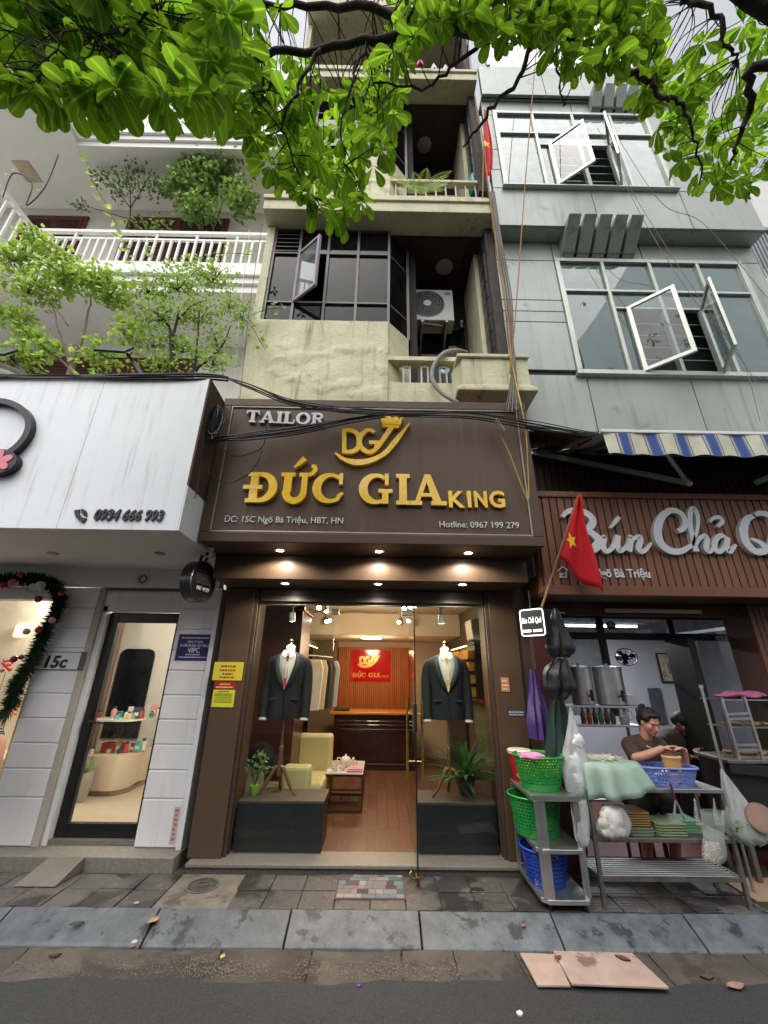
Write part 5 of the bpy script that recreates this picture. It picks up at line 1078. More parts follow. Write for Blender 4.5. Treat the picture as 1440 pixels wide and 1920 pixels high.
# number plate, plaques, notices
npz = T('number_plate', 'white plate reading 15c with dark frame beside the garland', 'sign', at(105, 1240, WY))
a, b = at(64, 1222, WY), at(146, 1256, WY); MB().box(a.x, b.x+.05, WY-.012, WY-.001, b.z-.004, a.z+.004).build('frame', M('plate_frame', '5a4a44', rough=.4), npz); MB().box(a.x, b.x, WY-.018, WY-.0125, b.z+.004, a.z-.004).build('plate', m_whl, npz)
text('15c', at(82, 1251, WY-.018), .165, m_black, npz, depth=.003, fit=(at(124, 1251, WY)-at(82, 1251, WY)).x, shear=.1, bold=.006)
def notice(nm, lab, px0, py0, px1, py1, Y, col, rows, tcol, par=None, th=.006, rough=.35):
    a, b = at(px0, py0, Y), at(px1, py1, Y); t = T(nm, lab, 'sign', ((a.x+b.x)/2, Y, b.z)); MB().box(a.x, b.x, Y-th, Y-.0006, b.z, a.z).build('plate', M('plate_'+col, col, rough=rough, var=.05), t)
    for (txt, fy, sz, wf, c) in rows:
        W = (b.x-a.x)*wf
        if txt == '~':
            xx = (a.x+b.x)/2-W/2; zz = a.z-(a.z-b.z)*fy; mb = MB(); rr_ = random.Random(int(fy*1000)+int(px0))
            while xx < (a.x+b.x)/2+W/2-.004:
                ww = min(rr_.uniform(.4, 1.3)*sz, (a.x+b.x)/2+W/2-xx); mb.box(xx, xx+ww, Y-th-.001, Y-th+.0005, zz, zz+sz*.62); xx += ww+sz*.3
            mb.build('print_line', M('ink_'+c, c, rough=.5, var=0), t, kind='stuff'); continue
        text(txt, ((a.x+b.x)/2-W/2, Y-th-.0005, a.z-(a.z-b.z)*fy), sz, M('ink_'+c, c, rough=.5, var=0), t, depth=.0015, fit=W, bold=.0008)
    return t
notice('blue_plaque', 'dark blue plaque reading VIPC on the white boards', 337, 1189, 393, 1239, WY, '1f2358', [('~', .17, .024, .8, 'b9bcd4'), ('CÔNG TY TNHH', .34, .034, .45, 'c9cbe0'), ('TƯ VẤN VÀ ĐÀO TẠO TÂM LÝ', .48, .034, .84, 'c9cbe0'), ('VIPC', .70, .072, .34, 'd9dbe8'), ('~', .80, .02, .42, 'b9bcd4'), ('~', .90, .02, .8, 'b9bcd4')], '')
notice('yellow_notice', 'yellow notice with red lettering on the brown pillar', 403, 1241, 453, 1276, .1, 'cfc23a', [('~', .28, .028, .5, '8a2a1a'), ('~', .5, .028, .55, '8a2a1a'), ('~', .7, .028, .35, '8a2a1a'), ('~', .88, .024, .5, '8a2a1a')], '')
notice('red_notice', 'red notice strip under the yellow notice on the brown pillar', 404, 1278, 440, 1292, .1, 'b01c24', [('~', .45, .022, .5, 'd9b04a'), ('~', .85, .02, .85, 'd9c9a0')], '')
notice('yellow_sheet', 'yellow printed sheet with white lower edge on the brown pillar', 401, 1293, 437, 1326, .1, 'd2cf35', [('~', .14, .022, .5, '5a5a20'), ('~', .28, .015, .8, '5a5a20'), ('~', .38, .015, .8, '5a5a20'), ('~', .5, .015, .75, '5a5a20'), ('~', .62, .015, .8, '5a5a20'), ('~', .74, .015, .8, '5a5a20')], '')
notice('orange_sticker', 'small orange and white sticker on the right brown pillar', 938, 1270, 956, 1297, .1, 'b9825a', [('~', .3, .03, .6, 'e0d8d0'), ('~', .6, .02, .75, 'e0d8d0'), ('~', .85, .02, .6, 'e0d8d0')], '')
notice('house_number_sticker', 'tiny pale blue lettering strip on the right brown pillar', 952, 1332, 984, 1342, .1, '4a5060', [('~', .45, .022, .9, 'aab4cc'), ('~', .95, .02, .9, 'aab4cc')], '')
t = T('pink_sticker', 'tall faded pink strip sticker at the foot of the white wall', 'sticker', at(340, 1570, WY)); a, b = at(333, 1532, WY-.032), at(348, 1600, WY-.032)
MB().box(-1.93, -1.875, WY-.0035, WY-.0006, .13, .42).build('strip', M('faded_pink', 'c3aba6', rough=.7, var=.1), t)
for i in range(7): MB().box(-1.92+.006*(i % 2), -1.885-.004*(i % 3), WY-.0045, WY-.0034, .16+i*.037, .16+i*.037+.022).build('print_mark', M('sticker_red', 'a8766c'), t)
# round black projecting sign
rs = T('round_black_sign', 'round black projecting sign hanging from the corner of the brown sign box', 'sign', (-1.86, -.42, 2.2))
ctr = at(372, 1091, -.42); nrm = Vector((math.sin(R(78)), -math.cos(R(78)), 0)); rad = .205
mb = MB(); mb.tube([ctr-nrm*.06, ctr-nrm*.055, ctr+nrm*.055, ctr+nrm*.06], [rad-.008, rad, rad, rad-.008], 40).build('drum', M('sign_drum', '22272b', rough=.3, var=.1, coat=.3), rs, smooth=40)
MB().cyl(ctr+nrm*.0605, ctr+nrm*.063, rad-.018, n=40).build('face', M('sign_face', '17191b', rough=.25), rs)
Us = Vector((nrm.y*-1, nrm.x, 0)); Us = Vector((0, 0, 1)).cross(nrm); 
for i in range(5): MB().bar(ctr+nrm*.0635+Us*(-.13)+Vector((0, 0, .06-i*.02)), ctr+nrm*.0635+Us*.13+Vector((0, 0, .06-i*.02)), .003, .012).build('faded_line', M('sign_faded', '35332f', rough=.5), rs)
text('0967 199 279', ctr+nrm*.0635-Us*.10+Vector((0, 0, -.09)), .05, m_whl, rs, depth=.002, U=Us, V=(0, 0, 1), fit=.20, bold=.001)
for s_ in (-.03, .03): MB().tube([ctr+nrm*s_+Vector((0, 0, rad-.01)), ctr+nrm*s_*1.3+Vector((.04, 0, .33))], .014, 8).build('bracket', m_black, rs)
MB().bar(ctr+Vector((-.02, 0, .33)), ctr+Vector((.20, 0, .33)), .05, .03).build('bracket_arm', m_black, rs)
dc = T('dome_camera', 'white dome camera under the left end of the sign box', 'camera', at(392, 1020, -.6)); p = at(393, 1022, -.6)
MB().ell((p.x, p.y, ZB-.05), .045, .045, .045).build('dome', m_whl, dc, smooth=60); MB().cyl((p.x, p.y, ZB-.04), (p.x, p.y, ZB-.001), .05, n=18).build('base', m_whl, dc, smooth=40); MB().cyl((p.x+.01, p.y-.035, ZB-.065), (p.x+.012, p.y-.05, ZB-.075), .018).build('lens', m_black, dc)
# garland round the display window
GL = T('christmas_garland', 'dark green fir garland with red and white baubles round the display window', 'garland', at(80, 1200, WY-.1))
gp = smoothpath([at(a, b, WY-.09) for a, b in ((-60, 1085), (0, 1087), (50, 1086), (85, 1090), (108, 1105), (112, 1130), (100, 1160), (82, 1190), (70, 1220), (55, 1250), (38, 1275), (28, 1300), (20, 1322))], 8)
mb = MB(); mb.tube(gp, .02, 6).build('garland_core', M('garland_core', '2a2f22', rough=.9), GL)
gl = MB(); rg = random.Random(3)
for i in range(5200):
    j = rg.randrange(len(gp)-1); c = gp[j].lerp(gp[j+1], rg.random()); tdir = (gp[j+1]-gp[j]).normalized()
    d = (Vector((rg.uniform(-1, 1), rg.uniform(-1, .5), rg.uniform(-1, 1))).normalized()+tdir*.6).normalized(); l = rg.uniform(.05, .12); s_ = d.orthogonal().normalized()*.0055
    gl.add([c+s_, c+d*l*.6+s_*1.6, c+d*l, c-s_], [(0, 1, 2, 3)])
gl.build('needles', leafmat('fir_needle', hexc('16261a'), hexc('33502f'), .1), GL, kind='stuff', recalc=False)
tz = at(20, 1325, WY-.1); tl = MB()
for i in range(160):
    d = Vector((rg.uniform(-1, .15), rg.uniform(-.4, .1), rg.uniform(-1.0, -.25))).normalized(); l = rg.uniform(.12, .24); s_ = d.orthogonal().normalized()*.003; tl.add([tz+s_, tz+d*l*.6+s_, tz+d*l, tz-s_], [(0, 1, 2, 3)])
tl.build('tail_needles', leafmat('fir_needle', None, None), GL, kind='stuff', recalc=False)
for i, (px_, py_, r, c) in enumerate(((25, 1093, .048, 'b5707a'), (76, 1098, .05, 'cfd0cc'), (62, 1100, .035, 'c3c6c2'), (38, 1078, .032, '8f2434'), (72, 1123, .038, '7d1424'), (115, 1113, .03, '9a2a30'), (98, 1163, .035, 'b9858a'), (73, 1181, .036, '93202f'), (50, 1184, .036, 'b9c0ba'), (26, 1236, .034, '7d1424'), (40, 1232, .026, '93202f'), (8, 1098, .04, '7d1424'))):
    MB().ell(at(px_, py_, WY-.17), r, r, r, 14, 10).build('bauble', M('bauble_'+c, c, rough=.2, var=.05), GL, smooth=70)

# ================================================================== villa behind, upper left
VY, VW = .5, 1.7
VL = T('white_villa', 'pale villa with white balconies and red-brown shutters behind the white shop', 'building', (-5, 2, 0))
m_vw = M('villa_wall', 'e0ded6', rough=.8, var=.05); m_vt = M('villa_trim', 'e4e3de', rough=.6, var=.03); m_shut = M('maroon_shutter', '5f2420', rough=.6, var=.2, vs=6)
MB().box(-12, -1.79, VW, VW+.2, 3.4, 18).build('wall', m_vw, VL)
XC = X(60, 437, VY)                                          # the left bay stands further forward
m_vsoff = M('villa_soffit', 'e0ddd5', rough=.85, var=.05)
def vbalcony(zb, lab):
    steps = [(0, .16, .03), (.16, .30, .08), (.30, .42, .13), (.42, .55, .08), (.55, .68, .02)]
    for i, (a, b, o) in enumerate(steps):
        MB().box(XC-.0+.001*i, -1.79, VY-o, VW, zb+a+.0005, zb+b).build('slab_moulding', m_vt, VL, bev=.01)
        MB().box(-12, XC+o, VY-1.3-o, VW-.001, zb+a+.0006, zb+b-.0004).build('slab_moulding', m_vt, VL, bev=.01)
    zr_ = zb+.68
    for (x0, x1, y) in ((XC, -1.79, VY+.02), (-12, XC, VY-1.28)):
        MB().box(x0, x1, y-.03, y+.03, zr_+.78, zr_+.86).build('handrail', m_vt, VL, bev=.01); MB().box(x0, x1, y-.02, y+.02, zr_+.62, zr_+.66).build('mid_rail', m_vt, VL); MB().box(x0, x1, y-.02, y+.02, zr_+.03, zr_+.07).build('bottom_rail', m_vt, VL)
        x = x0+.06; i = 0
        while x < x1 and x > -9:
            MB().box(x-.018, x+.018, y-.018, y+.018, zr_+.07, zr_+(.78 if i % 5 == 0 else .62)).build('baluster', m_vt, VL); x += .145; i += 1
            if x0 == -12: pass
    MB().box(XC-.03, XC+.03, VY-1.28, VY+.02, zr_+.78, zr_+.86).build('handrail', m_vt, VL)
    y = VY-1.1
    while y < VY-.05: MB().box(XC-.018, XC+.018, y-.018, y+.018, zr_, zr_+.78).build('baluster', m_vt, VL); y += .145
    x = XC-.15
    while x > -7: MB().box(x-.018, x+.018, VY-1.298, VY-1.262, zr_, zr_+.78).build('baluster', m_vt, VL); x -= .145
ZV1, ZV2 = 7.48, 11.5
vbalcony(ZV1, 'lower'); vbalcony(ZV2, 'upper')
MB().box(-2.05, -1.80, VY-.15, VW-.01, 4.0, ZV1).build('pier', m_vt, VL)
def shutter_pair(px0, px1, zt_, h, leaves=4):
    x0, x1 = X(px0, 415, VW), X(px1, 415, VW); fr = MB().box(x0-.08, x1+.08, VW-.05, VW-.001, zt_-h, zt_+.07).build('shutter_frame', m_shut, VL, bev=.005); w = (x1-x0)/leaves
    for i in range(leaves):
        a = x0+i*w; MB().box(a+.01, a+w-.01, VW-.065, VW-.0505, zt_-h, zt_).build('shutter_leaf', m_shut, fr)
        z = zt_-.1
        while z > zt_-h+.1: MB().box(a+.06, a+w-.06, VW-.08, VW-.0655, z-.035, z).build('slat', M('shutter_slat', '3f1a17', rough=.6), fr); z -= .07
shutter_pair(58, 160, Z(100, 412, VW), 1.9, 2); shutter_pair(250, 425, Z(300, 415, VW), 1.9, 4)
shutter_pair(150, 425, Z(300, 680, VW), 1.5, 6); shutter_pair(-60, 50, Z(30, 678, VW), 1.5, 2)
box('ceiling_panel', M('beige_lamp_panel', 'b9ab92', rough=.6), VL, *[X(55, 300, 1.0), X(85, 300, 1.0)], .75, 1.15, ZV2-.02, ZV2-.0005)
# ================================================================== grey panelled building on the right
RB = T('grey_panel_building', 'grey-green metal panelled building with open casement windows on the right', 'building', (3.4, .5, 0))
m_pan = M('grey_green_panel', '949a95', rough=.42, var=.08, vs=1.6, rnd_=.06, metal=.15, streak=('5f635d', .8, 8), spots=('7f857e', 1.9, .62))
m_jnt = M('panel_joint', '2c2f2e', rough=.8)
m_alu = M('aluminium_frame', 'b5b8ae', rough=.4, metal=.4, var=.08, streak=('6f6b5e', .5, 14))
m_gl_r = glass('greenish_glass', (.30, .42, .40), 2.8, film=.2, film_col=(.22, .36, .33), ior=1.55)  # green film colour imitates leaf and sky reflections on the tinted glass
RX0, RX1 = 1.615, 5.5
Y1 = -.35; ZL = Z(945, 454, Y1)                             # plane of 2nd storey, underside of ledge
Y2 = gz(1000, 423, ZL).y                                    # plane of 3rd storey (stands forward)
W1 = (X(1041, 488, Y1), X(1384, 494, Y1), Z(1093, 700, Y1), Z(1041, 488, Y1))
ZP0 = 4.33
def panels(rects, Y, th=.03, g=.006):
    for (x0, x1, z0, z1) in rects:
        MB().box(x0+g, x1-g, Y, Y+th, z0+g, z1-g).build('cladding_panel', m_pan, RB, bev=.004)
zc = [Z(985, q, Y1) for q in (693, 603, 583, 562, 488)]
jx = [X(1100, 707, Y1), X(1293, 707, Y1)]
rects = [(RX0, W1[0]-.02, a, b) for a, b in zip([zc[0]]+zc[1:], zc[1:]+[ZL])]
rects += [(RX0, jx[0], ZP0, W1[2]-.03), (jx[0], jx[1], ZP0, W1[2]-.03), (jx[1], RX1, ZP0, W1[2]-.03)]
rects[0:0] = [(RX0, W1[0]-.02, W1[2]-.03, zc[0])] if zc[0]-W1[2] > .05 else []
rects += [(W1[0]-.02, X(1200, 470, Y1), W1[3]+.02, ZL), (X(1200, 470, Y1), RX1, W1[3]+.02, ZL), (W1[1]+.02, RX1, W1[2]-.03, W1[3]+.02)]
panels(rects, Y1)
MB().box(RX0, RX1, Y1+.032, Y1+.06, ZP0, W1[2]-.03).box(RX0, W1[0]-.02, Y1+.032, Y1+.06, W1[2]-.03, ZL).box(W1[0]-.02, RX1, Y1+.032, Y1+.06, W1[3]+.02, ZL).box(W1[1]+.02, RX1, Y1+.032, Y1+.06, W1[2]-.03, W1[3]+.02).build('cladding_back', m_jnt, RB)
MB().box(RX0, RX0+.05, Y1+.062, 5, 2.6, 16).build('side_wall', m_pan, RB); MB().box(RX1-.05, RX1, Y1+.062, 5, 2.6, 16).build('side_wall', m_pan, RB)
# ledge: soffit and the upper storey
Wu = (X(925, 212, Y2), X(1211, 227, Y2), Z(950, 350, Y2), Z(925, 212, Y2)); ZL2 = Z(905, 190, Y2); Y3 = gz(1000, 178, ZL2).y
lx = [RX0, X(1125, 421, Y2), X(1300, 425, Y2), RX1]
MB().box(RX0, RX1, Y2+.031, Y1+.3, ZL, ZL+.05).build('ledge_soffit', m_pan, RB)
panels([(lx[0], lx[1], ZL, Wu[2]-.03), (lx[1], lx[2], ZL, Wu[2]-.03), (lx[2], lx[3], ZL, Wu[2]-.03)], Y2)
zu = [Z(930, q, Y2) for q in (318, 280, 216)]
panels([(RX0, Wu[0]-.02, a, b) for a, b in zip([Wu[2]-.03]+zu, zu+[ZL2])]+[(Wu[0]-.02, X(1067, 190, Y2), Wu[3]+.02, ZL2), (X(1067, 190, Y2), RX1, Wu[3]+.02, ZL2), (Wu[1]+.02, RX1, Wu[2]-.03, Wu[3]+.02)], Y2)
MB().box(RX0, RX1, Y2+.032, Y2+.05, ZL+.051, Wu[2]-.03).box(RX0, Wu[0]-.02, Y2+.032, Y2+.06, Wu[2]-.03, ZL2).box(Wu[0]-.02, RX1, Y2+.032, Y2+.06, Wu[3]+.02, ZL2).box(Wu[1]+.02, RX1, Y2+.032, Y2+.06, Wu[2]-.03, Wu[3]+.02).build('cladding_back', m_jnt, RB)
MB().box(RX0, RX1, Y3+.031, Y2+.2, ZL2, ZL2+.05).build('ledge_soffit', m_pan, RB)
zt3 = Z(960, 125, Y3); panels([(RX0, X(1020, 160, Y3), ZL2, zt3), (X(1020, 160, Y3), X(1180, 160, Y3), ZL2, zt3), (X(1180, 160, Y3), RX1, ZL2, zt3)], Y3)
panels([(RX0, RX1, zt3+1.8, zt3+3)], Y3); MB().box(RX0, RX1, Y3+.04, Y3+.06, ZL2, zt3+.01).build('cladding_back', m_jnt, RB)
def casement(W, Y, nm, opens, colf):
    x0, x1, z0, z1 = W; wd_ = T('window', None, None); wd_.parent = RB; wd_.location = Vector((x0, Y, z0))-RB.location; f = .045
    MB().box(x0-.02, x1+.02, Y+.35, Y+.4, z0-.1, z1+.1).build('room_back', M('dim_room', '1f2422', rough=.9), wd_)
    def b(a0, a1, b0, b1, y0=Y-.03, y1=Y+.05, n='frame'): MB().box(a0, a1, y0, y1, b0, b1).build(n, m_alu, wd_, bev=.004)
    b(x0-.02, x1+.02, z0-.03, z0+f); b(x0-.02, x1+.02, z1-f, z1+.02); b(x0-.02, x0+f, z0+f+.001, z1-f-.001); b(x1-f, x1+.02, z0+f+.001, z1-f-.001)
    b(x0-.05, x1+.05, z0-.055, z0-.031, Y-.07, Y+.04, 'sill')
    zm = z0+(z1-z0)*.70; cs = [x0+(x1-x0)*c for c in colf]
    for c in cs: b(c-.022, c+.022, z0+f+.001, z1-f-.001, Y-.028, Y+.048, 'mullion')
    b(x0+f, x1-f, zm-.02, zm+.02, Y-.026, Y+.046, 'transom')
    ed = [x0]+cs+[x1]
    for i, (a, c) in enumerate(zip(ed, ed[1:])):
        MB().box(a+.03, c-.03, Y+.01, Y+.016, zm+.021, z1-f).build('pane', m_gl_r, wd_)
        if i in (0, len(ed)-2): MB().box(a+.03, c-.03, Y+.01, Y+.016, z0+f, zm-.021).build('pane', m_gl_r, wd_)
    # the middle: small upper lights, then an opening with bars
    zk = zm-(zm-z0)*.22; a, c = cs[0], cs[-1]; b(a+.022, c-.022, zk-.015, zk+.015, Y-.02, Y+.04, 'transom')
    for (p, q) in zip([a]+cs[1:-1], cs[1:]): MB().box(p+.025, q-.025, Y+.01, Y+.016, zk+.016, zm-.021).build('pane', m_gl_r, wd_)
    mid = [a+(c-a)*.14, a+(c-a)*.5, a+(c-a)*.86]
    for q in mid: b(q-.014, q+.014, z0+f, zk-.015, Y-.018, Y+.038, 'mullion')
    for (p, q) in ((a+.022, mid[0]-.014), (mid[2]+.014, c-.022)): MB().box(p, q, Y+.01, Y+.016, z0+f, zk-.016).build('pane', m_gl_r, wd_)
    for j in range(5):
        z = z0+f+.05+j*(zk-z0-f)/5.2; MB().box(x0+f, x1-f, Y+.07, Y+.085, z, z+.014).build('security_bar', m_steeld, wd_)
    for (hx, ex, ang) in opens:
        hx_ = a+(c-a)*hx; w = (c-a)*.36; d = Vector((math.cos(R(ang)), math.sin(R(ang)), 0)); p = Vector((hx_, Y-.03, 0)); q = p+d*w; zA, zB_ = z0+f+.01, zk-.02
        s_ = T('casement_sash', None, None); s_.parent = wd_; s_.location = Vector((hx_, Y-.03, zA))-wloc(wd_)
        for e0, e1 in (((p.x, p.y, zA), (q.x, q.y, zA)), ((p.x, p.y, zB_), (q.x, q.y, zB_))): MB().bar(e0, e1, .03, .05).build('sash_rail', m_alu, s_, bev=.003)
        for e in (p, q): MB().bar((e.x, e.y, zA-.024), (e.x, e.y, zB_+.024), .05, .032, up=(d.y, -d.x, 0)).build('sash_stile', m_alu, s_, bev=.003)
        MB().add([(p.x, p.y, zA), (q.x, q.y, zA), (q.x, q.y, zB_), (p.x, p.y, zB_)], [(0, 1, 2, 3)]).build('pane', glass('sash_glass_r', (.5, .6, .6), 1.2, film=.08), s_)
casement(W1, Y1, 'lower', ((.14, 0, -42), (.86, 0, 180+62)), (.245, .5, .76))
casement(Wu, Y2, 'upper', ((.14, 0, -38), (.86, 0, 180+55)), (.25, .51, .76))
xa, xb = Wu[0], Wu[1]
MB().box(xa, xb, Y3+.01, Y3+.016, zt3+.02, zt3+1.75).build('pane', m_gl_r, RB)
for i in range(5): MB().box(xa+(xb-xa)*i/4-.03, xa+(xb-xa)*i/4+.03, Y3-.02, Y3+.05, zt3+.001, zt3+1.79).build('mullion', m_alu, RB)
# fins of the ventilation hoods under the ledges
def hood(px0, px1, zl, yl, ybase, lab, n=5):
    x0, x1 = px0, px1; t = T('vent_hood', lab, 'vent', ((x0+x1)/2, ybase-.1, zl-.3)); w = (x1-x0)/n
    for i in range(n):
        a = x0+i*w
        MB().hexa([(a+.012, ybase-.08, zl-.27), (a+w-.035, ybase-.08, zl-.27), (a+w-.035, ybase-.005, zl-.33), (a+.012, ybase-.005, zl-.33), (a+.012, yl-.16, zl+.03), (a+w-.035, yl-.16, zl+.03), (a+w-.035, ybase-.005, zl+.03), (a+.012, ybase-.005, zl+.03)]).build('fin', m_pan, t, bev=.004)
    MB().box(x0+.02, x1-.04, ybase-.06, ybase-.006, zl-.29, zl-.02).build('hood_back', m_jnt, t)
hood(X(1043, 450, Y1), X(1180, 450, Y1), ZL, Y2, Y1, 'row of five grey vent fins under the lower ledge')
hood(X(1098, 190, Y2), X(1207, 190, Y2), ZL2, Y3, Y2, 'row of five grey vent fins under the upper ledge')
# pale building further right
PB = T('pale_block', 'pale building with a barred balcony at the right edge', 'building', (7.2, 2, 0))
MB().box(6.2, 12, 2.2, 2.5, 0, 14).build('wall', M('pale_wall', 'c9c9c6', rough=.8, var=.05), PB)
zz0, zz1 = Z(1400, 520, 1.2), Z(1400, 430, 1.2)
MB().box(6.0, 11, 1.2, 2.2, zz0-.25, zz0).build('balcony_slab', M('pale_wall2', 'b9b9b8', rough=.8), PB)
for i in range(40): MB().box(6.05+i*.085, 6.08+i*.085, 1.24, 1.27, zz0, zz1).build('baluster', M('grey_bar', '8e9094', rough=.5, metal=.4), PB)
MB().box(6.0, 11, 1.2, 1.3, zz1, zz1+.06).build('handrail', M('grey_bar', ''), PB)
MB().box(6.5, 11, 2.15, 2.199, zz1+.2, zz1+1.6).build('window', m_gl_r, PB)
# ================================================================== eatery front
m_teak = M('teak_board', '754a34', rough=.5, var=.18, vs=5, stretch=(9, 9, .7), rnd_=.12)
m_teakd = M('teak_dark', '3b2016', rough=.55, var=.2, vs=5, stretch=(9, 9, .7), rnd_=.15)
EY = -.5; EX0 = 1.625; EZ0, EZ1 = Z(1100, 1108, EY), Z(1100, 928, EY)
ES = T('eatery_sign', 'brown slatted sign board with white script letters over the eatery', 'sign', (3.5, EY, EZ0))
MB().box(EX0, 6.2, EY+.03, EY+.05, EZ0+.002, EZ1-.002).build('backing', m_teakd, ES)
MB().box(EX0-.003, 6.2, EY-.02, EY+.06, EZ0-.04, EZ0+.05).build('frame', m_teak, ES, bev=.004); MB().box(EX0-.003, 6.2, EY-.02, EY+.06, EZ1-.035, EZ1+.03).build('frame', m_teak, ES, bev=.004)
x = EX0+.005
while x < 5.9:
    MB().box(x, x+.069, EY, EY+.03, EZ0+.051, EZ1-.036).build('slat', m_teak, ES, bev=.004); x += .081
MB().box(EX0-.002, 6.2, EY+.061, .05, EZ0-.035, EZ0+.0).build('soffit', m_teakd, ES); MB().box(EX0-.004, EX0+.02, EY+.061, .05, EZ0+.001, EZ1).build('side', m_teak, ES)
m_scr = M('script_letter', 'c9ccd0', rough=.4, var=.03, spec=.6)
cx = lambda q: (960+q[0]/3, 780+q[1]/3); PE = 750*.955/3.9
def script(paths, nm='letter'):
    mb = MB()
    for i, (pth, w) in enumerate(paths): pstroke([cx(q) for q in pth], [v/3*1.12 for v in w] if isinstance(w, list) else w/3*1.12, EY, 0.002, .052+i*.0007, mb, PE)
    mb.build(nm, m_scr, ES)
script([([(275, 578), (300, 548), (350, 540), (405, 556), (440, 592), (430, 630), (385, 650)], [14, 26, 30, 34, 36, 34, 20]), ([(385, 648), (440, 670), (476, 712), (450, 752), (400, 766), (350, 752), (335, 735)], [22, 34, 42, 42, 34, 24, 10]), ([(352, 555), (348, 620), (342, 690), (335, 760)], [26, 30, 30, 26])])
script([([(498, 692), (506, 690), (498, 735), (512, 766), (540, 760), (566, 728), (582, 682)], [14, 26, 28, 28, 20, 20, 24]), ([(583, 680), (578, 730), (590, 766), (622, 748), (640, 722)], [26, 28, 26, 18, 12]), ([(588, 578), (562, 612), (540, 640)], [22, 16, 8])])
script([([(640, 690), (654, 690), (650, 730), (644, 770)], [14, 26, 28, 26]), ([(648, 735), (672, 698), (700, 688), (706, 712), (696, 750), (712, 770), (740, 756), (768, 720)], [16, 18, 26, 28, 28, 26, 18, 10])])
script([([(915, 655), (948, 640), (955, 596), (925, 552), (870, 542), (822, 582), (802, 650), (816, 718), (866, 762), (930, 768), (985, 738), (1012, 710)], [24, 26, 26, 28, 32, 36, 42, 42, 36, 30, 20, 12])])
script([([(1000, 715), (1022, 650), (1026, 580), (1004, 530), (984, 552), (984, 630), (1000, 700), (1018, 770)], [12, 16, 20, 26, 24, 24, 26, 28]), ([(1014, 735), (1038, 696), (1064, 684), (1076, 706), (1072, 748), (1088, 770), (1112, 752)], [16, 18, 26, 28, 28, 24, 14])])
script([([(1188, 700), (1156, 680), (1126, 704), (1118, 744), (1140, 770), (1170, 752), (1190, 706)], [16, 24, 26, 28, 26, 20, 18]), ([(1192, 690), (1186, 738), (1202, 770), (1238, 732)], [26, 28, 26, 12]), ([(1094, 606), (1112, 584), (1146, 580), (1162, 606), (1136, 632)], [10, 18, 22, 20, 12])])
script([([(1345, 568), (1300, 590), (1280, 650), (1296, 720), (1345, 768), (1405, 762), (1450, 710), (1458, 630), (1425, 572), (1370, 556), (1335, 572)], [20, 34, 42, 42, 36, 32, 36, 40, 36, 28, 18]), ([(1320, 700), (1372, 720), (1430, 770), (1500, 790)], [12, 26, 34, 26])])
sh_ = lambda q: [([(a+1010, b) for a, b in p], w) for p, w in q]
script(sh_([([(498, 692), (506, 690), (498, 735), (512, 766), (540, 760), (566, 728), (582, 682)], [14, 26, 28, 28, 20, 20, 24]), ([(583, 680), (578, 730), (590, 766), (622, 748), (640, 722)], [26, 28, 26, 18, 12])]))
script(sh_([([(650, 728), (700, 722), (716, 698), (690, 680), (660, 700), (654, 742), (680, 770), (720, 756), (750, 725)], [10, 18, 24, 24, 26, 28, 26, 18, 10]), ([(655, 640), (688, 600), (722, 640)], [14, 20, 14])]))
mb_t = text('Ngõ Bà Triệu', at(1114, 1082, EY), .12, m_scr, ES, depth=.012, fit=(at(1219, 1084, EY)-at(1114, 1084, EY)).x, bold=.0025)
mb = MB()
for i, (a, b) in enumerate((((255, 875), (282, 848)), ((282, 848), (312, 870)), ((268, 878), (268, 908)), ((302, 875), (302, 908)), ((266, 908), (304, 908)), ((277, 908), (277, 888)), ((277, 888), (291, 888)))): pstroke([cx(a), cx(b)], 1.8, EY, 0, .012+i*.0006, mb, PE)
mb.build('house_icon', m_scr, ES, kind='stuff')
text('7', at(1104, 1081, EY), .12, m_scr, ES, depth=.012, bold=.002)
# dark slatted wall above the sign, under the awning
MB().box(RX0, RX1, Y1+.005, .6, 4.352, 4.37).build('boarding_soffit', m_teakd, RB); MB().box(EX0, 6.2, -.1, -.06, EZ1+.03, 4.35).build('dark_boarding', m_teakd, RB)
x = EX0+.005
while x < 5.9: MB().box(x, x+.069, -.125, -.101, EZ1+.031, 4.34).build('dark_slat', m_teakd, RB); x += .081
MB().box(EX0, 6.2, -.1, .06, EZ1+.032, EZ1+.05).build('boarding_ledge', m_teakd, RB)
# awning: cloth, valance, roller, folding arms
AW = T('striped_awning', 'blue and cream striped retractable awning over the eatery', 'awning', (3.6, -.7, 3.7))
af = [at(1130, 812, -1.05), at(1440, 818, -1.05)]; zf = af[0].z; xl = af[0].x; zb_ = Z(1010, 846, -.13); xlb = xl
cb = hexc('c3c0ad'); bl = hexc('34508f'); dk = hexc('6d7283')
m_awn = striped('awning_cloth', 0, [(0, cb), (.40, dk), (.46, cb), (.49, dk), (.54, bl), (.80, dk), (.86, cb), (.89, dk), (.94, cb)], .285, .85, off=.12)
N_ = 30; xs_ = [xl+(6.3-xl)*i/90 for i in range(91)]; mb = MB(); k = len(xs_)
mb.v = [Vector((x, -1.05, zf)) for x in xs_]+[Vector((x, -.6, (zf+zb_)/2-.05)) for x in xs_]+[Vector((x, -.14, zb_)) for x in xs_]; mb.f = [(j*k+i, j*k+i+1, (j+1)*k+i+1, (j+1)*k+i) for j in (0, 1) for i in range(k-1)]
mb.build('canopy_cloth', m_awn, AW, smooth=60)
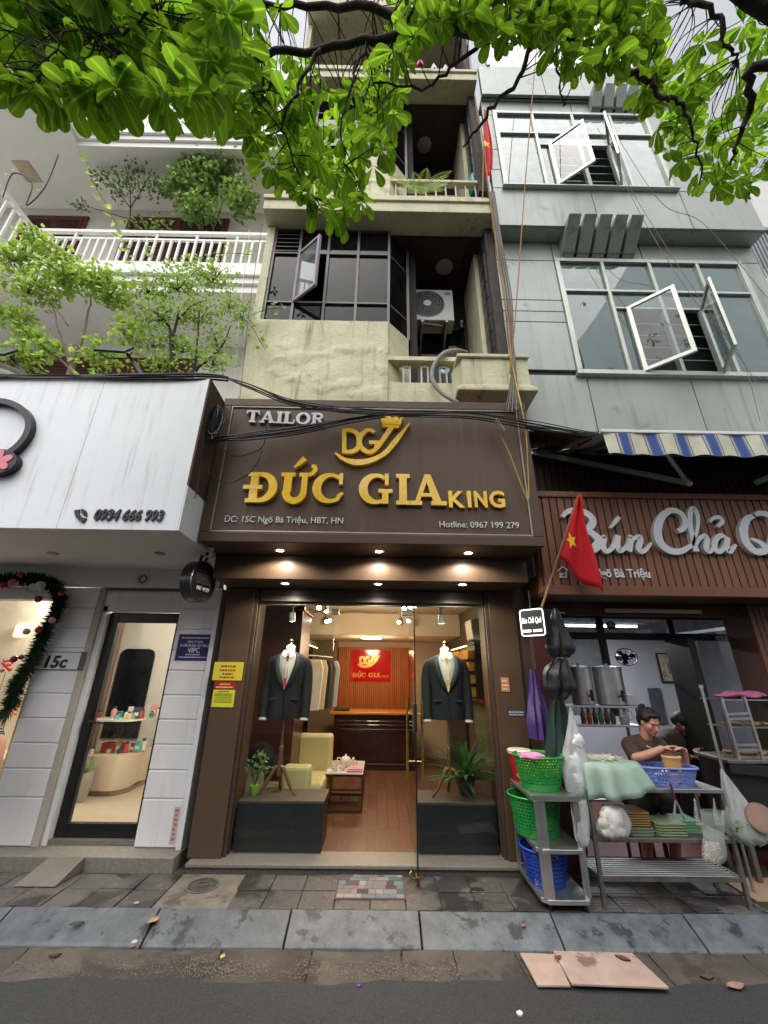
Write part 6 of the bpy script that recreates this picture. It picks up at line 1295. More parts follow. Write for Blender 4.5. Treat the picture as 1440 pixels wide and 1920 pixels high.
hv = (Z(1150, 812, -1.05)-Z(1150, 853, -1.05)); mb = MB(); mb.v = [Vector((x, -1.06-.02*q-.012*math.sin(x*14+q), zf-.005-hv*q*(1+.05*math.sin(x*22)*(q == 1)))) for q in (0, .5, 1) for x in xs_]; mb.f = [(j*k+i, j*k+i+1, (j+1)*k+i+1, (j+1)*k+i) for j in (0, 1) for i in range(k-1)]
mb.build('valance', m_awn, AW, smooth=60)
MB().box(xl-.02, 6.3, -1.07, -1.02, zf-.001, zf+.035).build('front_bar', m_white, AW, bev=.008); MB().cyl((xl+.3, -.14, zb_), (6.3, -.14, zb_), .045, n=14).build('roller', m_white, AW, smooth=50)
MB().box(xl-.45, xl+.6, -.2, -.185, zb_-.06, zb_).build('rolled_cloth', m_awn, AW)
MB().add([(xl, -1.05, zf), (xlb-.0, -.14, zb_), (xl-.42, -.14, zb_-.01)], [(0, 1, 2)]).build('side_flap', M('dark_green_cloth', '1e2622', rough=.9, var=.2), AW)
pa, pb_, pc_ = (xl-.40, -.2, zb_-.05), at(1290, 906, -.55), (xl+.55, -1.0, zf-.01)
MB().bar(pa, pb_, .035, .06).build('arm', m_alu, AW, bev=.004); MB().bar(pb_, pc_, .035, .05).build('arm', m_alu, AW, bev=.004); MB().ell(pb_, .045, .045, .045, 12, 8).build('elbow_joint', m_steel, AW, smooth=60)
pb2 = at(1418, 905, -.55); MB().bar((pb2.x, pb2.y, pb2.z), (5.3, -.2, zb_-.05), .035, .06).build('arm', m_alu, AW)
# eatery opening: posts, header, interior, glazed partition
m_green = M('dark_green_frame', '161d18', rough=.5, var=.2)
box('post', M('maroon_post', '4a1c1a', rough=.6, var=.15), RB, EX0, EX0+.22, .02, .3, 0, EZ0-.041)
box('post', M('brown_cladding_post', '5d3d2c', rough=.6, var=.25, vs=5, stretch=(8, 8, .7)), RB, 3.95, 4.2, -.05, .3, 0, EZ0-.041)
for i in range(4): MB().box(3.955+i*.06, 4.005+i*.06, -.062, -.0505, .02, EZ0-.05).build('post_slat', m_teak, RB)
box('post', m_black, RB, 4.2, 4.6, -.05, .3, 0, EZ0-.041)
box('slit_cover', m_teakd, RB, XR+.125, 4.6, .1215, .2995, EZ0-.038, 4.34, bev=0); MB().box(XR+.121, EX0-.0005, .02, .4, 0, ZB).build('slit_cover', m_brown2, RB)
box('header', M('weathered_header', '4d3528', rough=.7, var=.3, vs=6), RB, EX0+.221, 3.949, .03, .12, EZ0-.16, EZ0-.041); box('tube_lamp', M('tube_white', 'c9c2b6', rough=.4), RB, 2.45, 3.5, .0, .029, EZ0-.13, EZ0-.09)
PY = .75; pz1 = EZ0-.05
MB().box(EX0+.22, 5.5, .3, 3.4, EZ0-.03, EZ0+.02).build('eatery_ceiling', M('eatery_ceiling', 'a9a7a4', rough=.8), RB)
m_ew = M('eatery_wall', 'a9abb4', rough=.7, var=.05)
MB().box(1.7, 6, 3.3, 3.4, 0, EZ0-.03).build('eatery_back_wall', m_ew, RB); MB().box(1.60, 1.66, .3, 3.3, 0, EZ0-.03).build('eatery_side_wall', M('eatery_side', '6e4a40', rough=.8), RB); MB().box(5.9, 6, .3, 3.3, 0, EZ0-.03).build('eatery_side_wall', m_ew, RB)
MB().box(1.66, 5.9, 1.37, 3.3, -.05, -.002).build('eatery_floor', M('red_brown_floor', '5c3128', rough=.5, var=.15), RB)
MB().box(1.9, 4.0, .28, 1.36, .0015, .055).build('eatery_step', M('maroon_step', '5a2420', rough=.55, var=.15), RB, bev=.005)
zt_ = Z(1100, 1192, PY); cols_p = [X(1130, 1192, PY), X(1262, 1192, PY), X(1397, 1192, PY)]
fr = T('glazed_partition', None, None); fr.parent = RB; fr.location = Vector((2.5, PY, 0))-RB.location
MB().box(1.66, 4.4, PY, PY+.06, zt_-.04, zt_+.04).build('transom', m_green, fr); MB().box(1.66, 4.4, PY, PY+.06, pz1-.05, pz1+.0).build('head_frame', m_green, fr)
for x in cols_p: MB().box(x-.035, x+.035, PY-.001, PY+.061, .06 if x > cols_p[0]+.1 else 1.2, pz1-.05).build('frame_post', m_green, fr)
m_film = glass('frosted_pane', (.75, .8, .82), 1.2, film=.28, film_col=(.6, .66, .7))
for a, b in zip([1.7]+cols_p, cols_p+[4.4]): MB().box(a+.036, b-.036, PY+.02, PY+.026, zt_+.041, pz1-.051).build('transom_pane', m_film, fr)
MB().box(cols_p[1]+.036, cols_p[2]-.036, PY+.02, PY+.026, .5, zt_-.041).build('pane', glass('dusty_pane', (.8, .82, .84), 1.2, film=.18, film_col=(.5, .5, .52)), fr)
MB().box(cols_p[1]+.037, cols_p[2]-.037, PY+.0, PY+.05, .06, .499).build('lower_panel', m_green, fr); MB().box(1.7, cols_p[0]-.036, PY+.02, PY+.026, 1.2, zt_-.041).build('pane', glass('dusty_pane2', (.7, .72, .72), 1.2, film=.25, film_col=(.45, .45, .46)), fr)
mdoor = cols_p[1]-.06; MB().box(mdoor-.11, mdoor-.03, PY-.45, PY-.06, .06, zt_-.05).build('open_door_stile', m_green, fr)
l = bpy.data.lights.new('eatery_tube', 'AREA'); l.shape = 'RECTANGLE'; l.size = 1.2; l.size_y = .05; l.energy = 28; l.color = (.93, .96, 1)
et = T('tube_light', 'white tube light on the eatery ceiling behind the transom glass', 'lamp', (3.4, 2.0, EZ0-.05)); MB().cyl((2.8, 2.0, EZ0-.06), (4.0, 2.0, EZ0-.06), .016, n=10).build('tube', emission('cool_tube', (.9, .95, 1), 14), et); MB().box(2.78, 4.02, 1.97, 2.03, EZ0-.043, EZ0-.031).build('batten', m_white, et)
o = bpy.data.objects.new('eatery_tube', l); COL.objects.link(o); o.parent = et; o.location = (0, 0, -.04)
# pictures on the back wall
def picture(px0, py0, px1, py1, Y, lab, base, dark, frame='1c1613', fw_=.025):
    a, b = at(px0, py0, Y), at(px1, py1, Y); t = T('framed_picture', lab, 'picture', ((a.x+b.x)/2, Y, b.z))
    MB().box(a.x, b.x, Y-.03, Y-.001, b.z, a.z).build('frame', M('pframe_'+frame, frame, rough=.4), t, bev=.004); MB().box(a.x+fw_, b.x-fw_, Y-.033, Y-.0305, b.z+fw_, a.z-fw_).build('print', M('print_'+base, base, rough=.5, var=.35, vs=5, spots=(dark, 6, .56)), t); return t, a, b
t, a, b = picture(1228, 1224, 1276, 1280, 3.29, 'framed sepia street photograph on the eatery wall', 'a89f8e', '5c554a')
zh = b.z+(a.z-b.z)*.3; w = b.x-a.x
for i in range(3): MB().box(a.x+w*(.45+.15*i), a.x+w*(.58+.15*i), 3.2535, 3.2565, zh, zh+(a.z-b.z)*(.35-.06*i)).build('printed_house', M('sepia_dark', '6e6658'), t)
MB().box(a.x+w*.25, a.x+w*.27, 3.2535, 3.2565, zh, zh+(a.z-b.z)*.4).build('printed_pole', M('sepia_dark2', '4a453c'), t)
t, a, b = picture(1345, 1212, 1420, 1282, 3.29, 'framed black and white motorcycle print on the eatery wall', '8f9094', '4a4b4e', '3a3a3c')
w, h = b.x-a.x, a.z-b.z; cxm, czm = (a.x+b.x)/2, b.z+h*.35
for q in (-.16, .16): MB().tube([(cxm+w*q+.1*math.cos(R(s_)), 3.2535, czm+.1*math.sin(R(s_))) for s_ in range(0, 361, 30)], .012, 5, cap=False).build('printed_wheel', M('bw_dark', '26272a'), t)
MB().prism([(cxm-.25, czm+.05), (cxm+.2, czm+.08), (cxm+.22, czm+.22), (cxm, czm+.2), (cxm-.2, czm+.25)], (0, 3.2535, 0), (1, 0, 0), (0, 0, 1), 0, .003).build('printed_body', M('bw_dark2', '3a3b3f'), t)
picture(1213, 1290, 1250, 1355, 3.29, 'dark grey text poster on the eatery wall', '4b4d53', '6b6d72', '4b4d53', .002)
# wall fan
fp = at(1170, 1232, .95); FN = T('wall_fan', 'black wall fan high inside the eatery doorway', 'fan', fp)
MB().tube([(fp.x+.14*math.cos(R(s_)), fp.y-.05, fp.z+.10*math.sin(R(s_))) for s_ in range(0, 361, 20)], .006, 5, cap=False).build('guard_ring', m_black, FN)
for i in range(3): a = R(120*i+20); MB().prism([(0, 0), (.12*math.cos(a-.45), .085*math.sin(a-.45)), (.13*math.cos(a), .092*math.sin(a)), (.10*math.cos(a+.35), .075*math.sin(a+.35))], (fp.x, fp.y-.04, fp.z), (1, 0, 0), (0, 0, 1), 0, .004+i*.001).build('blade', m_black, FN)
for i in range(12): a = R(30*i); MB().tube([(fp.x, fp.y-.058, fp.z), (fp.x+.14*math.cos(a), fp.y-.052, fp.z+.10*math.sin(a))], .002, 4).build('guard_wire', m_black, FN)
MB().cyl((fp.x, fp.y-.03, fp.z), (fp.x, fp.y+.12, fp.z), .045, n=12).build('motor', m_black, FN, smooth=40); MB().tube([(fp.x, fp.y+.1, fp.z), (fp.x+.1, fp.y+.2, fp.z-.02), (fp.x+.25, fp.y+.25, fp.z)], .012, 6).build('bracket', m_black, FN)
# power strip, small round sticker on the transom
pp = at(1362, 1197, PY-.03); ps = T('power_strip', 'pale power strip screwed to the dark green transom', 'power strip', pp); box('strip_body', m_white, ps, pp.x-.12, pp.x+.12, PY-.03, PY-.002, pp.z-.03, pp.z+.03)
for i in range(4): MB().cyl((pp.x-.08+i*.05, PY-.0305, pp.z), (pp.x-.08+i*.05, PY-.033, pp.z), .012, n=10).build('socket', m_black, ps)
pp = at(1148, 1172, PY-.02); so_ = T('round_wall_clock', 'small blue and white round disc on the transom glass', 'disc', pp); MB().cyl((pp.x, PY+.0, pp.z), (pp.x, PY+.018, pp.z), .055, n=20).build('disc', M('disc_blue', '2f5f96', rough=.4), so_); MB().cyl((pp.x, PY-.004, pp.z+.01), (pp.x, PY-.0005, pp.z+.01), .035, n=20).build('disc_mark', m_whl, so_)
# hanging box sign of the eatery
HS = T('hanging_eatery_sign', 'small black box sign with white outline reading eatery name', 'sign', at(995, 1165, -.42))
c = [at(973, 1144, -.44), at(1016, 1127, -.62), at(1019, 1180, -.62), at(977, 1194, -.44)]
pc = [Vector(q) for q in c]; U_ = (pc[1]-pc[0]); U_.z = 0; wS = U_.length; U_.normalize(); hS = pc[0].z-pc[3].z; o_ = Vector((pc[0].x, pc[0].y, pc[3].z)); nn = U_.cross(Vector((0, 0, 1)))
MB().prism([(0, 0), (wS, 0), (wS, hS), (0, hS)], o_, U_, (0, 0, 1), -.14, 0).build('box', m_black, HS, bev=.006)
mb = MB(); k_ = .03
bdr = arc(wS-k_, hS-k_, k_-.006, k_-.006, 0, 90, 4)+arc(k_, hS-k_, k_-.006, k_-.006, 90, 180, 4)+arc(k_, k_, k_-.006, k_-.006, 180, 270, 4)+arc(wS-k_, k_, k_-.006, k_-.006, 270, 360, 4); bdr.append(bdr[0])
mb.ribbon(bdr, .011, o_, U_, (0, 0, 1), .0005, .003); m_glow = emission('sign_white', (.9, .95, 1), 1.0); mb.build('border', m_glow, HS)
text('Bún Chả Quê', o_+U_*.02+Vector((0, 0, hS*.48))+nn*.001, .075, m_glow, HS, depth=.002, U=U_, fit=wS-.05, shear=.2)
for q0, q1 in ((.08, .42), (.5, .86)): MB().prism([(wS*q0, hS*.15), (wS*q1, hS*.15), (wS*q1, hS*.24), (wS*q0, hS*.24)], o_, U_, (0, 0, 1), .0005, .0025).build('small_print', m_glow, HS)
MB().cyl(o_+U_*(wS*.6)+Vector((0, .06, hS)), o_+U_*(wS*.6)+Vector((0, .06, hS+.18)), .006, n=8).build('hanger', m_black, HS)
# ================================================================== stall in front of the eatery
def strip_grid(name, rows, mat, par, **k):
    """rows: list of equally long point rows."""
    n = len(rows[0]); mb = MB(); mb.v = [Vector(p) for r in rows for p in r]; mb.f = [(a*n+b, a*n+b+1, (a+1)*n+b+1, (a+1)*n+b) for a in range(len(rows)-1) for b in range(n-1)]
    return mb.build(name, mat, par, recalc=False, **k)
def basket(x, y, z, rx, ry, h, mat, lab, cat='basket', taper=.78, cells=44, rows=9, sq=2.0, rot=0., group=None, solid=.18):
    t = T('plastic_basket', lab, cat, (x, y, z), group)
    def P(a, f, off=0.):
        c, s_ = math.cos(a), math.sin(a); e = 2/sq; k = taper+(1-taper)*f; X_ = (rx*k+off)*math.copysign(abs(c)**e, c); Y_ = (ry*k+off)*math.copysign(abs(s_)**e, s_)
        return Vector((x+X_*math.cos(rot)-Y_*math.sin(rot), y+X_*math.sin(rot)+Y_*math.cos(rot), z+h*f))
    mb = MB(); A = lambda i: 2*math.pi*i/cells
    for j in range(rows):
        f0, f1 = solid+(1-solid)*j/rows*.94, solid+(1-solid)*(j+1)/rows*.94
        for i in range(cells):
            a0, a1 = A(i+(.5*(j % 2))), A(i+1+.5*(j % 2)); da, df = (a1-a0)*.20, (f1-f0)*.24
            o4 = [P(a0, f0), P(a1, f0), P(a1, f1), P(a0, f1)]; i4 = [P(a0+da, f0+df), P(a1-da, f0+df), P(a1-da, f1-df), P(a0+da, f1-df)]; b = len(mb.v); mb.v += o4+i4
            mb.f += [(b, b+1, b+5, b+4), (b+1, b+2, b+6, b+5), (b+2, b+3, b+7, b+6), (b+3, b, b+4, b+7)]
    o = mb.build('mesh_wall', mat, t, recalc=False); sd_ = o.modifiers.new('s', 'SOLIDIFY'); sd_.thickness = .004
    n = cells; mb = MB(); r0 = [P(A(i), .004) for i in range(n)]; r1 = [P(A(i), solid) for i in range(n)]; mb.v = r0+r1; mb.f = [(i, (i+1) % n, n+(i+1) % n, n+i) for i in range(n)]+[tuple(range(n))]; o = mb.build('base', mat, t); sd_ = o.modifiers.new('s', 'SOLIDIFY'); sd_.thickness = .004
    ring = [P(A(i), .985, .004) for i in range(n)]+[P(0, .985, .004)]; MB().tube(ring, .009, 8, cap=False).build('rim', mat, t, smooth=60)
    mb = MB(); r0 = [P(A(i), .93) for i in range(n)]; r1 = [P(A(i), .985) for i in range(n)]; mb.v = r0+r1; mb.f = [(i, (i+1) % n, n+(i+1) % n, n+i) for i in range(n)]; o = mb.build('rim_band', mat, t); sd_ = o.modifiers.new('s', 'SOLIDIFY'); sd_.thickness = .005
    return t
# stainless trolley
CTR = T('steel_trolley', 'stainless steel trolley with three shelves at the pavement edge', 'trolley', (1.44, -.27, 0))
cx0, cx1, cy0, cy1 = 1.25, 1.625, -.575, .03
def tray(z, h=.03, ch=.05):
    poly = [(cx0+ch, cy0), (cx1-ch*.5, cy0), (cx1, cy0+ch), (cx1, cy1), (cx0, cy1), (cx0, cy0+ch)]
    return MB().prism(poly, (0, 0, z), (1, 0, 0), (0, 1, 0), 0, h).build('shelf', m_steel, CTR, bev=.004)
for z in (.05, .355, .695): tray(z)
MB().box(cx0-.012, cx1+.012, cy0-.008, cy0-.0005, .70, .735).build('shelf_lip', m_steel, CTR)
for (x, y, w, d) in ((cx0+.055, cy0+.02, .085, .02), (cx1-.02, cy0+.04, .05, .025), (cx0+.015, cy1-.02, .03, .03), (cx1-.015, cy1-.02, .03, .03)): MB().box(x-w/2, x+w/2, y-d/2, y+d/2, .0805, .6945).build('upright', m_steel, CTR, bev=.003)
for (x, y) in ((cx0+.06, cy0+.05), (cx1-.05, cy0+.05), (cx0+.05, cy1-.05), (cx1-.05, cy1-.05)):
    c_ = MB().cyl((x, y, .02), (x, y, .049), .012, n=8).build('castor_stem', m_steeld, CTR); MB().cyl((x-.012, y, .021), (x+.012, y, .021), .021, n=14).build('wheel', m_black, c_)
m_gp = M('green_plastic', '1c8a3c', rough=.35, var=.1, spec=.6); m_bp = M('blue_plastic', '1f45b4', rough=.35, var=.1); m_lb = M('periwinkle_plastic', '7688cf', rough=.4, var=.08)
basket(1.425, -.30, .726, .21, .19, .255, m_gp, 'green mesh basket full of herbs on top of the steel trolley')
basket(1.375, -.24, .386, .22, .20, .285, m_gp, 'empty looking green mesh basket on the middle trolley shelf')
basket(1.40, -.27, .081, .19, .185, .235, m_bp, 'blue plastic basket of bottles on the bottom trolley shelf', solid=.1, rows=7)
herb = MB(); rh = random.Random(5)
for i in range(700):
    a, r = rh.uniform(0, 6.28), math.sqrt(rh.random())*.175; c = Vector((1.425+r*math.cos(a), -.30+r*.9*math.sin(a), .78+rh.random()*.15+.02*math.cos(r*9))); d = Vector((rh.uniform(-1, 1), rh.uniform(-1, 1), rh.uniform(-.2, .8))).normalized(); s_ = d.orthogonal().normalized()
    herb.add([c, c+d*.015+s_*.008, c+d*.034, c+d*.015-s_*.008], [(0, 1, 2, 3)])
herb.build('herbs', leafmat('herb_leaf', hexc('4f8a1e'), hexc('a3c23a'), .3), label='heap of fresh light green herbs in the upper basket', cat='herbs', kind='stuff', recalc=False)
for i in range(5):
    x, y = 1.30+i*.045, -.27+.05*((i*3) % 4-1.5); t = T('plastic_bottle', f'clear plastic bottle in the blue basket, {["first", "second", "third", "fourth", "fifth"][i]} from the left', 'bottle', (x, y, .09), 'bottles in the blue basket')
    MB().lathe([(.028, 0), (.03, .05), (.026, .07), (.03, .10), (.028, .16), (.012, .19)], (x, y, .0855), 12).build('bottle_body', glass('bottle_plastic', (.75, .82, .9), 1.2, film=.2), t, smooth=50); MB().lathe([(.014, .191), (.014, .21), (.001, .21)], (x, y, .0855), 10).build('bottle_cap', m_bp, t)
rbk = T('red_bucket', 'red bucket with a white lid behind the upper green basket', 'bucket', (1.32, -.06, .726)); MB().lathe([(.075, 0), (.1, .22), (.1, .225)], (1.335, -.075, .7265), 22).build('bucket_body', M('red_plastic', 'a8142a', rough=.35), rbk, smooth=50); MB().lathe([(.108, .2255), (.112, .25), (.1, .258), (.001, .258)], (1.335, -.075, .7265), 22).build('lid', M('lid_white', 'cfc9bb', rough=.5), rbk, smooth=40)
def crumple(name, lab, cat, c, rx, ry, rz, mat, jit=.18, n=18, m=12, seed=1, **k):
    r = random.Random(seed); mb = MB(); mb.ell(c, rx, ry, rz, n, m)
    for i in range(len(mb.v)): d = mb.v[i]-Vector(c); mb.v[i] = Vector(c)+d*(1+jit*math.sin(7*d.x/rx+3*d.z/rz+seed)*.6+r.uniform(-jit, jit)*.5)
    o = mb.build(name, mat, None, label=lab, cat=cat, smooth=70, **k); s_ = o.modifiers.new('s', 'SUBSURF'); s_.levels = s_.render_levels = 1; return o
crumple('pink_cloth', 'crumpled pink cloth draped over the rim of the upper basket', 'cloth', (1.34, -.43, .985), .12, .07, .03, M('pink_cloth', 'd07fa6', rough=.9), seed=4)
# steel table with slatted lower shelf
ST = T('steel_table', 'grey steel table with slatted bottom shelf before the eatery', 'table', (2.3, -.36, 0))
sx0, sx1, sy0, sy1 = 1.73, 2.87, -.50, -.14
for x in (sx0+.015, sx1-.015):
    for y in (sy0+.015, sy1-.015): MB().box(x-.014, x+.014, y-.014, y+.014, .001, .745).build('leg', m_steeld, ST)
for z, nm in ((.745, 'table_top'), (.41, 'mid_shelf')): MB().box(sx0, sx1, sy0, sy1, z, z+.03).build(nm, m_steel if nm == 'table_top' else m_steeld, ST, bev=.004)
for y in (sy0+.015, sy1-.015): MB().box(sx0+.03, sx1-.03, y-.012, y+.012, .165, .19).build('shelf_rail', m_steeld, ST)
for x in (sx0+.015, sx1-.015): MB().box(x-.012, x+.012, sy0+.03, sy1-.03, .166, .189).build('shelf_rail', m_steeld, ST)
for i in range(8): y = sy0+.05+i*.037; MB().cyl((sx0+.027, y, .185), (sx1-.027, y, .185), .0065, n=8).build('shelf_slat', m_steel, ST, smooth=40)
zt = .7755
basket(2.53, -.33, zt, .235, .125, .135, m_lb, 'periwinkle blue mesh basket on the steel table with a wooden cup in it', sq=4, rows=5, cells=56, solid=.06, rot=R(-4))
wc = T('wooden_cup', 'pale turned wooden chopstick cup standing in the blue basket', 'cup', (2.60, -.33, zt+.03)); mcup = M('pale_bamboo', 'c79a63', rough=.5, var=.15, vs=12, stretch=(1, 1, 9))
MB().lathe([(.066, 0), (.067, .04), (.07, .16), (.08, .188), (.074, .2), (.066, .195), (.058, .04), (.001, .03)], (2.60, -.33, zt+.016), 26, close=False).build('cup_body', mcup, wc, smooth=40); MB().lathe([(.0675, .04), (.0705, .044), (.0685, .048)], (2.60, -.33, zt+.012), 26, close=False).build('cup_groove', M('bamboo_line', '8a6234'), wc)
for i in range(9):
    a = i*.7; MB().bar((2.38+.03*math.cos(a)+i*.012, -.36+.03*math.sin(a), zt+.025+.008*i), (2.47+.012*i, -.28+.02*math.sin(a), zt+.05+.008*i), .012, .01).build('wrapped_cutlery', M('paper_white', 'cfd2da', rough=.8), None, label=f'white paper-wrapped cutlery packet lying in the blue basket, number {["one", "two", "three", "four", "five", "six", "seven", "eight", "nine"][i]} from the left', cat='cutlery packet', group='cutlery packets in the blue basket')
# green-grey cloth draped over a noodle tray
cl = []; nA = 72
for j in range(13):
    f = j/12; row = []
    for i in range(nA+1):
        a = R(150+360*i/nA); pl = math.sin(i*.95)*.034*max(0, f-.3)
        r = .002+.205*min(1, f*1.6)+pl*(1+.6*math.sin(a*3+1))+max(0, f-.5)*(.03+.16*max(0, math.cos(a+.5)))
        x = 1.97+r*1.28*math.cos(a); y = -.36+r*.95*math.sin(a); z = .955-.012*f-(max(0, f-.58)**1.05)*1.5*(.40-.12*math.cos(a+.4)+.05*math.sin(a*4+.7)+.03*math.sin(i*.4))
        row.append((x, y, z))
    cl.append(row)
gc = strip_grid('draped_cloth', cl, M('sage_cloth', '90a699', rough=.9, var=.06, vs=8, bump=.3, bs=180), None, label='pleated sage green cloth draped over a tray at the left end of the table', cat='cloth', smooth=70); gc.modifiers.new('s', 'SOLIDIFY').thickness = .003
nt_ = T('noodle_tray', 'round tray under the sage green cloth', 'tray', (1.97, -.36, zt)); MB().lathe([(.13, 0), (.15, .03), (.15, .155), (.14, .155)], (1.97, -.35, zt), 22).build('tray_body', m_steel, nt_, smooth=50)
nd = MB(); rn = random.Random(8)
for i in range(90):
    a, r = rn.uniform(0, 6.28), rn.uniform(0, .12); c = Vector((1.97+r*1.3*math.cos(a), -.35+r*math.sin(a), .958)); P = [c+Vector((rn.uniform(-.05, .05), rn.uniform(-.04, .04), rn.uniform(0, .03))) for _ in range(4)]; nd.tube(smoothpath(P, 4), .0025, 5)
nd.build('rice_noodles', M('noodle_white', 'd3cdbd', rough=.4), label='tangle of white rice noodles on top of the green cloth', cat='noodles', kind='stuff', smooth=60)
# see-through plastic bags
m_bag = glass('plastic_film', (.9, .92, .93), 1.0, film=.3, film_col=(.82, .83, .84), rough=.15); m_bag2 = glass('plastic_film_thin', (.93, .95, .94), 1.0, film=.16, film_col=(.78, .82, .79), rough=.12)
m_bagw = M('white_plastic', 'cfd0d3', rough=.35, var=.06)
def bag(name, lab, top, bot, prof, mat, ry=.6, n=26, seed=0, wr=.12, handles=True):
    """Hanging bag: prof = (fraction, half width); crumpled around its axis."""
    top, bot = Vector(top), Vector(bot); r = random.Random(seed); ph = [r.uniform(0, 6.28) for _ in range(6)]; rows = []
    pr = smoothpath([(f, w, 0) for f, w in prof], 4)
    for q in pr:
        f, w = q[0], max(.002, q[1]); c = top.lerp(bot, f); row = []
        for i in range(n+1):
            a = 2*math.pi*(i % n)/n; k = 1+wr*(math.sin(5*a+ph[0]+f*3)+.7*math.sin(9*a+ph[1]-f*5)+.5*math.sin(3*a+ph[2]+f*9))*.6
            row.append(c+Vector((w*k*math.cos(a), w*ry*k*math.sin(a), .008*math.sin(4*a+ph[3])*f)))
        rows.append(row)
    t = T(name, lab, 'plastic bag', bot); strip_grid('bag_film', rows, mat, t, smooth=70); return t
a_, b_ = at(1070, 1325, -.35), at(1087, 1475, -.42)
bag('white_plastic_bag', 'long white plastic bag of bags hanging beside the trolley', a_, at(1085, 1495, -.42), [(0, .008), (.15, .03), (.4, .075), (.55, .10), (.75, .115), (.95, .10), (1, .02)], m_bag, seed=2)
for k_, (px_, py_, s_) in enumerate(((1085, 1390, .05), (1080, 1430, .06), (1088, 1465, .065))): crumple('crumpled_bag', f'crumpled white plastic inside the long hanging bag, {["top", "middle", "bottom"][k_]} clump', 'plastic bag', at(px_, py_, -.42), s_, s_*.5, s_*1.1, m_bagw, jit=.35, seed=k_+3)
bag('clear_plastic_bag', 'half clear plastic bag drooping below the trolley top', at(1085, 1500, -.50), at(1095, 1588, -.55), [(0, .06), (.3, .07), (.6, .06), (.85, .05), (1, .01)], m_bag, seed=5, ry=.4)
bb = bag('bun_bag', 'clear bag of round white noodle rolls under the green cloth', at(1150, 1508, -.52), at(1150, 1575, -.52), [(0, .015), (.12, .08), (.45, .12), (.8, .115), (1, .04)], m_bag, seed=7, ry=.7)
for i, (dx, dz) in enumerate(((-.05, .03), (.05, .035), (-.055, .09), (.05, .10), (0, .06), (.0, .16), (-.03, .14), (.045, .15), (0, .11))):
    c = at(1150, 1575, -.53)+Vector((dx*rnd(.8, 1.2), rnd(-.02, .02), dz+.02)); MB().ell(c, rnd(.042, .056), .045, rnd(.032, .042), 12, 9, jit=.09).build('noodle_roll', M('noodle_roll', 'bdb6a8', rough=.6, var=.2, vs=40, bump=.6, bs=150), bb, smooth=70)
b3 = bag('noodle_bag', 'clear bag of white noodles hanging at the front of the table', at(1335, 1520, -.54), at(1340, 1620, -.55), [(0, .10), (.25, .085), (.5, .075), (.7, .09), (.9, .085), (1, .03)], m_bag2, seed=9, ry=.5)
for px_ in (1302, 1338): MB().tube([at(px_, 1497, -.51), at(px_+4, 1530, -.54), at(px_+10, 1545, -.54)], [.004, .018, .03], 8).build('bag_handle', m_bag2, b3, smooth=60)
nd = MB()
for i in range(240):
    c = at(1335+rn.uniform(-12, 12), 1595+rn.uniform(-14, 18), -.55); d = Vector((rn.uniform(-1, 1), rn.uniform(-.5, .5), rn.uniform(-1, 1))).normalized()*.025; nd.tube([c-d, c, c+d], .0022, 4)
nd.build('noodle_strands', M('noodle_white', ''), b3, kind='stuff')
b4 = bag('green_leaf_bag', 'big white plastic bag of greens hanging at the right end', at(1352, 1442, -.45), at(1412, 1585, -.5), [(0, .008), (.2, .05), (.45, .10), (.7, .15), (.9, .14), (1, .05)], m_bag, seed=12, ry=.55)
lf = MB()
for i in range(260):
    c = at(1405+rn.uniform(-32, 36), 1550+rn.uniform(-12, 26), -.5+rn.uniform(-.05, .05)); d = Vector((rn.uniform(-1, 1), rn.uniform(-1, 1), rn.uniform(-1, 1))).normalized(); s_ = d.orthogonal().normalized(); lf.add([c, c+d*.018+s_*.009, c+d*.04, c+d*.018-s_*.009], [(0, 1, 2, 3)])
lf.build('bagged_leaves', leafmat('bag_leaf', hexc('2c5a22'), hexc('6a9a4a'), .3), b4, kind='stuff', recalc=False)
p = at(1425, 1533, -.58); wl_ = T('chopping_board', 'round brown wooden board leaning against the bag of greens', 'board', (p.x, p.y, p.z-.1)); nrm_ = Vector((-.25, -.9, .2)).normalized()
MB().tube([p, p+nrm_*.012], [.098, .098], 30).build('board_disc', M('wood_disc', '7d6457', rough=.7, var=.2, vs=9), wl_, smooth=40); MB().tube([p+nrm_*.0125, p+nrm_*.014], [.088, .088], 30).build('board_face', M('wood_disc_face', '8a7062', rough=.7, var=.2, vs=9), wl_)
# stacks of trays on the mid shelf
def tray_stack(x, y, z, w, d, n, th, col, lab0, grp, rim='4a3a20', cut=.35):
    for i in range(n):
        zz = z+i*th; j = rnd(-.006, .006); t = T('serving_tray', f'{lab0}, {["lowest", "second", "third", "fourth", "fifth", "topmost"][i if i < n-1 else 5]} of its stack', 'tray', (x, y, zz), grp); ch = d*cut
        poly = [(x-w/2+j, y-d/2+ch), (x-w/2+ch+j, y-d/2), (x+w/2-ch*.3+j, y-d/2), (x+w/2+j, y-d/2+ch*.3), (x+w/2+j, y+d/2), (x-w/2+j, y+d/2)]
        MB().prism(poly, (0, 0, zz), (1, 0, 0), (0, 1, 0), 0, th*.35).build('tray_base', M('tr_'+col, col, rough=.4, var=.15), t)
        MB().prism([(a*1.0+(a-x)*.05, b+(b-y)*.05) for a, b in poly], (0, 0, zz+th*.36), (1, 0, 0), (0, 1, 0), 0, th*.45).build('tray_rim', M('tr_'+rim, rim, rough=.4, var=.15), t)
zm_ = .4405
tray_stack(2.12, -.36, zm_, .26, .22, 3, .021, '8a9478', 'pale green tray under the brown trays', 'pale green trays', '77836a')
tray_stack(2.10, -.36, zm_+.065, .27, .22, 6, .016, '2e2012', 'brown bamboo tray', 'brown trays', 'a3814a')
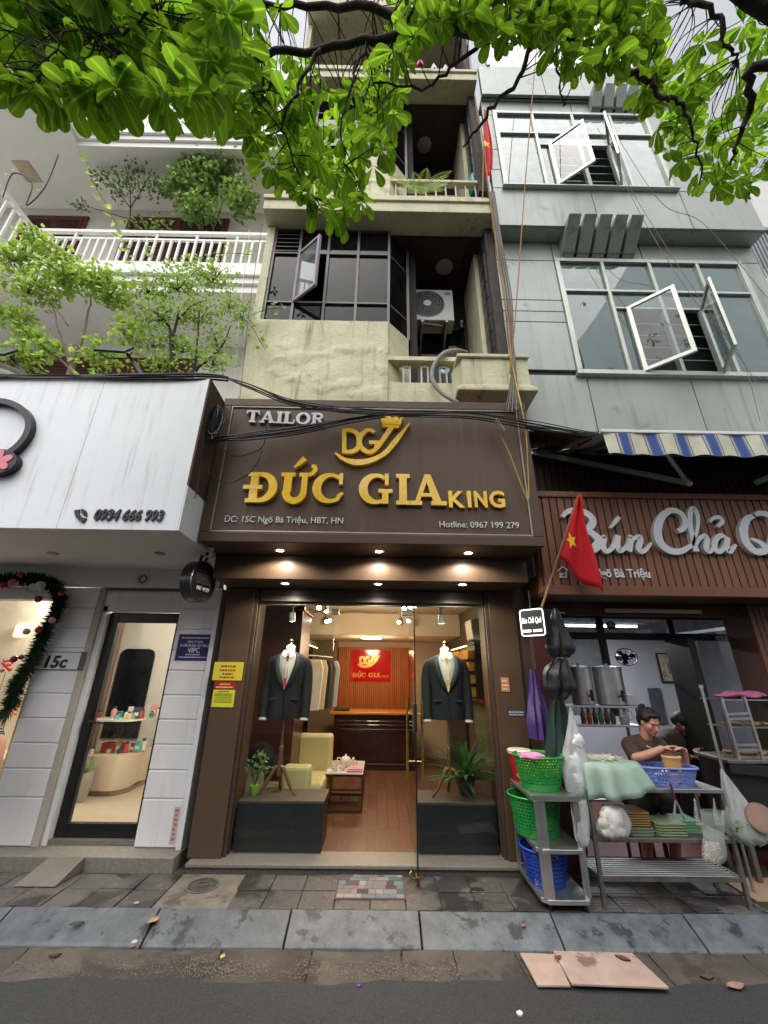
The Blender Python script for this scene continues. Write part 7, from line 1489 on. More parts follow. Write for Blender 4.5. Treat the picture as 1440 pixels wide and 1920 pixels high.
tray_stack(2.39, -.36, zm_, .235, .22, 5, .018, '2f6a2a', 'pale rimmed green tray beside the brown stack', 'green trays', '8d9a7a', .12)
tray_stack(2.60, -.30, zm_, .16, .18, 5, .018, 'a9b39a', 'mint tray at the right of the mid shelf', 'mint trays', '5fa07a', .1)
tg = T('kitchen_tongs', 'steel tongs with maroon handle hanging from the table edge', 'tongs', at(1270, 1475, -.515)); p0, p1, p2, p3 = at(1257, 1470, -.515), at(1266, 1500, -.52), at(1264, 1530, -.52), at(1284, 1536, -.52)
MB().tube([p0, p1], [.010, .008], 8).build('handle', M('maroon_grip', '5a1a2a', rough=.4), tg, smooth=40); MB().tube([p1, p2], [.006, .012], 8).build('blade', m_steel, tg); MB().tube([p1, p3], [.006, .012], 8).build('blade', m_steel, tg)
# hanging black umbrella, purple bag, green cloth at the post
def folded_cloth(name, lab, cat, pts, w, mat, depth=.05, n=20, seed=0):
    """Cloth hanging in folds down a centre line of (px,py,Y), half widths w."""
    c = smoothpath([at(*q) for q in pts], 5); m_ = len(c); rows = []; r = random.Random(seed); ph = r.uniform(0, 6)
    for j, p in enumerate(c):
        t_ = j/(m_-1)*(len(w)-1); k_ = min(int(t_), len(w)-2); ww = w[k_]+(w[k_+1]-w[k_])*(t_-k_)
        rows.append([p+Vector((ww*math.cos(2*math.pi*i/n)*(1+.25*math.sin(5*2*math.pi*i/n+ph)), depth*ww/max(w)*math.sin(2*math.pi*i/n)*(1+.5*math.sin(7*2*math.pi*i/n+ph+j*.2)), .01*math.sin(i*2.3+j)))for i in range(n+1)])
        rows[-1][-1] = rows[-1][0]
    return strip_grid(name, rows, mat, None, label=lab, cat=cat, smooth=70)
m_ub = M('umbrella_black', '1b1c20', rough=.4, var=.15); 
folded_cloth('black_umbrella', 'black folded umbrella cloth hanging by the small black sign', 'umbrella', ((1040, 1142, -.42), (1045, 1175, -.42), (1050, 1215, -.42), (1052, 1232, -.42)), [.02, .07, .12, .07], m_ub, .06, 24, 3)
folded_cloth('black_bag', 'second black bag hanging below the folded umbrella', 'bag', ((1050, 1235, -.42), (1045, 1260, -.42), (1050, 1290, -.42), (1048, 1312, -.42)), [.05, .11, .13, .05], m_ub, .07, 24, 8)
folded_cloth('purple_bag', 'purple plastic bag hanging on the brown pillar side', 'plastic bag', ((998, 1255, -.05), (1003, 1300, -.05), (1010, 1350, -.08), (1015, 1385, -.08)), [.03, .06, .10, .10], M('purple_plastic', '46306a', rough=.3, var=.2, vs=10), .05, 24, 5)
folded_cloth('dark_green_apron', 'dark green cloth hanging behind the green basket', 'cloth', ((1045, 1312, -.25), (1048, 1350, -.25), (1055, 1400, -.25), (1058, 1420, -.25)), [.05, .09, .13, .14], M('bottle_green_cloth', '1a332e', rough=.8), .04, 24, 6)
MB().tube([at(1008, 1140, -.3), at(1060, 1150, -.4)], .006, 6).build('hook_rail', m_steeld, RB)
# shelf with two water urns, bottles and a jug
SH = T('steel_shelf', 'steel shelf unit with two tiers inside the eatery front', 'shelf', (2.2, .45, 0)); zs1, zs2 = Z(1150, 1322, .45), Z(1150, 1357, .42)
hx0, hx1 = X(1055, 1322, .35), X(1192, 1322, .35)
for z in (zs1, zs2, .5): MB().box(hx0, hx1, .3, .58, z-.02, z).build('shelf_board', m_steel, SH, bev=.003)
for x in (hx0+.015, hx1-.015):
    for y in (.315, .565): MB().box(x-.012, x+.012, y-.012, y+.012, .056, zs1-.0205).build('leg', m_steeld, SH)
def urn(px0, px1, lab):
    xa, xb = X(px0, 1290, .42), X(px1, 1290, .42); r = (xb-xa)/2; x = (xa+xb)/2; h = Z(1100, 1250, .42)-zs1; t = T('water_urn', lab, 'urn', (x, .44, zs1))
    MB().lathe([(r*.9, 0), (r, .012), (r, h*.93), (r*1.03, h*.94), (r*1.03, h*.97)], (x, .44, zs1+.0005), 28).build('urn_body', m_steel, t, smooth=40); MB().lathe([(r*1.02, h*.971), (r*.98, h*1.0), (r*.3, h*1.03), (.02, h*1.04), (.02, h*1.09), (.001, h*1.09)], (x, .44, zs1), 28, close=False).build('lid', m_steel, t, smooth=40)
    tp_ = MB().cyl((x+.02, .44-r, zs1+h*.25), (x+.02, .44-r-.05, zs1+h*.25), .012, n=10).build('tap', m_black, t); MB().box(x+.01, x+.03, .44-r-.06, .44-r-.03, zs1+h*.25, zs1+h*.40).build('tap_lever', m_black, tp_); MB().box(x+.008, x+.032, .44-r-.055, .44-r-.035, zs1+h*.12, zs1+h*.25).build('tap_spout', m_black, tp_)
urn(1073, 1112, 'left stainless water urn with black tap on the shelf'); urn(1120, 1170, 'right stainless water urn with black tap on the shelf')
box('white_container', M('plastic_white', 'b9bbbd', rough=.4), None, X(1173, 1315, .42), X(1190, 1315, .42), .38, .48, zs1+.0005, zs1+.11, bev=.01, label='small white plastic container right of the urns', cat='container')
for i, c in enumerate(('5a2e18', '7a3a14', '2a2a24', '3f5a2c', '4a2016', '34402a')):
    x = X(1092+i*11, 1345, .42); t = T('drink_bottle', f'small {["brown", "orange", "black", "green", "dark red", "olive"][i]} drink bottle on the lower tier under the urns', 'bottle', (x, .4, zs2), 'drink bottles under the urns')
    MB().lathe([(.026, 0), (.028, .05), (.026, .09), (.012, .125), (.011, .14)], (x, .40, zs2+.0005), 12).build('bottle_body', M('drink_'+c, c, rough=.15, coat=.3), t, smooth=50); MB().lathe([(.013, .1405), (.013, .155), (.001, .155)], (x, .40, zs2), 10).build('bottle_cap', M('cap_red', '8a2020'), t)
jx_ = X(1168, 1345, .40); jg = T('plastic_jug', 'clear plastic jug of brown sauce on the lower tier', 'jug', (jx_, .38, zs2)); MB().lathe([(.045, 0), (.055, .14), (.058, .15)], (jx_, .38, zs2+.0005), 18).build('jug_body', glass('jug_plastic', (.85, .85, .85), 1, film=.3, film_col=(.6, .6, .6)), jg, smooth=50); MB().lathe([(.043, .002), (.048, .07), (.001, .07)], (jx_, .38, zs2+.0005), 18).build('sauce', M('sauce', '8a4a24', rough=.2), jg, smooth=40); MB().tube(smoothpath([(jx_+.055, .38, zs2+.13), (jx_+.09, .38, zs2+.12), (jx_+.085, .38, zs2+.05), (jx_+.052, .38, zs2+.04)], 4), .006, 6).build('jug_handle', glass('jug_plastic', None), jg, smooth=50)
for i, (px_, c) in enumerate(((1140, 'b8b9bb'), (1165, '7a8aa0'))): x = X(px_, 1380, .42); box('storage_box', M('stor_'+c, c, rough=.5, var=.1), None, x-.07, x+.07, .36, .5, .5005, .62, bev=.01, label=f'{["white", "bluish"][i]} storage box on the bottom tier of the steel shelf', cat='box')
for i in range(4): x = X(1178+i*8, 1400, .40); box('sauce_sachet_box', M('red_pack', '8a2420', rough=.4, var=.3, vs=30), None, x-.014, x+.014, .33, .36, .5005, .60, bev=.004, label=f'red sauce packet on the bottom tier, {["first", "second", "third", "fourth"][i]} from the left', cat='packet', group='red sauce packets')
# grill counter at the right: black cabinet, glass case, ladder rack
KC = T('grill_counter', 'black metal grill counter at the right edge of the eatery front', 'counter', (3.5, .1, 0)); kx0, kx1 = 3.26, 4.4; kz = Z(1400, 1425, -.15)
box('body', M('soot_black', '1a1a1c', rough=.5, var=.2), KC, kx0, kx1, -.10, .26, .35, kz-.03); box('worktop', m_steeld, KC, kx0-.03, kx1, -.16, .27, kz-.029, kz, bev=.005)
for x in (kx0+.03, kx1-.1):
    for y in (-.08, .24): MB().box(x-.02, x+.02, y-.02, y+.02, .001, .349).build('leg', m_steeld, KC)
MB().bar((kx0-.02, -.15, kz-.06), (kx1, -.15, kz-.16), .01, .09).build('front_apron', M('soot_black', ''), KC)
LR = T('ladder_rack', 'bright aluminium ladder rack standing on the grill counter', 'rack', (3.5, -.1, kz))
a0, a1 = at(1352, 1308, -.10), at(1384, 1418, -.10); b0, b1 = at(1394, 1306, -.10), at(1431, 1423, -.10)
for a, b in ((a0, a1), (b0, b1)): MB().bar((a.x, a.y, a.z), (a.x+.01, b.y, kz+.001), .028, .022).build('rail', m_steel, LR)
for f in (.28, .36, .78, .86): MB().bar((a0.x+.012, -.10, a0.z+(kz-a0.z)*f), (b0.x-.002, -.10, b0.z+(kz-b0.z)*f), .02, .02).build('rung', m_steel, LR)
GC = T('glass_food_case', 'glass food case with trays behind the ladder rack', 'display case', (3.45, .05, kz)); gz0, gz1 = kz+.001, Z(1380, 1310, 0)
for z in (gz0+.005, gz0+(gz1-gz0)*.5, gz1-.01): MB().box(3.40, 4.25, -.05, .22, z-.004, z+.006).build('glass_shelf', m_steel, GC)
MB().box(3.40, 4.25, -.055, -.0505, gz0+.02, gz1-.02).build('front_glass', m_glass_clear, GC)
for x in (3.40, 4.25): MB().box(x-.004, x+.004, -.05, .22, gz0, gz1).build('case_side', m_glass_clear, GC); MB().box(x-.012, x+.012, -.06, -.036, gz0, gz1).build('case_post', m_steeld, GC)
fo = MB()
for i in range(70): fo.ell((rn.uniform(3.45, 4.2), rn.uniform(0, .16), rn.choice([gz0+.03, gz0+(gz1-gz0)*.5+.025])), rn.uniform(.02, .045), .025, .015, 8, 6, jit=.15)
fo.build('fried_food', M('fried_food', 'a3764a', rough=.6, var=.35, vs=25, spots=('8a3020', 20, .62)), label='pieces of fried food on the shelves of the glass case', cat='food', kind='stuff', smooth=60)
crumple('pink_netting', 'pink netting bundled on top of the glass food case', 'net', (3.75, .08, gz1+.03), .28, .09, .04, M('pink_net', 'c06a90', rough=.7, var=.3, vs=30), jit=.3, seed=9)
pole = T('awning_pole', 'slim grey pole standing at the right end of the steel table', 'pole', (2.9, -.3, 0)); q0, q1 = at(1308, 1290, -.2), at(1350, 1480, -.3)
MB().cyl((q0.x, -.25, .001), (q0.x, -.25, q0.z), .012, n=10).build('shaft', m_steel, pole, smooth=40); MB().cyl((q0.x, -.25, q0.z), (q0.x, -.25, q0.z+.03), .018, n=10).build('cap', m_steel, pole)
cb_ = MB().box(3.0, 4.3, -.38, .0, .002, .012); cb_.build('cardboard_sheet', M('cardboard', 'a2866c', rough=.9, var=.15), label='flattened brown cardboard on the paving by the right edge', cat='cardboard')
pk = T('steel_pot', 'steel bucket under the right end of the grill counter', 'pot', (3.75, -.2, .012)); MB().lathe([(.12, 0), (.14, .02), (.145, .26), (.15, .265), (.14, .265), (.001, .2)], (3.72, -.24, .0125), 24, close=False).build('pot_body', m_steel, pk, smooth=50)
MB().tube(smoothpath([(3.58, -.24, .26), (3.62, -.26, .38), (3.72, -.27, .42), (3.82, -.26, .38), (3.86, -.24, .26)], 4), .005, 6).build('bail_handle', m_steel, pk)

# ================================================================== flags
def flag(name, lab, pole_a, pole_b, frac0, width_rows, mat_star, starc, starr, seed=0, loc=None):
    t = T(name, lab, 'flag', pole_a); pa, pb = Vector(pole_a), Vector(pole_b)
    MB().cyl(pa, pb, .011, .008, 8).build('pole', M('bamboo_pole', '8a6a48', rough=.7, var=.2), t, smooth=40)
    rows = []; n = 16
    for j, (f, w, drop) in enumerate(width_rows):
        p = pa.lerp(pb, f); row = []
        for i in range(n+1):
            u = i/n; row.append(p+Vector((w*u, -.045*math.sin(u*9+j*.5+seed)*(.3+u)+.015*math.sin(j*1.3+u*4), -drop*u+.02*math.sin(u*8+j))))
        rows.append(row)
    rr_ = []
    for i in range(len(rows)-1):
        for k in range(3): rr_.append([a.lerp(b, k/3) for a, b in zip(rows[i], rows[i+1])])
    rr_.append(rows[-1]); o = strip_grid('flag_cloth', rr_, M('flag_red', 'c40d1c', rough=.75, var=.1, vs=9), t, smooth=70); o.modifiers.new('s', 'SOLIDIFY').thickness = .002
    pts = []
    for i in range(10): a = R(90+36*i+12); q = starr if i % 2 == 0 else starr*.45; pts.append((q*math.cos(a)*.72, q*math.sin(a)))
    MB().prism(pts, starc, (1, .25, 0), (0, 0, 1), .0, .005).build('star', M('flag_yellow', 'd9b21c', rough=.7), t)
pa, pb = at(1016, 1138, -.58), at(1085, 925, -.80)
flag('national_flag', 'red flag with yellow star on a slanting pole before the eatery sign', pa, pb, .4, [(.42, .36, .36), (.55, .31, .34), (.7, .22, .32), (.85, .10, .25), (1.0, .015, .05)], None, at(1071, 1014, -.84), .08)
pa, pb = at(905, 372, -.55), at(908, 205, -.75)
flag('national_flag', 'faded red flag with yellow star hanging on the upper balcony corner', pa, pb, .4, [(.30, .10, .28), (.45, .13, .24), (.6, .14, .18), (.75, .11, .14), (1.0, .01, .02)], None, at(911, 270, -.80), .10, seed=2)
# ================================================================== litter and small things on the ground
def slabp(name, lab, cat, pts, z, th, mat, **k): return MB().prism(pts, (0, 0, z), (1, 0, 0), (0, 1, 0), 0, th).build(name, mat, None, label=lab, cat=cat, **k)
m_pk = M('pink_stone', 'a08a80', rough=.8, var=.2, vs=5, spots=('6f5b52', 4, .58), bump=.3)
g2 = lambda px_, py_: (gz(px_, py_, -.09).x, gz(px_, py_, -.09).y)
slabp('floor_tile', 'smaller dirty pink stone slab lying on the gutter', 'slab', [g2(975, 1789), g2(1042, 1791), g2(1070, 1851), g2(1008, 1850)], -.094, .012, m_pk, bev=.003)
slabp('floor_tile', 'larger pink stone slab lying on the gutter by the trolley', 'slab', [g2(1038, 1790), g2(1186, 1794), g2(1256, 1860), g2(1073, 1853)], -.081, .012, m_pk, bev=.003)
def bit(name, lab, cat, px_, py_, z, s_, col, n=6, seed=0, th=.003):
    c = gz(px_, py_, z); r = random.Random(seed); slabp(name, lab, cat, [(c.x+s_*r.uniform(.5, 1)*math.cos(6.28*i/n), c.y+s_*r.uniform(.4, .9)*math.sin(6.28*i/n)) for i in range(n)], z, th, M('bit_'+col, col, rough=.8, var=.2, vs=30), smooth=30)
bit('paper_scrap', 'white torn paper scrap on the asphalt', 'litter', 975, 1902, -.103, .028, 'cfcfcf', 5, 3, .008)
bit('wrapper', 'tiny violet wrapper on the road edge', 'litter', 673, 1850, -.103, .018, '5f3fb0', 5, 4, .008)
bit('paper_scrap', 'crumpled whitish paper against the kerb foot', 'litter', 250, 1773, -.095, .028, 'b7aaa2', 6, 5, .02)
bit('paper_scrap', 'small pink paper flake on the paving by the joint', 'litter', 256, 1693, .006, .025, 'b59a92', 5, 6, .004)
def dead_leaf(lab, px_, py_, z, L_, rot, col):
    c = gz(px_, py_, z); mb = MB(); mb.v = []; n = 6
    for i in range(n+1):
        f = i/n; w = L_*.24*math.sin(math.pi*min(1, f*.95+.04)); mb.v += [Vector((L_*(f-.5), -w, .006+.01*abs(f-.5))), Vector((L_*(f-.5), 0, .001)), Vector((L_*(f-.5), w, .008))]
    mb.f = [(i*3+k, i*3+k+1, i*3+k+4, i*3+k+3) for i in range(n) for k in (0, 1)]; cs, sn = math.cos(rot), math.sin(rot)
    mb.v = [Vector((c.x+p.x*cs-p.y*sn, c.y+p.x*sn+p.y*cs, z+p.z)) for p in mb.v]; mb.build('fallen_leaf', M('dead_'+col, col, rough=.8, var=.3, vs=30), None, label=lab, cat='leaf', group='fallen leaves', smooth=60, recalc=False)
dead_leaf('tan fallen leaf on the sloping kerb stone at the left', 289, 1726, -.025, .12, 1.2, 'a3805a'); dead_leaf('small tan leaf in the gutter near the middle', 417, 1795, -.097, .06, 1.6, 'b09468'); dead_leaf('dark curled leaf on the left kerb stone', 144, 1733, -.03, .09, .3, '3a3128')
dead_leaf('orange brown leaf on the kerb below the trolley', 982, 1737, -.035, .05, 1.0, '9a6a44'); dead_leaf('brown leaf at the far corner of the pink slab', 1168, 1798, -.067, .09, -.6, '5c3a2c'); dead_leaf('small brown leaf on the edge of the smaller slab', 1046, 1797, -.067, .06, .5, '6a4030'); dead_leaf('large crumpled pale leaf in the right gutter', 1380, 1850, -.095, .13, .2, '8a6f60'); dead_leaf('dark curled leaf in the right gutter', 1326, 1834, -.097, .08, -.2, '4a3a30'); dead_leaf('dark leaf on the gutter left side', 103, 1793, -.098, .07, .4, '33291f')
t = T('dark_leaf_scrap', 'dark wet scrap on the paving before the right plinth', 'litter', gz(893, 1667, .004)); c = gz(893, 1667, .004); MB().prism([(c.x-.06, c.y-.01), (c.x-.02, c.y+.035), (c.x+.05, c.y+.02), (c.x+.065, c.y-.02), (c.x+.01, c.y-.03)], (0, 0, .004), (1, 0, 0), (0, 1, 0), 0, .003).build('scrap', M('wet_scrap', '2c2a28', rough=.4), t)
# ================================================================== people
def remeshed(mb, voxel, smooth_it=4):
    me = bpy.data.meshes.new('tmp'); me.from_pydata(mb.v, [], mb.f); bm = bmesh.new(); bm.from_mesh(me); bmesh.ops.recalc_face_normals(bm, faces=bm.faces); bm.to_mesh(me); bm.free()
    o = bpy.data.objects.new('tmp', me); COL.objects.link(o); r = o.modifiers.new('r', 'REMESH'); r.mode = 'VOXEL'; r.voxel_size = voxel; s_ = o.modifiers.new('s', 'SMOOTH'); s_.factor = .5; s_.iterations = smooth_it
    bpy.context.view_layer.update(); dg = bpy.context.evaluated_depsgraph_get(); out = bpy.data.meshes.new_from_object(o.evaluated_get(dg)); bpy.data.objects.remove(o); bpy.data.meshes.remove(me); return out
def put(me, name, mat, par):
    off = wloc(par)
    for v in me.vertices: v.co -= off
    return mk(name, me, mat, par, smooth=80)
def limb(mb, pts, rs, n=14): 
    P = smoothpath(pts, 5); m_ = len(P); R_ = []
    for i in range(m_):
        t_ = i/(m_-1)*(len(rs)-1); k_ = min(int(t_), len(rs)-2); R_.append(rs[k_]+(rs[k_+1]-rs[k_])*(t_-k_))
    mb.tube(P, R_, n); mb.ell(P[0], R_[0], R_[0], R_[0], 10, 7); mb.ell(P[-1], R_[-1], R_[-1], R_[-1], 10, 7)
def hand(mb, w, d, palm_n, curl=.5, s=1.):
    """Palm and five curled fingers from the wrist w pointing along d."""
    w, d = Vector(w), Vector(d).normalized(); nn = Vector(palm_n); nn = (nn-d*nn.dot(d)).normalized(); side = d.cross(nn)
    for q in (-.026, -.009, .009, .026): mb.tube([w, w+d*.045*s+side*q*s, w+d*.085*s+side*q*1.08*s], [.014*s, .014*s, .011*s], 8)
    for q, L_ in ((-.03, .062), (-.01, .074), (.011, .07), (.031, .056)):
        b0 = w+d*.083*s+side*q*1.05*s; d1 = (d+nn*curl*.5).normalized(); d2 = (d+nn*curl*1.4).normalized(); d3 = (d+nn*curl*2.6).normalized()
        mb.tube([b0, b0+d1*L_*.42*s, b0+d1*L_*.42*s+d2*L_*.33*s, b0+d1*L_*.42*s+d2*L_*.33*s+d3*L_*.28*s], [.0092*s, .0085*s, .008*s, .006*s], 8)
    b0 = w+d*.02*s-side*.024*s; mb.tube([b0, b0+(d*.6-side*.7+nn*.3).normalized()*.035*s, b0+(d*.8-side*.55+nn*.5).normalized()*.066*s], [.0125*s, .010*s, .0075*s], 8)
def head(mb, c, f, up, s=1.):
    """Head with brow, nose, lips, chin, cheeks and ears; c = centre, f = facing."""
    c, f, up = Vector(c), Vector(f).normalized(), Vector(up); up = (up-f*up.dot(f)).normalized(); sd_ = f.cross(up); Mx = Matrix((sd_, f, up)).transposed()
    def el(p, a, b, c_, n=16, m=10):
        tmp = MB().ell((0, 0, 0), a*s, b*s, c_*s, n, m); mb.add([c+Mx @ (v+Vector(p)*s) for v in tmp.v], tmp.f)
    el((0, -.012, .03), .074, .09, .083); el((0, .018, -.03), .064, .066, .07); el((0, .04, -.075), .036, .036, .03); el((0, .06, -.088), .022, .02, .016)
    el((.035, .045, -.022), .03, .03, .03); el((-.035, .045, -.022), .03, .03, .03); el((0, .066, .022), .05, .018, .014)
    el((0, .088, -.018), .0115, .014, .02, 10, 8); el((0, .096, -.028), .014, .013, .010, 10, 8); el((0, .079, -.052), .022, .012, .007, 10, 8); el((0, .077, -.062), .019, .012, .007, 10, 8)
    for q in (-1, 1): el((q*.073, -.008, -.012), .009, .018, .030, 8, 8)
    return lambda p: c+Mx @ (Vector(p)*s)
def face_marks(F, par, s=1., mouth='8a4a44', closed=True):
    dk = M('lash_dark', '1c1412', rough=.6); 
    for q in (-1, 1):
        MB().tube(smoothpath([F((q*.014, .083, -.002)), F((q*.028, .085, -.006)), F((q*.044, .074, -.001))], 4), .0016*s, 5).build('eyelid_line', dk, par)
        MB().tube(smoothpath([F((q*.012, .086, .022)), F((q*.03, .085, .028)), F((q*.05, .068, .022))], 4), [.0022*s]*5+[.0014*s]*4, 5).build('eyebrow', dk, par)
    MB().tube(smoothpath([F((-.022, .083, -.058)), F((-.008, .091, -.055)), F((.008, .091, -.055)), F((.022, .083, -.058))], 4), .0042*s, 6).build('lips', M('lips_'+mouth, mouth, rough=.5), par, smooth=60)
m_skin = M('skin', 'c08a72', rough=.5, var=.06, vs=12); m_hair = M('black_hair', '171110', rough=.45, var=.35, vs=60, stretch=(1, 1, .2), bump=.6, bs=220)
# woman at the table
hc = at(1218, 1354, -.16); dH = hc-Vector((2.575, -.16, 1.225))
def o3(x, y, z): return Vector((x, y, z))+dH
WM = T('person', 'woman in a brown T-shirt sitting behind the table, looking down at her hands', 'person', (2.5, .12, .056))
fdir = Vector((.16, -1, -.42)); body = MB()
F = head(body, o3(2.575, -.16, 1.225), fdir, (0.05, -.2, 1), .97)
limb(body, [o3(2.57, -.10, 1.16), o3(2.56, -.075, 1.08), o3(2.555, -.05, 1.03)], [.05, .05, .06])
limb(body, [o3(2.555, -.04, 1.0), o3(2.54, 0, .85), o3(2.53, .05, .70), o3(2.52, .09, .55)], [.10, .115, .11, .12])
eR, wR = at(1192, 1420, -.20), at(1241, 1404, -.30); eL, wL = o3(2.79, -.16, .82), at(1283, 1408, -.30)
limb(body, [o3(2.42, -.02, 1.0), eR, wR], [.052, .040, .027]); limb(body, [o3(2.70, -.02, 1.0), eL, wL], [.052, .040, .027])
hand(body, wR, Vector((.75, -.25, .25)), (.1, -.2, -1), .45, .95); hand(body, wL, Vector((-.7, -.35, .3)), (.1, -.1, -1), .6, .95)
kR, kL = at(1212, 1540, -.06), at(1262, 1540, -.06); kR.z = kL.z = .47; aR, aL = Vector((kR.x-.01, .02, .12)), Vector((kL.x-.0, .02, .12))
for k_, a_ in ((kR, aR), (kL, aL)): limb(body, [(k_.x+.06, .12, .53), k_, (a_.x, a_.y, a_.z)], [.085, .062, .04]); limb(body, [a_, (a_.x, a_.y-.05, .085), (a_.x, a_.y-.13, .075)], [.036, .033, .024])
put(remeshed(body, .0065, 3), 'body', m_skin, WM)
face_marks(F, WM)
sh_ = MB(); limb(sh_, [o3(2.555, -.035, .99), o3(2.54, .0, .85), o3(2.53, .05, .70), o3(2.52, .09, .55)], [.118, .135, .13, .135])
limb(sh_, [o3(2.44, -.03, 1.03), o3(2.555, -.05, 1.05), o3(2.68, -.03, 1.03)], [.062, .066, .062])
limb(sh_, [o3(2.42, -.02, 1.01), (o3(2.42, -.02, 1.01)).lerp(eR, .78)], [.075, .066]); limb(sh_, [o3(2.70, -.02, 1.01), (o3(2.70, -.02, 1.01)).lerp(eL, .8)], [.075, .066])
put(remeshed(sh_, .011, 2), 't_shirt', M('brown_cotton', '43302c', rough=.85, var=.12, vs=9, bump=.3, bs=40), WM)
hr = MB(); Mh = lambda p: F(p)
for (p, a, b, c_) in (((0, -.03, .05), .084, .092, .084), ((0, -.07, .0), .076, .06, .08), ((.055, .0, .05), .034, .055, .05), ((-.055, .0, .05), .034, .055, .05), ((0, .035, .088), .06, .045, .03), ((0, -.10, .085), .045, .045, .045)):
    tmp = MB().ell((0, 0, 0), a, b, c_, 14, 10); hr.add([Mh(v+Vector(p)) for v in tmp.v], tmp.f)
put(remeshed(hr, .008, 2), 'hair', m_hair, WM)
tr = MB()
for k_ in (kR, kL): limb(tr, [(k_.x+.06, .14, .54), (k_.x+.02, .02, .52), (k_.x, k_.y, .475)], [.105, .095, .08])
tr.ell((2.5, .13, .55), .17, .13, .10); put(remeshed(tr, .012, 2), 'shorts', M('black_cotton', '1f1e22', rough=.9), WM)
for a_ in (aR, aL):
    sl_ = MB().box(a_.x-.045, a_.x+.045, a_.y-.17, a_.y+.06, .056, .072).build('sandal', m_black, WM, bev=.01)
MB().tube(smoothpath([o3(2.50, -.16, 1.03), o3(2.545, -.185, 1.0), o3(2.57, -.19, .985), o3(2.60, -.18, 1.01), o3(2.62, -.16, 1.04)], 4), .0025, 5).build('necklace', m_steel, WM)
stl = T('plastic_stool', 'small dark stool under the seated woman', 'stool', (2.5, .15, .056)); box('stool_seat', M('stool_red', '5a2028', rough=.5), stl, 2.36, 2.64, .02, .28, .40, .44, bev=.01)
for x in (2.385, 2.615):
    for y in (.045, .255): MB().cyl((x, y, .056), (x, y, .40), .016, n=8).build('leg', M('stool_red', ''), stl)
# person bending behind her
P2 = T('person', 'person in a dark olive jacket bending down behind the seated woman', 'person', (3.2, .72, .056)); h2 = at(1284, 1364, .40); b2 = MB()
F2 = head(b2, h2, (.45, -.75, -.55), (0.2, -.3, 1), 1.0)
X2 = h2.x; limb(b2, [h2+Vector((-.03, .06, -.07)), h2+Vector((-.06, .11, -.16))], [.052, .06]); limb(b2, [h2+Vector((-.07, .12, -.2)), (X2-.02, .60, .75), (X2, .66, .5)], [.12, .13, .13])
e2, w2 = h2+Vector((.13, -.12, -.28)), h2+Vector((-.0, -.24, -.22)); limb(b2, [h2+Vector((.11, .06, -.2)), e2, w2], [.055, .042, .028]); hand(b2, w2, (-.8, -.3, .1), (0, -.2, -1), .6)
e3, w3 = h2+Vector((-.27, -.02, -.33)), h2+Vector((-.13, -.2, -.3)); limb(b2, [h2+Vector((-.23, .06, -.2)), e3, w3], [.055, .042, .028]); hand(b2, w3, (.8, -.3, .1), (0, -.2, -1), .6)
for q in (-.1, .1): limb(b2, [(X2+q, .66, .5), (X2+q*1.2, .40, .50), (X2+q*1.2, .50, .13)], [.085, .062, .042]); limb(b2, [(X2+q*1.2, .50, .11), (X2+q*1.2, .38, .08)], [.035, .026])
put(remeshed(b2, .008, 3), 'body', M('skin_tan', '8a5f4c', rough=.55, var=.06), P2); face_marks(F2, P2)
j2 = MB(); limb(j2, [h2+Vector((-.07, .12, -.2)), (X2-.02, .60, .75), (X2, .66, .5)], [.145, .15, .15]); limb(j2, [h2+Vector((.11, .06, -.2)), e2, w2.lerp(e2, .12)], [.078, .062, .045]); limb(j2, [h2+Vector((-.23, .06, -.2)), e3, w3.lerp(e3, .12)], [.078, .062, .045]); limb(j2, [h2+Vector((-.22, .08, -.19)), h2+Vector((-.06, .1, -.15)), h2+Vector((.10, .08, -.19))], [.07, .075, .07])
put(remeshed(j2, .012, 2), 'jacket', M('olive_jacket', '3a382c', rough=.85, var=.2, vs=7), P2)
hr = MB()
for (p, a, b, c_) in (((0, -.02, .042), .085, .096, .088), ((0, -.06, .01), .078, .065, .07), ((0, .035, .085), .064, .045, .034)):
    tmp = MB().ell((0, 0, 0), a, b, c_, 14, 10); hr.add([F2(v+Vector(p)) for v in tmp.v], tmp.f)
put(remeshed(hr, .009, 2), 'hair', m_hair, P2)
t2 = MB()
for q in (-.1, .1): limb(t2, [(X2+q, .66, .5), (X2+q*1.2, .40, .50), (X2+q*1.2, .50, .14)], [.10, .078, .06])
t2.ell((X2, .66, .5), .17, .13, .11); put(remeshed(t2, .013, 2), 'trousers', M('black_cotton', ''), P2)
s2 = T('plastic_stool', 'low dark stool under the bending person', 'stool', (X2, .68, .056)); box('stool_seat', M('stool_red', ''), s2, X2-.14, X2+.14, .56, .82, .34, .385, bev=.01)
for x in (X2-.12, X2+.12):
    for y in (.58, .80): MB().cyl((x, y, .056), (x, y, .34), .016, n=8).build('leg', M('stool_red', ''), s2)
for o_ in (P2, s2): o_.location += Vector((.22, .35, 0))
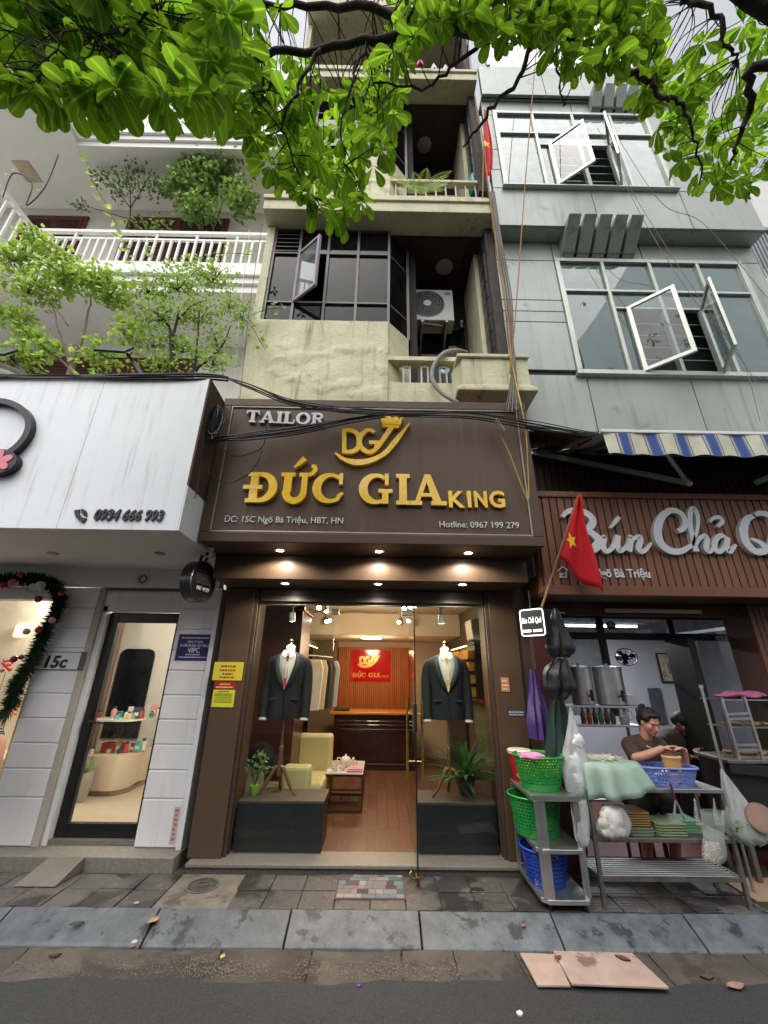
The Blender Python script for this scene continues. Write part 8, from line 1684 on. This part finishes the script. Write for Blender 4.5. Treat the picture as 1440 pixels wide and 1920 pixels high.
# passer-by at the left edge, only an arm in the picture
P3 = T('person', 'passer-by at the left edge with only a bare arm and checked sleeve showing', 'person', (-3.3, -.3, 0)); b3_ = MB(); px0 = X(4, 1390, -.42)-.62; pc = Vector((px0, -.3, 0))
def q3(x, y, z): return pc+Vector((x, y, z))
F3 = head(b3_, q3(0, 0, 1.58), (-1, -.1, 0), (0, 0, 1)); limb(b3_, [q3(.01, 0, 1.5), q3(.02, 0, 1.4)], [.055, .06]); limb(b3_, [q3(.02, 0, 1.35), q3(.02, 0, 1.1), q3(.02, 0, .92)], [.12, .12, .13])
for s_ in (-1, 1): limb(b3_, [q3(.02, s_*.09, .9), q3(0, s_*.09, .5), q3(.04, s_*.09, .1)], [.09, .065, .042]); limb(b3_, [q3(.04, s_*.09, .06), q3(-.1, s_*.09, .045)], [.04, .03])
el_, wr_ = at(-2, 1398, -.46), at(-16, 1455, -.5); limb(b3_, [q3(.3, -.12, 1.34), el_+Vector((-.01, 0, .02)), wr_], [.055, .046, .03]); hand(b3_, wr_, (-.6, -.1, -.8), (0, 1, 0), .5); limb(b3_, [q3(.02, .17, 1.36), q3(.08, .2, 1.1), q3(-.05, .2, .9)], [.055, .044, .03]); hand(b3_, q3(-.05, .2, .9), (-.4, 0, -1), (0, -1, 0), .5)
put(remeshed(b3_, .009, 3), 'body', m_skin, P3); face_marks(F3, P3)
s3 = MB(); limb(s3, [q3(.02, 0, 1.34), q3(.02, 0, 1.1), q3(.02, 0, .88)], [.14, .145, .15]); limb(s3, [q3(.12, -.1, 1.38), q3(.3, -.12, 1.34).lerp(el_, .8)], [.075, .068]); limb(s3, [q3(.02, .16, 1.37), q3(.06, .19, 1.18)], [.075, .068]); limb(s3, [q3(.03, -.13, 1.4), q3(.02, .15, 1.4)], [.07, .07])
put(remeshed(s3, .013, 2), 'shirt', striped('check_shirt', 2, [(0, hexc('2a3552')), (.3, hexc('8a93a8')), (.38, hexc('2a3552')), (.7, hexc('c9cdd6')), (.8, hexc('27304a'))], .05, .85), P3)
t3 = MB()
for s_ in (-1, 1): limb(t3, [q3(.02, s_*.09, .9), q3(0, s_*.09, .5), q3(.04, s_*.09, .13)], [.105, .082, .062])
t3.ell(q3(.02, 0, .9), .14, .17, .1); put(remeshed(t3, .014, 2), 'trousers', M('black_cotton', ''), P3)
hr = MB()
for (p, a, b, c_) in (((0, -.03, .05), .084, .09, .08), ((0, -.06, .0), .076, .065, .08)):
    tmp = MB().ell((0, 0, 0), a, b, c_, 14, 10); hr.add([F3(v+Vector(p)) for v in tmp.v], tmp.f)
put(remeshed(hr, .009, 2), 'hair', m_hair, P3)
for s_ in (-1, 1): MB().box(pc.x-.16, pc.x+.12, pc.y+s_*.09-.045, pc.y+s_*.09+.045, .004, .05).build('shoe', m_black, P3, bev=.015)
# ================================================================== plants
def bush_leaves(mb, c, rx, ry, rz, n, L0, L1, rg, wf=.32, shell=.25, down=.2):
    for i in range(n):
        d = Vector((rg.gauss(0, 1), rg.gauss(0, 1), rg.gauss(0, 1))).normalized(); r = shell+(1-shell)*rg.random(); p = Vector((c[0]+d.x*rx*r, c[1]+d.y*ry*r, c[2]+d.z*rz*r))
        a = Vector((rg.uniform(-1, 1), rg.uniform(-1, 1), rg.uniform(-.8, .5)-down)).normalized(); s_ = a.cross(Vector((rg.uniform(-.4, .4), rg.uniform(-.4, .4), 1))).normalized(); L_ = rg.uniform(L0, L1); u = a.cross(s_)
        mb.add([p, p+a*L_*.38+s_*L_*wf, p+a*L_, p+a*L_*.38-s_*L_*wf, p+a*L_*.5-u*L_*.08], [(0, 1, 2, 4), (0, 4, 2, 3)])
def small_tree(name, lab, base, limbs, blobs, leafm, barkm, L0, L1, seed, tube_r=.025, cat='tree'):
    t = T(name, lab, cat, base); rg = random.Random(seed); tr = MB()
    for i, (pts, r0) in enumerate(limbs):
        P = smoothpath(pts, 5); k = len(P)
        P = [p+Vector((rg.uniform(-1, 1), rg.uniform(-1, 1), 0))*.008 for p in P]
        MB().tube(P, [r0*(1-.75*q/(k-1)) for q in range(k)], 8).build('trunk' if i == 0 else 'limb', barkm, t, smooth=60)
    cr = MB()
    for (c, rx, ry, rz, n) in blobs: bush_leaves(cr, c, rx*1.12, ry*1.12, rz*1.15, int(n*.98), L0, L1, rg)
    tw = MB()
    for (c, rx, ry, rz, n) in blobs:
        for q in range(max(3, n//30)):
            d = Vector((rg.uniform(-1, 1)*rx, rg.uniform(-1, 1)*ry, rg.uniform(-.8, 1)*rz))*.8; tw.tube([Vector(c)-Vector((0, 0, rz*.6)), Vector(c)+d*.5+Vector((0, 0, rz*.05)), Vector(c)+d], [.006, .004, .002], 4)
    tw.build('twigs', barkm, t, kind='stuff'); cr.build('crown', leafm, t, kind='stuff', recalc=False); return t
m_bark = M('dark_bark', '2c2520', rough=.9, var=.3, vs=20, bump=.5, bs=60); m_barkp = M('pale_bark', '6f6256', rough=.9, var=.3, vs=15, bump=.4)
lm_b = leafmat('bright_leaf', hexc('4f7a30'), hexc('96aa52'), .5, .6, 1.9, .49); lm_d = leafmat('dull_leaf', hexc('30481f'), hexc('6c8a48'), .4); lm_f = leafmat('fern_leaf', hexc('4a6a28'), hexc('93a552'), .4)
ZR = FZ1
def A(px_, py_, y): return at(px_, py_, y)
B1 = at(137, 706, -.75); B1.z = ZR
bl = lambda px_, py_, y, rx, ry, rz, n: (A(px_, py_, y), rx, ry, rz, n)
small_tree('roof_tree', 'bright green young tree growing on the white shop roof at left', B1,
  [([B1, A(140, 670, -.75), A(152, 645, -.75)], .045), ([A(135, 690, -.75), A(110, 620, -.8), A(95, 560, -.8)], .018), ([A(130, 690, -.75), A(70, 640, -.85), A(20, 605, -.9)], .016), ([A(150, 650, -.75), A(165, 590, -.7), A(172, 550, -.7)], .02), ([A(128, 610, -.8), A(100, 570, -.8)], .012)],
  [bl(30, 480, -.9, .30, .22, .18, 260), bl(70, 450, -.85, .22, .2, .14, 160), bl(120, 520, -.8, .40, .25, .20, 420), bl(190, 530, -.75, .36, .25, .18, 380), bl(60, 540, -.9, .34, .25, .16, 300), bl(25, 590, -.9, .28, .2, .16, 220), bl(60, 625, -.9, .2, .15, .10, 90), bl(215, 560, -.7, .25, .2, .12, 170), bl(110, 480, -.8, .3, .2, .1, 160), bl(40, 670, -.9, .3, .2, .16, 200), bl(190, 665, -.8, .3, .2, .18, 220), bl(95, 650, -.8, .2, .2, .14, 120), bl(240, 620, -.75, .2, .2, .2, 150)], lm_b, m_barkp, .05, .095, 11)
B2 = at(345, 706, -.65); B2.z = ZR
small_tree('roof_tree', 'dark-trunked small tree with fine bright leaves on the white shop roof', B2,
  [([B2, A(325, 680, -.65), A(322, 640, -.65), A(318, 615, -.65)], .05), ([A(322, 640, -.65), A(332, 600, -.65), A(335, 575, -.65)], .022), ([A(318, 612, -.65), A(290, 585, -.7), A(255, 570, -.7)], .018), ([A(365, 690, -.6), A(370, 640, -.6), A(376, 580, -.6)], .02), ([A(365, 695, -.6), A(415, 650, -.55), A(432, 610, -.55)], .02), ([A(333, 600, -.65), A(365, 570, -.6), A(400, 560, -.6)], .016)],
  [bl(335, 535, -.65, .42, .28, .18, 460), bl(400, 520, -.6, .34, .25, .16, 330), bl(280, 540, -.7, .3, .22, .16, 260), bl(300, 590, -.7, .32, .22, .2, 300), bl(375, 590, -.6, .36, .25, .2, 360), bl(430, 570, -.55, .18, .18, .16, 130), bl(290, 640, -.65, .26, .2, .18, 210), bl(345, 650, -.6, .3, .22, .16, 230), bl(410, 640, -.55, .2, .18, .16, 130), bl(365, 500, -.6, .25, .2, .08, 120), bl(300, 680, -.7, .35, .2, .12, 220), bl(400, 675, -.6, .3, .2, .14, 200), bl(455, 590, -.5, .15, .15, .3, 130), bl(255, 600, -.7, .2, .2, .2, 140)], lm_b, m_bark, .035, .06, 12)
# strap-leaved plants along the roof edge, floodlights
for i, (px_, n_) in enumerate(((215, 'left of the floodlight'), (262, 'right of the floodlight'), (185, 'beside the pale trunk'))):
    b = at(px_, 706, -.9); rosette('roof_plant', f'dark strap-leaved plant on the roof edge {n_}', b.x, b.y, ZR, 16, .25, .45, leafmat('roof_strap', hexc('2c4a1c'), hexc('7a9a4a'), .3), None, 'strap-leaved plants on the roof', .022, (25, 80))
    o_ = at(px_, 706, -.9)
def floodlight(px_, py_, ang, lab):
    p = at(px_, py_, -1.15); t = T('floodlight', lab, 'floodlight', (p.x+.15, -1.0, ZR)); u = Vector((math.cos(R(ang)), 0, math.sin(R(ang)))); w = Vector((0, -.55, -.84)); nn = u.cross(w)
    MB().prism([(-.16, -.10), (.16, -.10), (.16, .10), (-.16, .10)], p, u, w, -.03, .0).build('housing', m_black, t, bev=.008); MB().prism([(-.14, -.08), (.14, -.08), (.14, .08), (-.14, .08)], p, u, w, .0005, .004).build('lens', M('flood_glass', 'a9adb3', rough=.2, var=.2, vs=40), t); MB().prism([(-.05, -.03), (.05, -.03), (.05, .03), (-.05, .03)], p, u, w, .0045, .006).build('led_chip', M('led_yellow', 'b9b04a', rough=.4), t)
    MB().bar((p.x+.10, p.y+.05, p.z), (p.x+.42, -1.05, ZR+.0), .03, .03).build('arm', m_black, t); MB().tube([p+Vector((-.17, .02, 0)), p+Vector((-.1, .06, -.05)), p+Vector((.1, .06, -.05)), p+Vector((.17, .02, 0))], .008, 6).build('yoke', m_black, t)
floodlight(215, 657, -4, 'black floodlight tilted over the white fascia between the roof trees'); floodlight(-6, 662, -4, 'black floodlight cut by the left edge above the white fascia')
up_ = at(0, 665, -.95); un = T('roof_urn', 'carved white urn with a rusty brown plant at the left edge of the roof', 'urn', (up_.x, -.8, ZR)); MB().lathe([(.10, 0), (.16, .05), (.24, .16), (.22, .26), (.16, .3), (.2, .34)], (up_.x+.02, -.8, ZR), 22).build('urn_body', M('carved_white', 'b9b7b0', rough=.7, bump=.8, bs=30), un, smooth=50)
bm_ = MB(); bush_leaves(bm_, (up_.x, -.8, ZR+.42), .16, .16, .12, 120, .05, .09, random.Random(4)); bm_.build('rusty_foliage', leafmat('rust_leaf', hexc('5a2f1c'), hexc('8a5030'), .3), un, kind='stuff', recalc=False)
# shrubs on the villa balcony
p = at(380, 440, .7); zvb = ZV1+.68
small_tree('balcony_shrub', 'dense green shrub standing on the villa balcony at right', (p.x, .9, zvb), [([(p.x, .9, zvb), (p.x, .9, zvb+.6), A(380, 340, .85)], .03), ([(p.x, .9, zvb+.4), A(430, 340, .8)], .02)],
  [bl(380, 335, .85, .6, .35, .6, 820), bl(425, 300, .8, .55, .35, .6, 720), bl(450, 370, .8, .35, .3, .45, 380), bl(370, 390, .8, .4, .3, .35, 300), bl(330, 350, .85, .35, .3, .35, 240), bl(460, 280, .8, .35, .25, .35, 240)], lm_d, m_bark, .07, .14, 14, cat='shrub')
p = at(250, 440, .8); small_tree('balcony_shrub', 'thin twiggy shrub on the villa balcony in the middle', (p.x, .9, zvb), [([(p.x, .9, zvb), A(245, 380, .85), A(235, 310, .85)], .02), ([A(245, 390, .85), A(205, 340, .85), A(180, 310, .85)], .012), ([A(245, 390, .85), A(280, 330, .85), A(290, 290, .85)], .012), ([A(240, 410, .85), A(190, 395, .85), A(140, 380, .85)], .01)],
  [bl(260, 310, .85, .45, .3, .35, 210), bl(230, 350, .85, .4, .3, .3, 150), bl(190, 330, .85, .25, .2, .25, 70), bl(290, 350, .85, .3, .25, .3, 120), bl(150, 385, .85, .22, .15, .15, 40), bl(280, 420, .7, .5, .2, .12, 110)], lm_d, m_bark, .05, .09, 15, cat='shrub')
# climbing vine of round leaves in front of the villa rail
def vine(lab, pts, y, n, L_, seed, r=.004):
    P = smoothpath([at(a, b, y) for a, b in pts], 8); t = T('vine', lab, 'vine', P[0]); rg = random.Random(seed); MB().tube(P, r, 5).build('stem', m_bark, t)
    for i in range(n):
        c = P[int((i+.5)/n*(len(P)-1))]+Vector((rg.uniform(-.07, .07), rg.uniform(-.06, .06), rg.uniform(-.05, .05))); a = Vector((rg.uniform(-1, 1), rg.uniform(-.9, .1), rg.uniform(-.8, .4))).normalized(); s_ = a.cross(Vector((.1, -1, .3))).normalized(); q = L_*rg.uniform(.7, 1.1)
        MB().add([c, c+a*q*.25+s_*q*.38, c+a*q*.6+s_*q*.33, c+a*q, c+a*q*.6-s_*q*.33, c+a*q*.25-s_*q*.38], [(0, 1, 2, 3, 4, 5)]).build('leaf', lm_b, t)
vine('climbing vine with big yellow-green leaves crossing the villa rail', ((160, 295), (175, 340), (200, 385), (222, 430), (238, 470), (262, 520)), -.35, 44, .115, 21)
vine('trailing vine with yellow-green leaves below the villa rail at right', ((268, 455), (300, 490), (340, 500), (400, 478), (440, 475), (475, 478)), -.3, 46, .09, 22)
vine('short vine dangling in front of the cream wall', ((440, 585), (470, 610), (488, 640), (497, 655)), -.5, 22, .075, 23); vine('vine sprig touching the dark window pane', ((470, 592), (500, 580), (530, 578)), -.5, 18, .075, 24)
vine('bare curling creeper on the villa soffit at the left', ((5, 370), (25, 325), (60, 345), (50, 385), (85, 350), (110, 290)), -.2, 26, .05, 25, .009)
# fern growing out of the slab
fb = at(790, 362, YS+.02); fn = T('wall_fern', 'bushy fern growing from the crack in the balcony slab', 'fern', fb); rgf = random.Random(31)
for i in range(20):
    a = R(rgf.uniform(0, 180)); L_ = rgf.uniform(.3, .62); d = Vector((math.cos(a)*rgf.uniform(.6, 1), rgf.uniform(-.5, .1), .35+math.sin(a)*.8)).normalized(); mb = MB(); prevp = None; m_ = 16
    for j in range(m_):
        f = j/(m_-1); c = fb+d*L_*f-Vector((0, 0, 1))*L_*.5*f*f; s_ = d.cross(Vector((0, -1, .2))).normalized(); w = L_*.2*math.sin(math.pi*min(1, f*.85+.1))
        for q in (-1, 1): mb.add([c, c+d*.008+s_*q*w*.5, c+s_*q*w+d*.012-Vector((0, 0, .02)), c-d*.004+s_*q*w*.5], [(0, 1, 2, 3)])
    mb.build('frond', lm_f, fn, recalc=False)
# ================================================================== big street tree overhead
TR = T('almond_tree', 'tropical almond tree spreading large leaves over the street', 'tree', (4.2, -3.2, -.1)); rt = random.Random(77)
m_tb = M('tree_bark', '2b2723', rough=.95, var=.35, vs=12, bump=.9, bs=40)
limbs = []
def addlimb(pts, r0, r1, nm='limb'):
    P = smoothpath(pts, 6); P = [p+Vector((rt.uniform(-1, 1), rt.uniform(-1, 1), rt.uniform(-1, 1)))*.018*(i > 0) for i, p in enumerate(P)]; k = len(P); rs = [(r0+(r1-r0)*i/(k-1))*(.62 if r0 < .14 else 1) for i in range(k)]
    MB().tube(P, rs, 9 if r0 > .03 else 6).build(nm, m_tb, TR, smooth=60); limbs.extend(P[1:]); return P
addlimb([(4.2, -3.2, -.12), (4.15, -3.2, 1.5), (4.05, -3.15, 3.2), (3.7, -3.1, 4.6), (3.2, -3.0, 5.4)], .24, .15, 'trunk')
G = lambda a, b, z: gz(a, b, z)
m0 = addlimb([(3.2, -3.0, 5.4), G(1300, -60, 5.9), G(1130, -20, 6.0), G(1010, 12, 5.9), G(900, 60, 5.7), G(760, 60, 5.5), G(600, 90, 5.4), G(430, 120, 5.3), G(300, 180, 5.2)], .085, .02)
addlimb([G(1050, 10, 5.95), G(1010, 70, 5.6), G(960, 160, 5.3), G(900, 230, 5.0), G(870, 280, 4.9), G(765, 222, 4.7)][:5], .035, .008); addlimb([G(1040, 20, 5.95), G(960, 40, 5.6), G(860, 115, 5.3), G(790, 165, 5.1), G(700, 155, 5.0)], .03, .008)
addlimb([G(1125, 10, 6.0), G(1150, 70, 5.7), G(1165, 130, 5.5), G(1215, 150, 5.4), G(1240, 185, 5.3), G(1275, 192, 5.3), G(1295, 230, 5.2), G(1310, 290, 5.1), G(1315, 345, 5.0)], .04, .008); addlimb([G(1275, 5, 6.0), G(1340, 25, 5.8), G(1365, 90, 5.6), G(1385, 110, 5.6)], .035, .012); addlimb([(3.3, -3.0, 5.2), G(1425, 120, 5.3), G(1405, 200, 5.2), G(1385, 260, 5.1), G(1370, 310, 5.0)], .06, .01)
addlimb([G(1060, 45, 5.8), G(1045, 110, 5.6), G(1050, 160, 5.5), G(1058, 200, 5.4)], .018, .006); addlimb([G(1000, 30, 5.8), G(1080, 80, 5.6), G(1150, 90, 5.6), G(1230, 88, 5.6)], .02, .006); addlimb([G(900, 60, 5.7), G(700, 20, 5.9), G(520, 10, 6.0), G(350, 0, 6.0), G(150, 20, 5.8)], .05, .015); addlimb([G(600, 90, 5.4), G(560, 160, 5.1), G(530, 240, 4.9), G(560, 330, 4.8), G(600, 390, 4.7)], .02, .006)
addlimb([G(700, 60, 5.5), G(660, 150, 5.2), G(640, 230, 5.0), G(650, 310, 4.9)], .018, .005); addlimb([G(430, 120, 5.3), G(330, 90, 5.1), G(290, 20, 5.0), G(220, 70, 4.8), G(140, 50, 4.6)], .02, .006); addlimb([G(300, 180, 5.2), G(230, 110, 4.8), G(140, 60, 4.6), G(80, 130, 4.4)], .015, .005); addlimb([G(520, 160, 5.2), G(450, 190, 5.1), G(400, 200, 5.0), G(360, 200, 5.0)], .014, .005)
addlimb([G(350, 0, 6.0), (-2.2, -3.6, 6.6), (-3.0, -5.0, 7.0)], .04, .015); addlimb([(3.2, -3, 5.4), (2.4, -4.4, 7), (.5, -5.2, 8.4), (-1.5, -5.2, 9)], .10, .02); addlimb([(3.2, -3, 5.4), (4.4, -3.4, 7.2), (4.6, -3.6, 9)], .09, .02)
# lower outline of the crown as seen from the street: (px, py)
OUT = [(-80, 165), (0, 165), (60, 200), (100, 222), (170, 192), (250, 198), (300, 212), (335, 262), (375, 205), (430, 212), (470, 285), (500, 335), (545, 380), (590, 430), (640, 440), (680, 415), (705, 340), (735, 290), (752, 170), (790, 75), (850, 60), (900, 75), (960, 95), (1020, 90), (1060, 140), (1120, 150), (1190, 140), (1225, 260), (1250, 325), (1300, 335), (1345, 385), (1400, 380), (1440, 330), (1520, 330)]
def lower(px_):
    for (a, b), (c, d) in zip(OUT, OUT[1:]):
        if a <= px_ <= c: return b+(d-b)*(px_-a)/(c-a)
    return 200
lm1 = leafmat('almond_leaf', hexc('1b300d'), hexc('648a2a'), .6, .75, 2.5, .485)
def leaf_pts(c, d, nrm, L_, rgx):
    """Obovate leaf: blunt wide tip, narrow base, folded along the midrib and drooping."""
    s_ = d.cross(nrm).normalized(); out = []; fs = []; prof = [(0, .012), (.1, .045), (.28, .13), (.48, .21), (.66, .26), (.82, .25), (.94, .165), (1.0, .05)]; bend = rgx.uniform(.05, .3); fold = rgx.uniform(-.05, .28); wv = rgx.uniform(-.04, .04)
    for f, w in prof:
        m_ = c+d*L_*f-nrm*L_*bend*f*f; out += [m_-s_*w*L_+nrm*w*L_*fold, m_-s_*w*L_*.5+nrm*w*L_*fold*.4, m_, m_+s_*w*L_*.5+nrm*w*L_*fold*.4, m_+s_*w*L_+nrm*w*L_*(fold+wv)]
    n = len(prof); fs = [(i*5+k, i*5+k+1, i*5+k+6, i*5+k+5) for i in range(n-1) for k in range(4)]; return out, fs
ros = []
def rib(o): a = o.data.attributes.new('rib', 'FLOAT', 'POINT'); a.data.foreach_set('value', [(0, .45, 1, .45, 0)[i % 5] for i in range(len(o.data.vertices))])
def try_rosette(px_, py_, z): ros.append((gz(px_, py_, z), (px_, py_)))
# edge rosettes follow the outline, the rest fills upwards
for i in range(125):
    px_ = -60+i*1560/124+rt.uniform(-8, 8); lo = lower(px_)-rt.uniform(22, 55)
    z = 4.5 if px_ < 430 else (4.75 if px_ < 740 else 5.3)
    try_rosette(px_, lo, z+rt.uniform(-.15, .25))
for i in range(600):
    px_ = rt.uniform(-80, 1520); lo = lower(px_)-55; py_ = lo-abs(rt.gauss(0, 1))*110-rt.uniform(0, 40)
    if 745 < px_ < 1040 and py_ > 60 and rt.random() < .8: continue
    if py_ < -260: continue
    base = 4.6 if px_ < 430 else (4.9 if px_ < 740 else 5.35); try_rosette(px_, py_, base+rt.uniform(0, 1.2)+max(0, (lo-py_)*.0012))
for i in range(120): ros.append((Vector((rt.uniform(-4, 6.5), rt.uniform(-7.5, -3.4), rt.uniform(6.6, 11.5))), None))
leaves = []
for (c, pp) in ros:
    ax = Vector((rt.uniform(-.7, .7), rt.uniform(-.7, .7), 1)).normalized(); n = rt.randint(4, 8); ph = rt.uniform(0, 6.28); e1 = ax.orthogonal().normalized(); e2 = ax.cross(e1); big = .15 if (pp and pp[0] < 450) else .118
    for k in range(n):
        a = ph+2*math.pi*k/n+rt.uniform(-.55, .55); el = rt.uniform(-.9, .35); d = (e1*math.cos(a)+e2*math.sin(a))*math.cos(el)+ax*math.sin(el); d = (d+Vector((0, 0, -rt.uniform(.05, .6)))).normalized(); nrm = (ax+Vector((0, 0, .8))); nrm = (nrm-d*nrm.dot(d))
        nrm = nrm.normalized() if nrm.length > .05 else d.orthogonal().normalized(); L_ = big*rt.uniform(.5, 1.3); leaves.append((L_/(c-CAM).length if pp and -40 < pp[1] and -20 < pp[0] < 1460 else 0, leaf_pts(c+d*.012, d, nrm, L_, rt)))
leaves.sort(key=lambda q: -q[0])
for w, (v, f) in leaves[:300]:
    mb = MB(); mb.v = v; mb.f = f; rib(mb.build('leaf', lm1, TR, smooth=70, recalc=False))
mb = MB()
for w, (v, f) in leaves[300:]: mb.add(v, f)
rib(mb.build('crown_leaves', lm1, TR, kind='stuff', smooth=70, recalc=False))
tw = MB()
for (c, pp) in ros:
    b = rt.choice(sorted(limbs, key=lambda q: (q-c).length+(.6 if q.z < c.z-.3 else 0))[:3]); d = (c-b).length
    if d > .8: continue
    md = b.lerp(c, .55)+Vector((rt.uniform(-.25, .25)*d, rt.uniform(-.25, .25)*d, .12*d)); P = smoothpath([b, md, c], 4); tw.tube(P, [.0045-.0028*i/(len(P)-1) for i in range(len(P))], 5)
tw.build('twigs', m_tb, TR, kind='stuff', smooth=60)
# ================================================================== cables and strings
def cable(lab, pts, r, mat, grp=None, cat='cable', jit=0.): MB().tube(smoothpath([at(*q) if len(q) == 3 else q for q in [(a, b+rnd(-jit, jit), y) for a, b, y in pts]], 8), r, 6).build('cable', mat, label=lab, cat=cat, group=grp, smooth=60)
for i in range(6):
    o = i*1.9; cable(f'black cable of the bundle sagging across the tailor sign, {ORD[i]} from the top', ((425, 706+o*.4, -1.05), (470, 722+o*.5, -1.04), (545, 748+o, -1.02), (640, 764+o, -1.0), (760, 772+o*.9, -.98), (880, 772+o*1.2, -.97), (1000, 792+o*1.1, -.96), (1080, 806+o, -.9), (1160, 822+o*.6, -.6)), .005+.002*(i % 2), m_wire, 'bundle across the tailor sign', jit=3)
for i in range(5):
    o = i*2.6; cable(f'black cable of the lower strand at the tailor sign corner, {ORD[i]} from the top', ((365, 852+o*2, -1.12), (400, 822+o, -1.05), (470, 813+o, -1.0), (560, 800+o, -.98), (650, 784+o*.8, -.96), (720, 775+o*.6, -.95)), .006+.002*(i % 3), m_wire, 'strand at the sign corner', jit=3)
for i in range(4): cable(f'black cable running along the white shop roof edge, {ORD[i]} from the top', ((-80, 700+i*3, -1.22), (100, 703+i*2, -1.22), (250, 702+i*3, -1.22), (380, 703+i*2, -1.2), (428, 707+i*2, -1.1)), .011, m_wire, 'cables along the white roof edge', jit=2)
cl_ = T('cable_coil', 'coil of black cable hanging at the corner between the two shops', 'cable coil', at(400, 790, -1.05))
for i in range(7):
    c = at(402+rnd(-5, 5), 790+rnd(-6, 6), -1.08+rnd(-.03, .03)); a, b = rnd(.04, .07), rnd(.13, .19); MB().tube([c+Vector((a*math.cos(R(q)), .02*math.sin(R(2*q+40*i)), b*math.sin(R(q)))) for q in range(0, 361, 20)], .008, 5, cap=False).build('loop', m_wire, cl_, smooth=60)
for i, pts in enumerate((((405, 830, -1.06), (440, 855, -.98), (490, 840, -.95), (500, 800, -.93)), ((385, 880, -1.1), (425, 905, -.97), (470, 885, -.95), (492, 845, -.93)), ((395, 720, -1.1), (385, 790, -1.12), (372, 900, -1.15), (365, 935, -1.15)))): cable(f'thin loose black wire drooping at the left sign corner, {["upper", "lower", "hanging"][i]} one', pts, .005, m_wire)
m_or = M('orange_string', '9a6a38', rough=.8, var=.2); m_ye = M('yellow_string', 'b8963c', rough=.8); m_gy = M('grey_cord', '7d7466', rough=.9, var=.2)
cable('long orange string dropping from the branch past the grey building', ((1016, -30, -1.3), (1000, 160, -1.2), (985, 340, -1.05), (972, 520, -.9), (962, 640, -.8), (955, 700, -.78)), .007, m_or); cable('orange cord running down the cream house corner', ((890, 180, -.7), (905, 260, -.68), (922, 400, -.66), (940, 520, -.65), (955, 620, -.66), (958, 700, -.74)), .009, m_or)
for i in range(7): cable(f'cable hanging down the right corner of the cream house, {ORD[i]} from the left', ((918+i*1.5, 360, -.66), (930+i*2, 460, -.64), (945+i*2.4, 560, -.62), (953+i*1.5, 640, -.66), (960+i*1.2, 690, -.74), (948+i*4, 770, -.95)), .007, m_gy if i % 2 else m_wire, 'cables down the cream house corner', jit=3)
for i, pts in enumerate((((962, 690, -.76), (972, 740, -.9), (985, 800, -.95), (990, 880, -.93), (992, 935, -.92)), ((957, 668, -.74), (968, 720, -.85), (978, 760, -.93)), ((935, 808, -.95), (955, 850, -.93), (972, 895, -.92), (990, 940, -.92)))): cable(f'yellow string tied down the right end of the tailor sign, {["long", "short", "slanting"][i]} one', pts, .006, m_ye)
kn = T('string_knot', 'loose grey cord loop tied to the cable bundle', 'cord', at(935, 795, -.97))
for i in range(3): c = at(934+i*3, 795+i*4, -.985); MB().tube([c+Vector((.025*math.cos(R(q)), .02*math.sin(R(q*2)), .06*math.sin(R(q)))) for q in range(0, 361, 24)], .006, 5, cap=False).build('loop', m_gy, kn, smooth=60)
for i, pts in enumerate((((1120, 240, -1.0), (1180, 350, -.9), (1260, 480, -.8), (1340, 600, -.75), (1420, 720, -.7)), ((1160, 260, -1.0), (1240, 380, -.9), (1320, 420, -.85), (1440, 560, -.8)), ((1130, 250, -1.0), (1200, 400, -.9), (1300, 560, -.8), (1385, 660, -.75), (1425, 790, -.7)))): cable(f'thin dark wire slanting over the right windows, {["first", "second", "third"][i]} from the left', pts, .0035, m_gy)
cable('bunched cables sagging from the sign to the awning', ((985, 800, -.96), (1040, 812, -.9), (1110, 815, -.8), (1135, 812, -.7)), .022, m_wire)
cable('thin wire down the cream wall left corner', ((492, 420, -.62), (470, 560, -.5), (455, 700, -.5), (448, 760, -.85)), .004, m_wire); cable('white wire down the villa pier', ((468, 430, -.2), (452, 560, -.2), (440, 700, -.3)), .004, m_whl)
